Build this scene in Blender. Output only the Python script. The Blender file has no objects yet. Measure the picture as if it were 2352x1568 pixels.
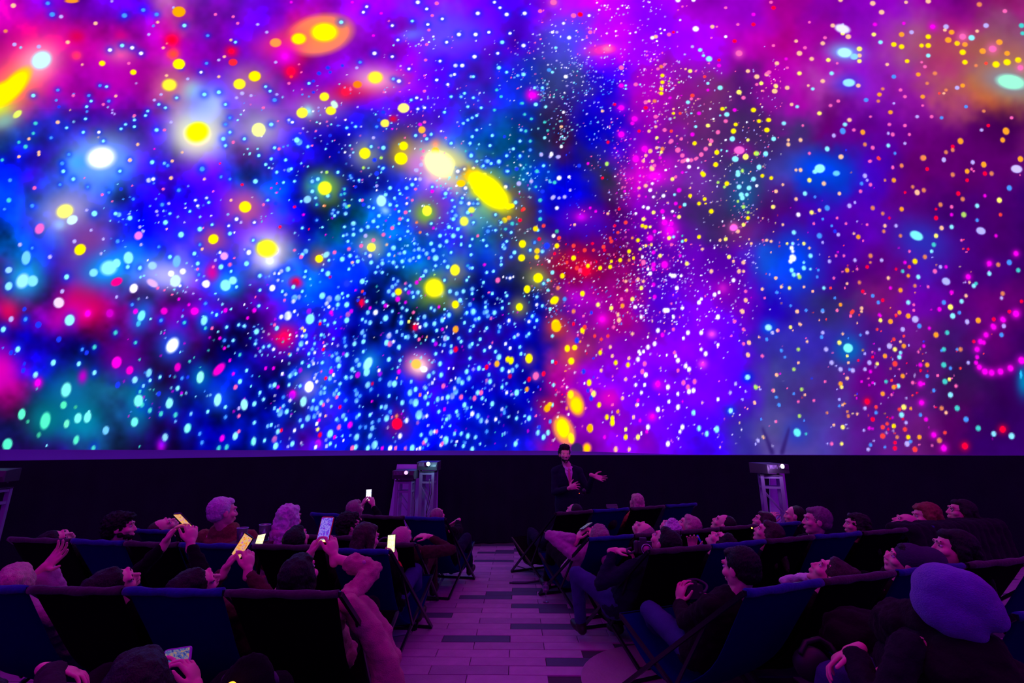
import bpy, bmesh, math, random
import numpy as np
from mathutils import Vector, Matrix, Quaternion

random.seed(7)
rng = np.random.default_rng(11)
scene = bpy.context.scene
COL = scene.collection
PI = math.pi

# ------------------------------------------------------------------ camera, exposure, world
W, H, F = 2352.0, 1568.0, 1045.0
PITCH, YAW, EYE = math.radians(13.77), math.radians(0.77), 1.6
cam_data = bpy.data.cameras.new('camera')
cam_data.sensor_width = 36.0
cam_data.lens = 36.0 * F / W
cam_data.clip_end = 200
cam = bpy.data.objects.new('camera', cam_data)
cam.location = (0, 0, EYE)
cam.rotation_euler = (math.radians(90) + PITCH, 0, YAW)
COL.objects.link(cam)
scene.camera = cam
scene.view_settings.view_transform = 'Standard'
scene.view_settings.look = 'None'
scene.view_settings.gamma = 1.0
scene.view_settings.exposure = 0.0
scene.view_settings.use_curve_mapping = False
world = bpy.data.worlds.new('world')
scene.world = world
world.use_nodes = True
world.node_tree.nodes['Background'].inputs[0].default_value = (0.0, 0.0, 0.0, 1)
world.node_tree.nodes['Background'].inputs[1].default_value = 0.0
scene.cycles.max_bounces = 5
scene.cycles.diffuse_bounces = 3
scene.cycles.sample_clamp_indirect = 4.0

CAM_R = cam.rotation_euler.to_matrix()
EYEV = Vector((0, 0, EYE))


def ray(px, py):
    return (CAM_R @ Vector(((px - W / 2) / F, -(py - H / 2) / F, -1.0))).normalized()


def at_z(px, py, z):
    d = ray(px, py)
    return EYEV + d * ((z - EYE) / d.z)


def at_y(px, py, y):
    d = ray(px, py)
    return EYEV + d * (y / d.y)


def at_plane(px, py, p0, n):
    d = ray(px, py)
    return EYEV + d * ((p0 - EYEV).dot(n) / d.dot(n))


# ------------------------------------------------------------------ object helpers
def tag(o, label=None, cat=None, group=None, kind=None):
    if label: o['label'] = label
    if cat: o['category'] = cat
    if group: o['group'] = group
    if kind: o['kind'] = kind
    return o


def link(name, me, m=None, parent=None, loc=None, smooth=True):
    o = bpy.data.objects.new(name, me)
    COL.objects.link(o)
    if m is not None:
        me.materials.clear()
        me.materials.append(m)
    if parent: o.parent = parent
    if loc is not None: o.location = loc
    if smooth and len(me.polygons):
        me.polygons.foreach_set('use_smooth', [True] * len(me.polygons))
    return o


def empty(name, loc=(0, 0, 0), rz=0.0, scale=1.0):
    o = bpy.data.objects.new(name, None)
    COL.objects.link(o)
    o.location = loc
    o.rotation_euler = (0, 0, rz)
    o.scale = (scale,) * 3
    return o


def sock(b, n, v):
    if n in b.inputs: b.inputs[n].default_value = v


MATS = {}


def mat(name, col, rough=0.7, metal=0.0, noise=0.0, scale=20.0, bump=0.0, bscale=60.0, sheen=0.0, spec=0.4,
        stretch=None):
    if name in MATS: return MATS[name]
    m = bpy.data.materials.new(name)
    m.use_nodes = True
    nt = m.node_tree
    b = nt.nodes['Principled BSDF']
    b.inputs['Base Color'].default_value = (*col, 1)
    b.inputs['Roughness'].default_value = rough
    b.inputs['Metallic'].default_value = metal
    sock(b, 'Specular IOR Level', spec)
    sock(b, 'Sheen Weight', sheen)
    tc = nt.nodes.new('ShaderNodeTexCoord')
    mp = nt.nodes.new('ShaderNodeMapping')
    if stretch: mp.inputs['Scale'].default_value = stretch
    nt.links.new(tc.outputs['Object'], mp.inputs['Vector'])
    if noise > 0:
        n = nt.nodes.new('ShaderNodeTexNoise')
        n.inputs['Scale'].default_value = scale
        n.inputs['Detail'].default_value = 5
        nt.links.new(mp.outputs['Vector'], n.inputs['Vector'])
        mx = nt.nodes.new('ShaderNodeMix')
        mx.data_type = 'RGBA'
        mx.inputs['A'].default_value = (*[c * (1 - noise) for c in col], 1)
        mx.inputs['B'].default_value = (*[min(1, c * (1 + noise)) for c in col], 1)
        nt.links.new(n.outputs['Fac'], mx.inputs['Factor'])
        nt.links.new(mx.outputs['Result'], b.inputs['Base Color'])
    if bump > 0:
        n2 = nt.nodes.new('ShaderNodeTexNoise')
        n2.inputs['Scale'].default_value = bscale
        n2.inputs['Detail'].default_value = 4
        nt.links.new(mp.outputs['Vector'], n2.inputs['Vector'])
        bp = nt.nodes.new('ShaderNodeBump')
        bp.inputs['Strength'].default_value = bump
        bp.inputs['Distance'].default_value = 0.01
        nt.links.new(n2.outputs['Fac'], bp.inputs['Height'])
        nt.links.new(bp.outputs['Normal'], b.inputs['Normal'])
    MATS[name] = m
    return m


def glow_mat(name, col, strength):
    if name in MATS: return MATS[name]
    m = bpy.data.materials.new(name)
    m.use_nodes = True
    nt = m.node_tree
    nt.nodes.clear()
    e = nt.nodes.new('ShaderNodeEmission')
    e.inputs[0].default_value = (*col, 1)
    e.inputs[1].default_value = strength
    o = nt.nodes.new('ShaderNodeOutputMaterial')
    nt.links.new(e.outputs[0], o.inputs[0])
    MATS[name] = m
    return m


# ------------------------------------------------------------------ mesh building (numpy / bmesh)
class MB:
    """collects closed shapes and makes ONE mesh of them"""
    def __init__(s):
        s.v, s.f = [], []

    def add(s, vs, fs):
        o = len(s.v)
        s.v += [tuple(p) for p in vs]
        s.f += [tuple(i + o for i in f) for f in fs]

    def box(s, c, size, R=None):
        c = Vector(c); hx, hy, hz = [k / 2 for k in size]
        vs = [Vector((x, y, z)) for x in (-hx, hx) for y in (-hy, hy) for z in (-hz, hz)]
        if R is not None: vs = [R @ v for v in vs]
        s.add([c + v for v in vs], [(0, 1, 3, 2), (4, 6, 7, 5), (0, 4, 5, 1), (2, 3, 7, 6), (0, 2, 6, 4), (1, 5, 7, 3)])

    def bar(s, p0, p1, w, h, up=(0, 0, 1)):
        p0, p1 = Vector(p0), Vector(p1)
        d = (p1 - p0); L = d.length; d.normalize()
        u = Vector(up); x = d.cross(u)
        if x.length < 1e-4: x = d.cross(Vector((1, 0, 0)))
        x.normalize(); u = x.cross(d)
        R = Matrix((x, d, u)).transposed()
        s.box((p0 + p1) / 2, (w, L, h), R)

    def tube(s, pts, r, n=8, closed=False, radii=None):
        pts = [Vector(p) for p in pts]
        m = len(pts); rings = []
        prev = None
        for i, p in enumerate(pts):
            if closed: d = pts[(i + 1) % m] - pts[i - 1]
            else: d = pts[min(i + 1, m - 1)] - pts[max(i - 1, 0)]
            d.normalize()
            if prev is None:
                a = d.cross(Vector((0, 0, 1)))
                if a.length < 0.05: a = d.cross(Vector((1, 0, 0)))
            else:
                a = prev - d * prev.dot(d)
            a.normalize(); prev = a
            b = d.cross(a)
            rr = radii[i] if radii else r
            rings.append([p + (a * math.cos(t) + b * math.sin(t)) * rr for t in [2 * PI * k / n for k in range(n)]])
        vs = [v for g in rings for v in g]
        fs = []
        for i in range(m if closed else m - 1):
            j = (i + 1) % m
            for k in range(n):
                k2 = (k + 1) % n
                fs.append((i * n + k, i * n + k2, j * n + k2, j * n + k))
        if not closed:
            fs.append(tuple(range(n))[::-1]); fs.append(tuple((m - 1) * n + k for k in range(n)))
        s.add(vs, fs)

    def capsule(s, p0, p1, r0, r1, n=12):
        p0, p1 = Vector(p0), Vector(p1)
        d = p1 - p0
        if d.length < 1e-5: d = Vector((0, 0, 1e-4))
        dn = d.normalized()
        pts, rad = [], []
        for t in (0.0, 0.35, 0.7):
            a = t * PI / 2 - PI / 2
            pts.append(p0 + dn * (r0 * math.sin(a))); rad.append(max(1e-3, r0 * math.cos(a)))
        pts.append(p0); rad.append(r0)
        pts.append(p0 + d); rad.append(r1)
        for t in (0.3, 0.65, 1.0):
            a = t * PI / 2
            pts.append(p1 + dn * (r1 * math.sin(a))); rad.append(max(1e-3, r1 * math.cos(a)))
        a = dn.cross(Vector((0, 0, 1)))
        if a.length < 0.05: a = dn.cross(Vector((1, 0, 0)))
        a.normalize(); b = dn.cross(a)
        vs = [p + (a * math.cos(q) + b * math.sin(q)) * r for p, r in zip(pts, rad) for q in [2 * PI * k / n for k in range(n)]]
        fs = [(i * n + k, i * n + (k + 1) % n, (i + 1) * n + (k + 1) % n, (i + 1) * n + k) for i in range(len(pts) - 1) for k in range(n)]
        fs.append(tuple(range(n))[::-1]); fs.append(tuple((len(pts) - 1) * n + k for k in range(n)))
        s.add(vs, fs)

    def ell(s, c, rad, R=None, n=16, m=10):
        c = Vector(c); vs = []
        for i in range(m + 1):
            th = PI * i / m
            th = min(max(th, 0.05), PI - 0.05)
            for k in range(n):
                ph = 2 * PI * k / n
                v = Vector((rad[0] * math.sin(th) * math.cos(ph), rad[1] * math.sin(th) * math.sin(ph), rad[2] * math.cos(th)))
                if R is not None: v = R @ v
                vs.append(c + v)
        fs = [((i + 1) * n + k, (i + 1) * n + (k + 1) % n, i * n + (k + 1) % n, i * n + k) for i in range(m) for k in range(n)]
        fs.append(tuple(range(n))); fs.append(tuple(m * n + k for k in range(n))[::-1])
        s.add(vs, fs)

    def lathe(s, prof, c=(0, 0, 0), n=20):
        c = Vector(c)
        vs = [c + Vector((r * math.cos(2 * PI * k / n), r * math.sin(2 * PI * k / n), z)) for r, z in prof for k in range(n)]
        m = len(prof)
        fs = [(i * n + k, i * n + (k + 1) % n, (i + 1) * n + (k + 1) % n, (i + 1) * n + k) for i in range(m - 1) for k in range(n)]
        fs.append(tuple(range(n))[::-1]); fs.append(tuple((m - 1) * n + k for k in range(n)))
        s.add(vs, fs)

    def mesh(s, name, origin=None):
        me = bpy.data.meshes.new(name)
        if origin is not None:
            o = origin
            s.v = [(x - o[0], y - o[1], z - o[2]) for x, y, z in s.v]
        me.from_pydata(s.v, [], s.f)
        me.update()
        return me

    def build(s, name, m, parent=None, smooth=False, origin=None, loc=None):
        return link(name, s.mesh(name, origin), m, parent, loc, smooth)


LIVE = []


def fuse(o, voxel, smooth=3, disp=0.0, dscale=0.1, dtype='CLOUDS'):
    """closed shapes of o's mesh become one continuous skin"""
    r = o.modifiers.new('r', 'REMESH'); r.mode = 'VOXEL'; r.voxel_size = voxel; r.use_smooth_shade = True
    if smooth:
        q = o.modifiers.new('s', 'SMOOTH'); q.factor = 0.5; q.iterations = smooth
    if disp:
        key = 'tx%g%s' % (dscale, dtype)
        t = bpy.data.textures.get(key) or bpy.data.textures.new(key, dtype)
        t.noise_scale = dscale
        q = o.modifiers.new('d', 'DISPLACE'); q.texture = t; q.strength = disp; q.mid_level = 0.5
        q.texture_coords = 'GLOBAL'
    LIVE.append(o)
    return o


def freeze():
    dg = bpy.context.evaluated_depsgraph_get()
    for o in LIVE:
        me = bpy.data.meshes.new_from_object(o.evaluated_get(dg))
        me.polygons.foreach_set('use_smooth', [True] * len(me.polygons))
        o.modifiers.clear()
        old = o.data; o.data = me
        bpy.data.meshes.remove(old)
# ------------------------------------------------------------------ the projected picture on the dome
def hx(s):
    return tuple(int(c, 16) * 17 for c in s)


GRID = """
a08 80a 60a 50a a48 619 60a a0d b0e a0f 70f 70f 50e d0f a0f 80f a0d 90c a09 80a 80b 90a 708 816 a28
c0a d07 b08 a0a a08 80a 60b a05 80c 90e 63f 70f 50d 43e c0f 90f a0e b0b a08 a0a 80c 93a a09 847 739
c38 b0a 909 908 c4a 50d 63a 80a 70b 70c 50e 41b 12c 338 20d a0b 727 517 b0b b3b 81b 819 a46 b53 a74
149 22b 50b 60c 30e 44e 61a 41b 10c 22b 32b 05d 059 415 00d 80c 627 426 427 607 609 607 506 405 615
01d 30a 06f 40e 50f 50d 04e 00a 007 12a 93d 06a 06b 00e 325 c0c 72a 326 43a 03d 40b 607 506 506 516
03f 14f 33d 00e 20f 30e 50c 009 057 05d 40c 169 315 00d 406 80c 427 225 507 40b 50a 507 407 406 306
06e 20c 22b 07f 43f 11e 33e 04c 02e 07d 07c 01a 225 704 605 50a 60b 50a 14d 409 507 41a 407 407 305
a08 70a b06 807 609 50a 60b 04e 01d 004 036 008 00b 90b b09 50d 80e 70c 20b 327 717 60a 507 607 506
00b 10a 007 307 304 009 309 40c 00a 02d 20a 30b 00b a27 80c 90f 80f 60f 32a 32a 418 618 417 506 306
a07 027 146 135 205 02b 009 15e 009 01d 30c 00a 00b a09 80c 60f 70f 50e 439 428 608 517 315 305 306
115 205 136 205 206 009 01b 409 01c 01c 00d 01e 11d 90a 80b 70f 40f 329 549 439 518 617 506 306 306
"""
G = np.array([[hx(c) for c in row.split()] for row in GRID.strip().split('\n')], float)   # 11 x 25 x 3


def vnoise(x, y, seed):
    r = np.random.default_rng(seed).random((64, 64))
    xi, yi = np.floor(x).astype(int), np.floor(y).astype(int)
    fx, fy = x - xi, y - yi
    fx = fx * fx * (3 - 2 * fx); fy = fy * fy * (3 - 2 * fy)
    a = r[yi % 64, xi % 64]; b = r[yi % 64, (xi + 1) % 64]
    c = r[(yi + 1) % 64, xi % 64]; d = r[(yi + 1) % 64, (xi + 1) % 64]
    return (a * (1 - fx) + b * fx) * (1 - fy) + (c * (1 - fx) + d * fx) * fy


def fbm(x, y, s, seed, oct=4):
    o = 0; a = 0.5
    for k in range(oct):
        o = o + a * (vnoise(x / s, y / s, seed + k) - 0.5) * 2
        s /= 2.1; a *= 0.55
    return o


def base_colour(px, py):
    wx = px + 75 * fbm(px, py, 150, 1) + 14 * fbm(px, py, 26, 21, 2)
    wy = py + 75 * fbm(px, py, 150, 9) + 14 * fbm(px, py, 26, 31, 2)
    gx = np.clip(wx / 100, 0, 23.999); gy = np.clip(wy / 100, 0, 9.999)
    xi, yi = gx.astype(int), gy.astype(int)
    fx, fy = (gx - xi)[..., None], (gy - yi)[..., None]
    fx = fx * fx * (3 - 2 * fx); fy = fy * fy * (3 - 2 * fy)
    c = (G[yi, xi] * (1 - fx) + G[yi, xi + 1] * fx) * (1 - fy) + (G[yi + 1, xi] * (1 - fx) + G[yi + 1, xi + 1] * fx) * fy
    amp = 0.18 + 0.62 * np.clip((1500 - px) / 500, 0, 1) * (0.3 + 0.7 * np.clip((py - 180) / 200, 0, 1))
    m = 1 + amp * (1.1 * fbm(px, py, 95, 41) + 0.35 * fbm(px, py, 34, 51, 2)) - 0.06 * (px < 1300) * (py > 250)
    c = c * np.clip(m, 0.25, 1.5)[..., None]
    sat = (np.clip(0.5 + fbm(px, py, 120, 61), 0, 1))[..., None]
    left = np.clip((1250 - px) / 200, 0, 1)[..., None]
    c[..., 2:3] = c[..., 2:3] * (1 + 0.25 * sat * left)
    c[..., 1:2] = c[..., 1:2] * (1 + 0.3 * sat)
    return np.clip(c, 0, 255)


PAL = dict(w=(245, 245, 255), c=(150, 242, 255), b=(75, 165, 255), t=(70, 225, 220), y=(255, 238, 0), Y=(255, 248, 120),
           o=(255, 178, 40), p=(255, 214, 165), r=(255, 0, 62), R=(255, 70, 60), m=(240, 0, 235), k=(255, 110, 200),
           v=(200, 190, 255), B=(30, 60, 255), g=(190, 235, 110), O=(235, 140, 90), d=(20, 0, 90), G=(60, 200, 160))

# x, y, rx, ry, angle(deg, image clockwise), colour, alpha, kind  (g = soft glow, d = disc)
BIG = [
 (60,150,120,70,-40,(235,0,150),.75,'g'),(35,195,85,45,-45,(255,140,90),.95,'g'),(30,200,56,22,-48,(255,232,0),1,'d'),(5,215,34,24,-40,(255,232,0),1,'d'),(0,250,30,22,-30,(225,235,60),.9,'g'),
 (95,138,24,20,-30,(215,245,250),1,'d'),(90,140,40,34,-30,(235,190,240),.7,'g'),(40,262,12,7,-40,(230,240,110),1,'d'),(10,278,30,16,-20,(130,200,190),.7,'g'),
 (735,80,70,42,-12,(255,140,110),1,'e'),(745,74,30,21,0,(255,250,0),1,'d'),(730,78,60,30,-10,(255,160,60),.7,'g'),(686,89,17,13,0,(255,240,0),1,'d'),(640,100,50,26,-12,(230,40,130),.8,'g'),(633,98,13,10,0,(255,160,80),1,'d'),
 (655,130,24,24,0,(235,0,240),.9,'g'),(668,165,14,14,0,(255,0,70),.95,'g'),(451,303,58,54,0,(250,245,235),1,'g'),(451,303,40,38,0,(252,250,190),.8,'g'),(453,303,26,22,-20,(255,250,0),1,'d'),
 (487,238,22,26,10,(245,250,215),.95,'g'),(470,262,30,22,-30,(225,235,255),.8,'g'),(440,208,22,20,0,(150,235,250),.95,'g'),(470,225,55,40,-20,(110,150,255),.6,'g'),(395,195,40,34,0,(235,130,130),.55,'g'),(389,195,17,14,0,(245,240,60),1,'d'),(411,147,14,12,0,(255,245,0),1,'d'),
 (411,27,15,12,0,(255,180,0),1,'d'),(165,2,16,5,0,(255,160,40),1,'d'),(228,365,60,44,-15,(245,252,250),1,'g'),(232,362,34,26,-10,(245,250,235),.95,'d'),(178,373,20,18,0,(110,215,255),.95,'g'),(225,370,100,60,-20,(40,130,255),.55,'g'),
 (598,298,50,44,0,(190,190,230),.75,'g'),(594,298,16,16,0,(245,250,170),1,'d'),(585,175,14,12,0,(255,235,0),1,'d'),(550,193,14,12,0,(255,240,40),1,'d'),(570,185,45,35,0,(230,140,150),.5,'g'),
 (820,205,85,22,-14,(225,0,70),.85,'g'),(793,212,12,12,0,(255,0,50),.95,'g'),(862,182,50,27,5,(240,170,225),.85,'g'),(862,178,17,14,0,(255,245,60),1,'d'),(821,194,10,8,0,(255,140,20),1,'d'),
 (725,250,62,32,0,(170,120,200),.75,'g'),(745,222,11,10,0,(250,240,40),1,'d'),(694,259,13,12,0,(252,245,70),1,'d'),(760,254,12,10,0,(252,240,40),1,'d'),(768,240,10,7,50,(220,240,230),1,'d'),(708,255,10,12,-30,(160,230,240),.9,'g'),
 (927,248,13,11,0,(255,250,140),1,'d'),(884,283,10,9,0,(255,240,90),1,'d'),(903,273,9,7,0,(255,0,60),1,'g'),(969,298,8,8,0,(255,200,60),1,'d'),(940,330,50,50,0,(90,40,90),.6,'g'),
 (838,352,32,32,0,(150,160,140),.8,'g'),(838,352,13,13,0,(245,240,20),1,'d'),(923,352,26,30,0,(190,165,20),.85,'g'),(927,335,10,10,0,(250,240,0),1,'d'),(921,364,15,14,20,(255,245,0),1,'d'),(1000,347,9,9,0,(245,220,30),1,'d'),(1000,332,9,10,0,(240,60,60),.9,'g'),
 (1012,378,58,40,30,(250,250,225),1,'g'),(1015,370,34,26,10,(250,250,140),.9,'g'),(960,378,26,26,0,(220,120,235),.7,'g'),(1008,376,38,27,28,(252,252,205),1,'d'),(1120,440,80,42,42,(215,215,60),.8,'g'),(1122,437,64,30,42,(255,248,0),1,'d'),(1080,398,20,14,20,(255,165,30),.95,'g'),(1059,421,10,8,0,(255,225,0),1,'d'),(1168,474,7,7,0,(255,240,0),1,'d'),
 (746,432,36,34,0,(130,190,70),.9,'g'),(727,425,20,20,0,(60,220,190),.7,'g'),(746,432,16,16,0,(240,245,40),1,'d'),(706,458,9,8,-40,(150,225,255),1,'d'),(980,485,36,34,0,(120,80,140),.8,'g'),(978,490,22,22,0,(130,210,40),.8,'g'),(981,484,11,12,0,(245,250,60),1,'d'),
 (876,462,22,20,0,(70,150,255),.8,'g'),(876,461,11,13,0,(190,240,255),1,'d'),(885,483,9,8,0,(150,215,255),1,'g'),(1072,495,34,36,20,(120,200,190),.7,'g'),(1066,508,10,11,0,(235,240,90),1,'d'),(1083,482,8,7,0,(230,240,90),1,'d'),
 (563,475,42,38,0,(205,90,150),.85,'g'),(563,475,14,13,0,(255,240,10),1,'d'),(152,487,60,46,-20,(170,165,225),.95,'g'),(149,485,20,16,-20,(255,250,135),1,'d'),(166,505,13,10,-30,(225,250,250),1,'d'),(138,516,12,10,0,(160,210,255),.9,'g'),
 (184,573,14,12,-40,(255,240,0),1,'d'),(178,585,12,8,-35,(150,230,200),.95,'g'),(200,560,52,46,-40,(150,55,130),.75,'g'),(170,600,40,30,-30,(90,60,190),.6,'g'),(490,549,34,32,0,(170,70,150),.85,'g'),(490,549,12,11,-30,(255,242,0),1,'d'),
 (614,575,50,46,0,(225,215,235),.95,'g'),(612,570,24,20,0,(255,248,40),1,'d'),(620,600,14,12,0,(240,245,255),.95,'g'),(632,575,10,10,0,(255,255,255),.9,'g'),(733,594,22,22,0,(150,90,110),.8,'g'),(733,594,9,9,0,(255,245,10),1,'d'),(749,585,9,6,-40,(160,230,235),1,'d'),
 (853,568,26,26,0,(170,190,190),.85,'g'),(853,568,10,10,0,(250,248,90),1,'d'),(997,663,38,36,0,(150,170,30),.9,'g'),(997,661,22,22,0,(252,245,20),1,'d'),(1010,672,9,7,0,(220,235,210),.9,'g'),(1045,620,30,28,0,(130,110,130),.85,'g'),(1045,620,11,13,0,(252,245,40),1,'d'),
 (1046,699,18,18,0,(150,140,140),.8,'g'),(1046,699,8,9,0,(252,245,0),1,'d'),(915,670,14,14,0,(140,100,150),.7,'g'),(915,670,8,8,0,(252,235,0),1,'d'),(1193,705,20,22,0,(130,130,90),.8,'g'),(1193,705,8,9,0,(240,245,0),1,'d'),(1236,638,26,24,0,(150,160,90),.85,'g'),(1236,638,11,10,0,(245,245,0),1,'d'),
 (1211,664,7,9,0,(252,245,0),1,'d'),(1274,688,20,20,0,(120,70,90),.8,'g'),(1275,688,9,7,-30,(255,240,0),1,'d'),(1200,560,8,9,0,(255,240,0),1,'d'),(1198,592,8,8,0,(245,240,0),1,'d'),(1230,525,6,6,0,(250,230,0),1,'d'),(1234,576,6,6,0,(255,225,20),1,'d'),(1225,572,40,28,0,(110,130,110),.7,'g'),
 (1278,750,26,26,0,(210,60,60),.85,'g'),(1278,750,11,12,0,(255,215,0),1,'d'),(1215,823,14,18,0,(110,60,140),.8,'g'),(1215,823,8,11,0,(255,245,0),1,'d'),(1312,812,14,30,0,(215,70,90),.85,'g'),(1303,800,6,8,0,(255,240,0),1,'d'),(1320,798,6,6,0,(255,240,0),1,'d'),(1312,829,7,8,0,(255,240,0),1,'d'),
 (1174,828,6,9,10,(240,240,0),1,'d'),(1142,835,5,7,0,(255,200,40),1,'d'),(960,838,30,26,0,(235,60,140),.9,'g'),(962,840,20,18,20,(250,235,240),1,'g'),(956,836,11,11,0,(255,215,90),1,'d'),(974,848,8,7,0,(245,250,250),1,'d'),
 (1322,925,18,30,-20,(255,150,80),.9,'e'),(1324,930,14,20,-15,(255,230,0),1,'d'),(1311,906,7,10,0,(255,235,20),1,'d'),(1295,988,22,34,-25,(255,160,90),.95,'e'),(1293,983,15,24,-15,(255,240,0),1,'d'),(1312,1006,7,13,-10,(255,240,20),1,'d'),(1348,1029,10,12,0,(255,140,90),.9,'e'),(1348,1029,7,9,0,(255,225,0),1,'d'),
 (1257,937,7,9,20,(255,195,0),1,'d'),(1263,928,5,5,0,(255,215,20),1,'d'),(1354,983,6,8,0,(255,190,0),1,'d'),(1257,932,20,20,0,(200,20,90),.7,'g'),
 (188,693,38,42,0,(255,0,80),.95,'g'),(195,690,24,26,0,(255,0,60),.9,'g'),(160,720,50,26,-30,(230,0,190),.7,'g'),(135,695,12,12,-30,(235,225,245),1,'d'),(650,771,30,30,0,(200,0,110),.8,'g'),(651,770,17,17,0,(255,0,100),.95,'g'),(913,973,26,30,0,(150,0,90),.8,'g'),(912,973,12,13,0,(255,0,70),1,'d'),
 (20,712,22,26,0,(230,0,90),.9,'g'),(2,850,36,50,0,(225,0,190),.95,'g'),(268,647,14,9,-25,(255,0,150),.95,'d'),(395,92,15,13,0,(255,0,50),.9,'g'),(398,124,13,11,0,(255,80,60),.95,'g'),(532,118,13,12,0,(250,0,70),.9,'g'),(535,143,10,8,0,(255,40,60),1,'d'),(177,84,17,13,0,(225,0,90),.85,'g'),(176,128,10,9,0,(255,60,110),.95,'g'),(277,82,14,12,0,(215,0,140),.8,'g'),
 (680,650,12,10,0,(255,0,190),1,'g'),(233,648,90,50,0,(130,0,120),.5,'g'),
 (275,125,30,22,0,(250,110,180),.8,'g'),(270,170,60,36,0,(215,0,200),.5,'g'),(58,640,44,38,-50,(30,170,255),.9,'g'),(52,645,14,18,30,(165,235,250),1,'d'),(75,645,12,13,20,(140,230,245),1,'d'),(60,592,10,16,10,(120,220,250),1,'d'),(20,657,8,10,25,(150,230,250),1,'d'),(20,620,8,7,-30,(160,225,255),1,'d'),
 (255,615,62,34,-18,(10,165,255),.95,'g'),(250,615,20,17,-20,(150,240,250),.95,'d'),(295,592,11,14,0,(150,235,250),1,'d'),(215,626,10,9,-30,(140,230,245),1,'d'),(268,604,9,10,0,(150,240,250),1,'d'),(385,628,62,34,0,(120,130,255),.9,'g'),(385,635,46,22,10,(195,190,245),.8,'g'),(350,610,10,9,0,(170,225,250),1,'d'),(403,645,12,14,20,(220,240,255),1,'d'),(393,628,7,7,0,(245,245,255),1,'d'),(420,623,7,7,0,(245,240,255),1,'d'),(406,600,9,14,10,(120,200,255),.9,'d'),(350,650,14,8,30,(230,190,240),1,'d'),
 (522,650,34,30,0,(20,140,255),.95,'g'),(518,655,12,13,0,(150,240,250),1,'d'),(535,644,9,9,0,(160,240,250),1,'d'),(488,625,14,20,20,(245,0,160),.85,'g'),(307,662,9,11,25,(250,245,255),1,'d'),(474,652,8,9,10,(250,240,255),1,'d'),
 (395,793,30,34,20,(30,80,240),.9,'g'),(396,793,13,19,30,(245,252,255),1,'d'),(160,735,11,13,20,(160,240,245),1,'d'),(709,886,28,28,0,(120,110,250),.85,'g'),(710,888,10,13,15,(255,255,255),1,'d'),(697,922,7,12,12,(170,240,255),1,'d'),
 (325,725,22,34,20,(10,110,230),.8,'g'),(325,725,8,13,20,(130,240,250),1,'d'),(318,743,5,7,20,(70,200,235),1,'d'),(470,735,16,24,10,(0,90,230),.8,'g'),(469,736,7,11,15,(150,240,250),1,'d'),(845,835,24,28,20,(20,160,255),.85,'g'),(845,835,9,16,25,(170,240,250),1,'d'),(842,856,6,8,20,(150,235,250),1,'d'),
 (155,900,60,44,-40,(10,110,170),.85,'g'),(152,895,11,17,15,(130,250,240),1,'d'),(146,930,7,9,15,(90,240,205),1,'d'),(104,966,11,20,14,(90,250,215),1,'d'),(104,966,40,40,0,(0,130,140),.8,'g'),(50,951,8,13,12,(100,245,220),1,'d'),(17,1020,11,14,20,(90,235,215),1,'d'),(179,960,8,12,15,(130,245,240),1,'d'),(201,958,8,13,15,(130,245,240),1,'d'),(188,968,44,38,0,(0,150,190),.8,'g'),(153,973,6,10,15,(120,240,220),1,'d'),(175,1010,6,11,18,(90,235,215),1,'d'),(243,988,7,10,15,(120,215,250),1,'d'),
 (318,920,10,14,10,(130,245,235),1,'d'),(318,930,28,56,6,(0,130,190),.8,'g'),(309,969,8,11,12,(120,245,235),1,'d'),(310,872,6,8,15,(150,230,245),1,'d'),(342,856,6,10,15,(130,225,245),1,'d'),(389,926,8,12,15,(150,240,250),1,'d'),(389,926,20,26,0,(0,80,200),.7,'g'),(460,866,8,14,10,(160,250,235),1,'d'),(460,866,20,26,0,(0,110,210),.8,'g'),(500,918,8,15,10,(170,245,245),1,'d'),(500,918,26,24,0,(20,90,250),.7,'g'),(561,929,8,13,0,(170,245,250),1,'d'),(430,983,6,10,12,(150,240,250),1,'d'),(379,1004,6,9,5,(150,225,240),1,'d'),(371,1022,9,14,10,(190,0,240),.95,'g'),(540,1001,5,9,10,(160,240,245),1,'d'),(583,1013,4,10,0,(150,250,240),1,'d'),
 (268,832,11,14,20,(245,0,230),1,'d'),(275,820,40,36,0,(130,0,130),.6,'g'),(298,850,8,10,20,(240,0,220),1,'d'),(408,843,7,10,15,(230,0,210),1,'d'),(503,848,9,18,42,(245,0,220),1,'d'),(190,864,9,14,10,(200,0,210),.95,'g'),(87,878,8,12,10,(210,0,200),.95,'g'),(447,714,9,8,0,(250,0,235),1,'d'),(377,714,8,8,0,(235,0,225),1,'d'),(252,719,8,9,20,(215,0,215),1,'d'),
 (91,525,10,13,30,(235,110,225),1,'d'),(318,541,9,10,40,(240,130,235),1,'d'),(515,588,9,9,0,(235,170,240),1,'d'),
 (2210,115,150,48,8,(175,95,70),.65,'g'),(2320,150,60,36,0,(190,120,90),.6,'g'),(1935,66,18,10,15,(230,230,255),1,'d'),(1940,120,34,18,5,(120,190,255),.8,'g'),(1940,121,17,11,5,(190,245,255),1,'d'),(1962,130,9,7,0,(150,225,235),1,'d'),(2322,188,34,17,10,(165,245,225),1,'d'),(2320,190,60,30,15,(120,150,190),.7,'g'),(1950,190,14,9,0,(160,230,255),1,'d'),(1945,192,30,20,0,(50,60,240),.6,'g'),
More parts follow.
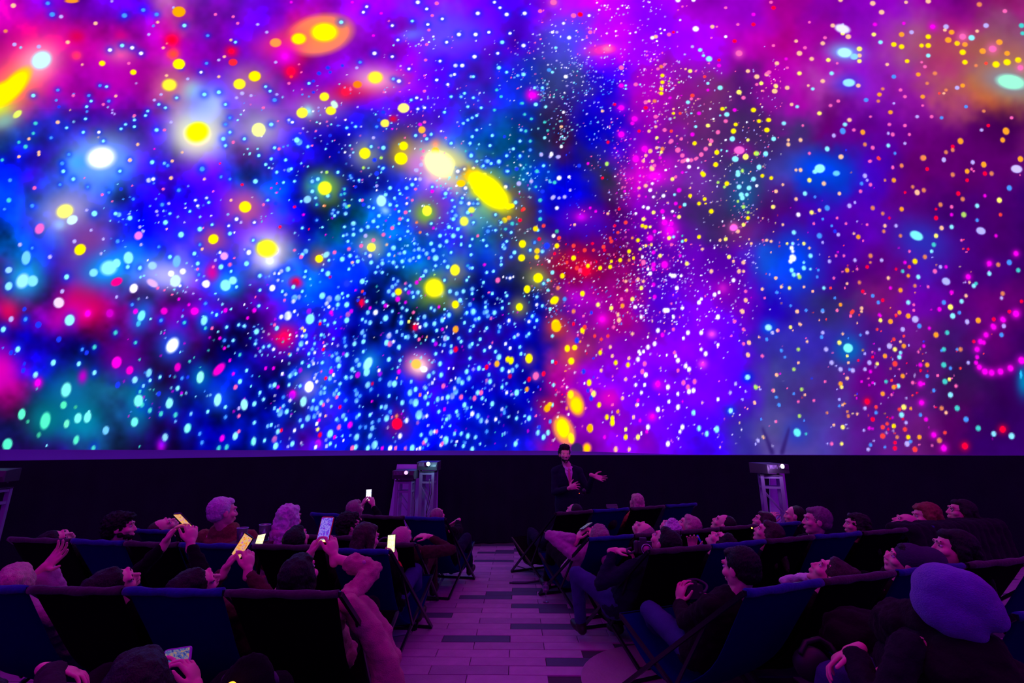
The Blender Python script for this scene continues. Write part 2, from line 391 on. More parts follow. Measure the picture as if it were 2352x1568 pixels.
 (1890,388,60,30,8,(0,70,235),.9,'g'),(1883,387,12,10,0,(160,240,255),1,'d'),(1872,394,6,5,0,(150,235,255),1,'d'),(1921,398,8,6,0,(110,220,255),1,'d'),(1830,600,48,60,-12,(0,70,235),.95,'g'),(2120,550,60,38,25,(40,50,190),.8,'g'),(2105,541,16,10,25,(130,235,245),1,'d'),(2335,388,13,9,10,(215,200,255),1,'d'),(2253,530,11,8,20,(190,190,255),1,'d'),(2173,646,10,8,30,(185,190,255),1,'d'),
 (1707,438,26,44,0,(0,110,190),.9,'g'),(1698,430,60,60,0,(60,60,120),.5,'g'),(1340,500,44,26,0,(150,0,190),.8,'g'),(1335,500,11,9,0,(250,0,250),.95,'g'),(1350,520,60,18,0,(60,0,190),.5,'g'),(1685,523,9,7,-10,(255,110,240),1,'d'),(1700,533,40,30,0,(140,30,130),.6,'g'),(1223,217,12,12,0,(250,0,235),.95,'g'),(1380,115,34,12,-5,(255,50,190),.8,'g'),(1395,112,10,7,0,(255,130,200),.9,'g'),
 (1505,405,24,14,0,(250,0,245),.85,'g'),(1537,530,18,24,0,(235,0,245),.85,'g'),(1698,345,12,9,0,(250,110,225),1,'d'),(1698,345,26,16,0,(180,0,180),.6,'g'),(1660,662,8,8,0,(255,60,235),1,'g'),(1660,662,24,18,0,(170,0,200),.6,'g'),(1383,733,12,12,0,(250,0,240),.9,'g'),(1400,915,22,20,0,(225,0,205),.9,'g'),(1510,884,9,9,0,(240,0,225),.9,'g'),(1498,957,9,9,0,(245,0,220),.9,'g'),(1635,767,9,8,0,(245,70,240),1,'g'),(1614,836,9,9,0,(240,50,235),1,'g'),(1525,885,20,18,0,(190,0,240),.5,'g'),
 (1765,752,16,14,0,(0,80,240),.8,'g'),(1765,752,8,7,20,(170,235,255),1,'d'),(1717,866,12,12,0,(0,40,235),.9,'g'),(1717,866,6,6,0,(160,235,255),1,'d'),(1678,943,10,10,0,(0,60,235),.8,'g'),(1678,943,5,6,0,(170,235,255),1,'d'),(1831,993,26,28,0,(40,60,200),.7,'g'),(1831,993,8,10,-30,(110,235,240),1,'d'),(1950,803,28,28,0,(0,110,200),.8,'g'),(1948,799,11,10,30,(130,250,245),1,'d'),(2352,875,14,30,0,(0,130,190),.9,'g'),(2345,860,3,10,0,(40,200,240),1,'d'),
 (1000,600,50,30,0,(0,110,230),.5,'g'),(1055,78,60,36,0,(95,75,255),.7,'g'),(945,80,24,12,-10,(110,110,250),.8,'g'),(1290,80,44,60,0,(90,80,240),.5,'g'),
 (1300,610,44,22,10,(180,0,60),.6,'g'),(1345,610,26,16,20,(215,0,60),.7,'g'),
]
# small dots read off the picture tile by tile: x,y in tenths of a tile unit (600 px = 235.2), radius, colour
SC = 600 / 235.2
TILES = {
 (0, 0): "12,5,5p 43,3,4b 47,13,5b 55,15,4v 86,21,4p 5,28,4O 61,38,4p 13,40,4v 35,42,4v 112,14,5b 129,9,4b 141,13,4b 142,20,3p 166,23,4c 194,13,3k 210,15,3k 214,21,3k 232,22,3v 134,31,3v 187,32,3b 208,36,3p 212,38,3c 99,45,4w 110,41,4c 119,43,4w 127,48,4w 92,57,6y 120,65,6y 116,57,3k 147,43,3p 197,54,3v 202,51,3p 209,56,4R 208,46,4r 186,57,3b 181,65,3w 197,69,3p 169,71,3v 163,61,3w 150,68,3p 52,81,3b 30,86,4c 66,86,3k 53,96,3B 90,77,3b 96,78,3c 80,86,3b 82,91,3c 78,96,3c 98,91,3b 93,94,3k 52,110,4p 32,111,4t 77,107,3c 60,115,3c 75,119,3c 89,119,3w 30,120,3t 26,125,3p 17,128,3t 23,132,4t 46,124,3b 35,137,3p 17,141,3p 2,144,3t 56,147,3c 57,154,3c 93,127,3c 113,112,3c 121,108,3c 121,114,3c 109,116,3c 133,100,3c 131,104,3c 121,104,3k 143,94,3c 149,97,3c 139,90,3v 145,85,3v 159,88,3c 184,85,4c 197,83,4c 203,94,3c 218,84,4v 226,86,3v 213,88,3v 154,110,3v 141,117,4c 148,117,3k 207,106,3b 203,112,3b 214,108,2c 217,103,2c 207,119,3c 201,125,4c 203,131,3c 220,125,3c 223,134,2c 232,134,2c 225,138,2c 233,140,3c 210,128,3k 124,130,3p 117,144,3w 137,146,4c 148,147,3c 155,145,3p 151,149,3b 182,152,4c 198,147,2r 139,134,2m 108,154,3c 62,139,3b",
 (1, 0): "27,2,3m 95,6,3w 92,11,3w 82,2,3m 108,12,3m 115,19,2k 118,23,3w 72,20,4c 5,29,3v 13,56,3v 34,58,2k 36,65,2k 27,69,3R 25,75,3k 141,2,4w 149,8,3w 158,3,4k 154,14,3k 163,17,3w 136,19,3c 150,22,3w 151,27,3k 155,33,2w 151,38,2w 149,40,3k 123,36,3w 167,38,3w 195,12,4w 210,2,3w 215,7,3w 221,13,4w 178,31,4w 193,31,4w 205,29,3w 224,30,3w 217,38,4c 213,48,3w 192,51,4w 161,55,3w 158,72,3w 133,62,3w 119,71,3c 124,73,4w 102,48,4w 118,51,3w 148,54,3k 147,68,2k 101,32,3m 86,61,3v 89,56,3b 73,59,3B 60,61,4B 52,66,4B 43,75,3c 47,73,3B 62,65,3B 47,83,3B 37,85,2b 43,87,2b 4,78,3c 8,82,3c 14,85,3v 12,90,4b 2,97,3k 25,108,3w 28,110,3w 50,110,2c 53,111,2w 15,109,2k 9,112,4c 34,128,6c 32,126,5c 42,132,3c 46,131,2k 12,133,3c 16,134,3k 24,131,2b 20,132,2b 63,112,2c 77,115,3c 85,114,3c 69,113,2b 76,108,2w 79,121,2w 49,118,2k 90,114,2v 58,134,2c 70,137,2B 80,131,2c 80,140,2v 99,132,3c 110,133,4c 101,124,3v 104,114,3b 106,108,3B 103,103,2c 110,101,4B 102,144,4B 62,122,3B 9,143,3c 22,144,3c 4,148,3c 7,151,2c 25,153,4c 27,152,3c 14,155,3c 36,147,2c 42,150,2c 69,155,3c 59,155,3g 92,151,3g 108,142,3g 106,150,2c 109,152,3c 135,90,3c 140,88,3w 141,98,3w 147,97,3w 171,87,3c 180,87,3c 183,84,3c 191,88,3c 189,69,3w 191,69,3c 171,68,3w 174,67,3w 175,59,4w 181,59,4w 168,76,3w 147,82,3k 165,101,3c 186,96,3c 198,97,3c 210,99,3t 216,87,3t 212,81,3t 214,61,4c 221,65,3c 231,68,3c 234,93,3t 182,111,3c 186,108,3c 190,106,3c 194,104,3c 194,117,3c 208,122,3c 190,123,3c 188,129,3c 196,130,2c 206,131,3c 171,129,3c 184,136,2t 189,139,3c 233,127,3c 227,134,3c 219,123,3B 221,140,3b 233,141,3c 203,145,4c 207,147,3c 214,146,4c 199,150,3c 221,154,3c 230,152,3v 234,117,3c 166,124,2k 153,121,3c 149,125,3c 147,122,3k 147,110,3k 139,122,3c 143,112,4m 118,116,2m 139,153,3v 144,148,3k 146,136,3k",
 (2, 0): "2,12,4w 1,41,4w 1,67,4c 28,2,6k 16,10,4k 46,14,5k 52,13,5r 37,21,3w 42,34,4w 27,29,3w 31,29,3v 30,43,3c 61,29,4k 60,14,3w 69,9,2w 74,5,2w 90,5,2w 86,8,2w 94,7,2w 84,28,2w 76,30,2w 58,34,2k 97,30,2w 102,29,2w 128,27,2w 124,26,2w 117,34,4w 120,33,4p 132,31,4k 121,37,2w 125,30,2w 140,0,5w 154,0,4w 144,6,2k 142,18,2w 156,26,6w 171,24,4p 183,33,3w 183,7,3k 175,24,2k 170,34,2k 194,22,3k 208,13,4m 208,22,4r 226,7,4r 224,2,3k 191,37,4r 226,41,3k 136,29,3r 195,48,6k 160,45,4c 163,50,3c 168,53,6c 153,42,3v 146,49,2v 177,54,3r 177,59,4m 168,57,2k 229,57,4p 203,64,4p 211,69,5p 215,75,4Y 222,65,4k 220,67,4p 211,76,3k 195,83,5Y 199,88,4k 228,77,4p 227,82,5Y 217,82,2k 164,69,3R 167,75,3c 178,79,5c 167,81,3m 151,64,4Y 156,64,2k 147,62,2p 150,69,2v 132,73,2g 141,74,2g 153,86,4R 152,89,3k 149,92,4c 158,89,2k 133,88,3m 125,60,4O 126,68,4y 126,74,4y 125,80,4y 125,84,4y 130,77,1k 128,58,3k 122,62,3k 141,56,2v 119,91,4O 111,92,4k 111,97,4r 114,91,3p 89,61,5k 102,76,4k 106,76,2c 89,77,5m 89,97,6m 93,77,2c 83,94,3r 93,80,2c 9,86,7m 11,79,3c 18,79,3c 12,94,4c 21,96,3c 37,101,3w 35,114,3p 0,93,3t 2,103,3t 8,107,3t 20,110,3t 3,118,3t 20,124,3c 7,127,3t 35,132,3w 26,138,3w 19,149,3t 13,154,3t 7,135,3b 17,139,3v 25,141,3v 33,141,3v 39,69,4w 27,65,3c 24,63,4b 72,100,3p 70,97,1c 76,148,3g 68,110,2c 77,128,3r 101,107,6m 99,111,4m 120,105,4k 136,102,3y 142,102,3R 137,106,2g 136,98,2p 133,107,3v 152,102,2c 159,102,4m 156,114,3c 167,113,4Y 120,114,3p 114,118,3p 128,117,4k 134,118,3R 105,118,3r 89,121,6m 121,124,3Y 153,121,4m 155,129,4y 134,127,4k 133,128,3k 143,125,3k 170,127,4k 169,130,3p 121,133,3p 126,134,4O 115,136,4Y 125,137,3Y 110,134,6m 111,140,3p 102,142,5m 124,142,3m 109,145,3p 140,135,5k 165,134,4k 161,139,4k 156,143,3k 152,144,3k 148,144,4k 145,145,3p 144,140,4k 117,145,3p 119,149,3k 117,152,4p 129,153,2w 150,150,3w 175,137,4y 184,136,2c 179,135,2c 174,148,4y 162,156,4y 176,119,4k 183,109,4k 184,103,5c 178,104,2c 191,99,4m 180,98,4y 183,97,2g 208,99,5y 222,108,4y 213,109,4y 220,117,5y 192,112,4y 190,118,5y 189,125,5c 203,126,3Y 226,125,4c 183,126,2w 202,110,2w 172,107,2w 169,98,2w 187,87,2w 191,143,5c 201,141,5Y 210,138,4y 219,139,4c 213,151,4c 198,154,3g 194,155,4c",
 (3, 0): "7,2,3k 10,7,4r 99,3,6p 107,11,6p 70,0,5p 129,2,4p 149,1,6p 195,4,6O 218,10,5k 42,20,3k 63,23,5p 72,22,3v 101,22,5m 127,21,4m 153,24,6m 165,24,6v 164,27,4p 134,29,5v 100,31,5Y 125,31,6o 72,30,5Y 77,33,6p 56,34,4k 30,37,4p 54,39,5p 38,43,4k 33,48,6p 21,53,4m 44,53,5p 59,54,5Y 67,57,3k 87,44,6Y 87,50,5p 87,55,5Y 106,38,5c 118,40,6y 125,42,6y 149,33,6y 143,41,5y 149,41,6y 149,50,5c 130,55,5y 112,58,4p 143,56,3k 146,60,4k 140,67,5o 155,66,5O 148,75,4O 167,36,7o 170,29,6o 175,39,6y 182,40,6o 180,47,7y 182,56,6y 192,59,4O 201,57,4R 201,23,6v 193,28,4p 180,33,7k 188,34,7c 213,38,7o 198,46,7o 220,48,6o 207,44,8k 210,58,8y 220,56,8y 230,54,7y 232,61,6k 233,23,6t 234,30,5t 13,57,4p 22,61,3k 33,66,5Y 62,66,5c 54,73,5p 86,77,5p 75,74,6c 41,77,3p 45,80,4c 118,69,5b 11,82,5p 12,78,4Y 22,79,5p 4,66,4k 108,80,4O 105,85,5o 104,91,4O 124,81,4k 128,87,4k 144,87,5o 180,77,5o 175,79,5v 165,81,4O 159,84,3R 163,84,3p 144,95,3k 118,93,3v 93,90,5b 68,91,4k 61,95,4k 26,94,4p 31,96,4c 51,102,5Y 115,101,5o 97,105,3k 78,108,5p 74,112,5c 72,118,6b 64,122,4v 82,117,4k 90,119,5o 114,112,4k 128,113,4k 139,105,4v 152,105,4k 161,106,4b 183,96,4b 199,100,4O 224,106,4k 203,113,4r 197,117,4v 219,118,7o 216,126,5o 178,127,6o 171,132,4r 171,135,4O 165,137,4O 132,121,3k 117,121,4k 113,120,3v 128,129,3v 113,131,4c 119,138,3b 92,130,4O 99,133,4k 75,135,2B 58,134,5c 36,113,3k 19,111,5c 5,108,5y 4,117,5y 10,125,4c 34,126,4p 23,130,4p 23,126,3p 42,138,3k 2,139,4b 71,141,4p 105,143,3R 97,145,3k 163,144,4v 145,142,5o 189,146,4v 199,148,5o 184,154,4o 190,154,2k 117,151,3k 125,149,4O 148,152,3r 232,143,5o 229,152,3v 34,153,4p 30,153,3p",
 (0, 1): "35,2,3p 9,25,4b 31,32,4k 8,43,5t 29,48,4b 4,51,3b 56,10,4b 57,17,4c 66,24,4c 76,23,2k 54,29,3b 79,31,3b 92,38,3k 98,36,3b 101,44,2k 119,30,2k 111,42,2b 120,42,3b 109,33,4B 147,33,3k 154,23,4p 117,7,4p 134,25,5w 138,24,4w 161,34,4b 184,24,3p 182,15,5b 199,22,3b 207,24,3b 230,26,5c 218,29,3r 192,35,2k 186,41,3w 176,43,3w 188,45,3c 178,48,3w 167,46,2c 171,53,3c 167,50,2w 146,47,4b 152,46,3v 141,53,3v 153,55,3c 208,43,3p 85,55,6c 78,52,3v 107,56,5c 104,55,4c 117,59,5c 149,63,5c 163,74,6c 126,67,3v 129,71,3v 127,83,3v 93,78,3v 82,70,3v 106,80,4b 150,69,2p 143,85,3b 67,80,4v 18,83,4v 29,86,3b 45,94,4v 91,91,3v 24,98,4c 7,106,4w 8,121,5c 60,112,5c 115,103,4c 133,97,2w 126,104,4c 153,94,4c 175,91,4c 178,100,4c 180,69,5c 183,68,2k 191,65,3c 206,66,3w 213,60,4w 217,63,3v 207,73,4c 211,72,2w 190,57,2w 229,63,3w 166,63,2v 180,83,3b 182,87,3p 198,90,3w 211,95,2k 194,97,3v 222,100,5c 207,101,4k 199,103,5c 192,103,3k 208,107,3c 224,90,5w 234,83,5c 234,111,4c 228,79,3c 179,110,3b 178,105,3k 177,115,2w 184,118,5w 161,132,3m 170,137,3m 155,128,2k 148,124,2k 142,122,3k 137,119,3w 162,120,3w 213,121,3c 194,127,2c 174,127,2v 185,136,3b 203,142,4m 208,141,2c 229,142,4m 165,142,2B 145,151,3b 166,153,3b 195,146,3c 223,149,3m 220,137,2w 230,130,2k 233,138,3c 234,124,3c 99,145,6m 122,143,5m 79,145,6m 56,125,4v 105,130,3v 119,137,3b 22,141,4B 23,150,4b 10,150,5v 34,155,5B 175,143,6m 148,143,5m 63,151,6c",
 (1, 1): "14,28,2r 9,32,2m 14,36,2m 6,43,3c 2,47,3k 13,46,4B 30,49,3r 38,56,3m 17,67,3r 29,61,3B 43,69,2r 50,61,3b 37,68,3c 58,74,2m 20,27,3c 30,26,3c 46,26,4c 51,24,4c 46,35,4c 49,41,3c 60,39,4c 36,44,3c 57,48,3O 50,47,3t 56,48,2p 65,52,3c 64,55,3c 69,54,3c 66,57,3c 76,55,4c 75,47,4c 77,49,4t 79,48,3g 75,43,2t 72,38,3t 75,37,3t 75,33,3t 81,23,3c 88,25,3c 85,31,3B 80,21,3b 105,23,2c 104,30,3v 104,34,2w 110,14,3c 108,18,2c 104,19,5B 89,43,3c 91,43,3k 92,47,4B 97,49,3c 101,50,3c 112,38,4c 116,32,4c 116,47,4c 120,41,3c 122,48,3c 124,53,3c 131,32,4c 136,29,4c 125,37,3c 124,34,2c 130,23,1w 134,24,2w 139,33,3k 154,31,3c 154,35,4m 166,37,4c 136,43,3k 131,46,3w 131,41,2k 130,54,4k 125,60,4k 124,64,3c 132,61,3c 118,68,4k 110,74,4k 116,76,2k 140,63,3O 143,72,3O 155,68,3m 153,64,3c 132,71,3c 106,57,4c 101,62,4c 96,67,4c 90,70,4c 83,64,5c 83,69,3c 83,74,4c 77,74,3c 74,75,3c 75,67,3c 105,67,3c 78,80,3c 94,75,4v 101,79,4k 90,84,4k 79,87,4k 66,90,4k 30,88,3k 40,89,5c 37,92,4c 36,94,4k 24,105,5c 18,107,4w 12,109,3w 16,109,3w 15,115,3w 10,122,6w 22,128,3w 31,117,7r 62,112,3r 60,109,5c 39,112,3c 40,107,3c 44,114,2c 56,101,2w 55,106,3c 61,97,3c 73,96,5c 80,93,4c 86,94,3c 87,98,4c 94,91,3c 98,93,4w 99,99,4c 82,99,3p 79,105,3c 113,83,3p 125,78,3c 119,86,5c 115,92,4c 120,93,2p 125,91,3c 129,90,4c 109,97,3c 109,100,4c 115,98,2c 119,99,4c 122,103,3c 127,98,4c 128,103,2c 134,97,4c 137,95,3c 138,88,3c 138,82,3c 142,87,4c 146,88,3c 149,91,4c 142,94,4c 151,95,3k 157,95,6c 155,88,4c 161,84,4c 153,82,4c 161,75,4c 167,80,4c 173,75,5c 166,74,2c 177,69,4c 169,67,4c 180,76,3c 180,83,3c 190,78,3c 188,84,3c 200,79,3c 203,84,3c 171,90,3c 189,92,3c 186,102,3t 188,104,3c 190,104,3c 185,115,3c 187,112,2c 165,98,3c 168,103,4c 155,106,2c 157,102,3c 148,107,4c 146,111,3c 144,112,2c 156,110,2g 140,117,4m 143,114,3m 165,115,3c 130,118,3k 134,120,3c 119,114,3c 123,116,3c 121,119,3c 118,121,4c 115,125,4c 119,128,4c 130,123,3c 133,126,4m 123,132,5m 130,135,3m 141,126,4c 136,126,3c 137,130,3c 144,129,2c 110,135,3c 112,138,4m 114,138,2w 91,135,6r 95,134,3c 91,125,3R 85,124,2m 93,127,3B 87,133,3B 91,116,5c 95,116,2c 81,116,2c 77,118,6B 105,103,3c 103,108,3c 109,108,3c 61,132,6w 55,129,6c 69,131,6c 59,136,4w 61,139,3w 69,137,4c 77,137,5c 73,127,3c 78,129,3c 74,131,2c 34,130,4w 30,131,6c 29,134,4w 37,125,3c 29,121,4c 19,125,3c 21,133,3k 24,147,8w 30,143,3w 33,146,2w 18,148,4w 43,143,5m 44,150,9c 63,144,4m 78,146,5k 81,143,4m 77,151,5c 96,144,4c 103,144,5w 98,140,3m 112,149,5c 126,153,4c 127,140,3c 131,142,3c 126,148,3c 118,143,3c 137,144,3k 147,148,4c 148,155,4c 156,154,4c 141,150,3c 156,142,3c 153,140,3c 160,139,3m 170,125,4c 176,127,4c 182,125,4c 190,123,4c 190,127,3c 202,135,3c 204,147,4c 201,144,4c 210,144,3c 188,137,4c 190,142,4c 185,145,3c 179,133,4c 191,144,5c 193,150,3c 196,150,3c 169,147,4c 163,150,4c 165,146,2c 165,141,2c 217,140,3c 217,134,2c 221,129,3c 220,126,2c 223,152,3w 207,150,2k 208,127,3c 205,126,2k 200,117,3c 203,108,3c 209,107,3c 218,112,2w 221,113,2w 224,113,3w 227,112,2w 213,115,5k 201,101,3m 225,94,3c 216,95,3c 216,98,2c 216,101,3c 228,90,4c 219,86,4c 218,83,3c 221,80,3c 217,85,2c 211,56,3c 211,70,3c 204,71,4b 195,75,3k 191,63,3c 186,54,4c 191,46,3c 187,46,4w 195,46,3c 180,45,4c 181,41,3c 183,38,2w 172,43,3c 174,49,3c 172,53,3c 175,57,4c 173,60,4c 172,68,2c 195,42,3c 229,45,4c 220,31,4w 204,25,3c 202,40,3w 201,20,4w 189,3,4c 194,8,3c 233,3,3c 221,3,3c 204,8,4c 214,8,4c 200,12,3c 207,10,3c 222,17,3c 230,15,4B 232,28,5v 226,48,5y 219,61,6y 223,59,5o 226,64,4t 216,63,3c 220,69,3t 225,72,3c 235,52,3r 233,61,4r 177,17,4w 184,32,4w 190,31,3c 183,15,3w 191,14,3w 139,24,3w 143,24,4v 140,16,4v 144,11,4v 145,5,4k",
 (2, 1): "1,51,4R 19,66,4R 12,69,4y 14,70,3c 15,78,4r 33,77,4R 31,84,5y 13,89,4y 13,94,5y 18,89,4c 22,84,6B 29,91,3r 46,84,4R 46,95,5y 56,88,4R 63,82,3r 64,88,3R 73,85,4R 74,88,3r 80,80,4R 83,66,3r 87,51,3r 93,63,4R 86,72,3R 79,77,3R 40,99,3R 52,106,4k 57,107,8r 49,104,4R 59,102,4y 70,104,4y 79,103,4y 80,98,3y 88,97,4y 96,97,3O 100,95,3y 96,89,4y 106,87,3Y 111,84,3Y 116,83,3Y 104,79,4y 99,77,3O 108,66,4y 111,67,4y 115,67,3Y 109,60,4Y 118,54,4Y 113,50,4w 109,49,3w 102,55,3w 127,39,4w 118,40,3w 115,34,4w 111,30,4p 117,28,3w 105,32,3p 105,39,3k 92,35,3m 135,24,4Y 138,22,3k 129,16,2w 116,14,4p 118,12,3k 109,7,3p 144,8,4k 146,7,3k 149,7,4w 152,7,4k 157,5,3k 161,2,4k 150,13,4w 158,14,2w 102,6,7m 137,38,3c 146,47,4c 142,49,3r 138,46,4m 141,34,5m 144,18,3m 126,53,5m 128,63,6m 133,70,7m 134,64,5m 135,53,3w 127,59,3w 141,58,4Y 137,57,3m 132,77,4Y 136,76,3c 144,80,3c 144,75,2t 147,79,3y 159,76,4y 123,72,2w 115,77,6m 119,71,4m 134,83,3k 118,90,4m 124,93,4Y 108,94,3w 109,99,5k 128,101,7m 118,101,5m 118,105,4m 148,100,4Y 142,93,3m 113,105,3w 115,109,4w 104,114,3p 109,116,3p 107,122,4Y 93,116,3p 94,124,3p 89,132,3k 99,132,4Y 115,125,2w 139,122,4w 135,111,4w 133,110,3w 137,111,4w 143,111,3w 118,119,4m 119,130,4m 170,107,4p 186,94,4Y 199,99,4p 195,107,4p 199,107,3p 190,98,3p 190,115,4w 173,128,4w 177,126,3w 161,132,3w 159,135,4w 130,142,4w 128,142,4w 144,140,3w 101,139,3w 107,138,2w 111,142,2w 90,138,4o 80,140,4Y 68,137,4Y 54,127,5y 86,146,3p 87,151,4p 107,148,3w 136,148,3w 134,136,2k 46,143,4O 46,155,2r 36,111,5y 29,133,7y 27,134,5y 32,122,4O 38,132,4b 30,155,9y 4,123,6y 14,113,9y 19,118,3c 27,108,4c 23,115,3c 23,124,3c 13,130,3c 13,137,3w 18,138,3c 25,141,3c 9,148,3c 13,151,3c 6,152,3w 24,98,3w 7,88,3c 11,81,3b 31,71,4G 28,75,4w 16,60,4t 16,53,3b 16,43,4t 31,50,4w 29,27,4t 33,23,5w 42,22,3w 13,17,4t 12,31,3t 19,12,3c 8,26,4v 18,35,4B 26,2,4w 28,40,4v 33,41,3v 38,40,4v 43,34,3v 27,41,4v 51,12,4B 59,10,3m 76,10,4g 72,23,3r 77,55,3p 47,65,3p 61,50,3m 66,53,3m 78,36,2v 32,4,4v 17,2,4v 175,0,5y 211,1,5g 201,4,6Y 219,1,5c 192,6,6c 213,13,5c 198,16,3g 174,11,5y 163,20,5y 184,28,5y 182,31,3g 176,27,3g 151,39,4y 164,42,4y 159,46,4y 165,46,2y 170,53,5y 151,32,2p 216,21,4y 224,23,4y 194,20,5c 208,24,5c 195,31,5c 204,32,5c 197,38,5c 202,38,4c 198,41,5c 211,30,3w 199,49,4g 194,44,3g 203,54,3g 203,59,4y 199,65,4Y 194,71,4p 178,79,3p 183,78,4Y 204,78,2p 206,82,3p 220,79,3p 224,80,3p 226,49,4p 228,35,3p 162,87,3p 208,99,2v 190,67,6k 216,123,3p 201,125,3k 218,131,2k 201,133,4p 198,143,4p 176,148,4w 191,152,3k 180,62,2w 228,113,3p 233,121,3p 229,126,3b",
 (3, 1): "27,82,4v 12,35,4p 18,29,3p 42,25,5Y 55,28,5p 69,37,4p 38,37,5c 47,40,3b 30,42,4p 9,49,4Y 32,56,5w 51,52,4p 44,54,5Y 58,50,6b 78,48,5v 83,45,3v 88,35,4k 89,28,4b 97,29,4k 92,21,5v 94,25,3v 99,50,5O 108,55,4O 125,51,5o 118,25,5o 110,25,3O 135,31,4O 145,34,5O 139,36,6p 128,36,3r 114,59,3r 110,66,4p 120,66,4v 94,65,3k 109,71,4O 82,73,3p 86,76,5o 85,62,2v 75,64,3k 67,59,3k 54,60,3b 46,64,3k 62,66,3b 65,71,4B 68,74,4v 51,75,6b 28,72,5c 18,65,3p 54,81,3v 37,82,4Y 42,86,3p 22,82,3Y 27,82,3c 26,86,5w 27,89,4w 27,95,8w 25,98,5w 37,99,3c 37,104,5c 43,93,5c 26,106,5c 28,110,5c 32,110,4w 33,112,5g 43,105,3c 50,106,3b 49,112,3b 60,98,4v 66,93,3k 73,93,3k 83,97,4v 97,93,5O 97,99,3O 94,103,4r 85,105,3k 76,106,5o 64,113,3k 76,118,3p 74,122,2k 87,117,4O 90,125,4r 92,127,2k 99,129,4b 104,135,4b 108,133,4r 65,131,3b 55,122,4c 61,122,3R 45,125,3p 37,121,3p 24,122,4Y 17,121,3p 12,113,3p 13,126,3b 2,131,2k 25,138,3b 31,143,4p 39,142,3b 54,143,4v 67,142,3p 70,137,4o 81,143,4R 79,147,3k 89,143,3p 57,150,2R 34,155,3p 107,97,4v 124,75,4O 132,89,3k 137,98,6y 146,94,5O 128,99,4m 132,103,4R 126,107,4t 131,111,4o 140,112,5c 137,120,4O 120,105,3r 124,124,5o 113,113,4p 115,122,4m 149,121,3k 131,135,5c 136,137,3k 136,142,3k 138,150,6v 141,156,3b 123,144,4o 131,147,5o 120,147,3r 115,152,5o 106,151,4Y 106,147,3m 160,103,4v 165,103,4m 155,107,5k 156,75,5Y 154,83,5t 152,89,4c 161,68,5p 156,59,5r 156,51,3r 160,47,5O 170,49,4k 170,56,4m 170,67,5c 181,56,6g 180,42,5O 176,37,5r 171,20,5O 184,25,4r 184,17,5o 188,15,3k 193,48,5c 193,61,4b 200,19,5r 206,19,5O 199,11,6o 189,9,4v 222,32,6b 213,43,6Y 214,56,4R 200,39,4m 179,79,3k 210,75,4m 185,87,3r 204,100,6m 212,101,5O 228,91,6m 222,99,6b 230,106,5t 204,109,5c 185,112,6m 186,117,3p 190,120,5c 192,118,4t 170,126,5m 179,134,5c 163,135,5b 169,139,5o 159,141,4m 171,147,5c 184,153,4v 183,129,4p 216,127,5O 215,131,4v 233,134,4r 222,143,3r 228,145,6m 217,151,5m 208,150,4r 194,151,5o 207,156,5m 163,6,4v 232,6,6o 148,15,4r 104,5,4R 96,8,3k 117,13,3k 125,12,4O 70,4,5p 144,5,6O 163,7,4v",
 (0, 2): "104,25,4t 122,34,3t 85,38,4t 74,40,3b 78,43,4B 71,53,4c 85,61,4c 48,52,5c 32,63,5c 16,40,5c 10,43,4B 22,53,3B 21,59,4B 53,31,5B 3,22,5c 23,13,3b 35,18,5B 34,70,6m 57,90,4G 121,68,4c 134,62,4c 135,68,3c 129,73,3c 144,65,3c 153,64,2b 169,65,3B 164,66,3b 160,75,4c 106,72,5B 143,80,4B 126,78,3t 128,90,4t 135,95,4t 145,98,4t 158,99,4t 172,98,3c 187,96,3c 203,92,3c 203,101,3b 229,89,4c 219,87,3v 216,69,4c 212,74,4k 226,73,2c 234,79,3c 216,45,3t 202,32,3b 210,32,3c 202,39,3m 198,30,3m 207,50,3m 210,62,3m 222,59,3c 227,64,2b 230,35,3c 231,24,5c 204,20,3c 215,18,3c 220,19,3c 191,21,3k 185,21,3t 166,16,3t 145,14,3b 203,5,4m 229,5,4m 223,12,2m 208,4,2c 195,9,3c 191,7,2c 169,111,7t 229,106,3c 228,123,5t 197,129,4t 204,128,4t 212,118,5c 200,120,5m 149,119,4c 182,124,3b 180,116,3b 84,129,4t 215,100,3k 215,93,3v 215,114,3k 35,117,4G 25,105,3G 68,92,3G",
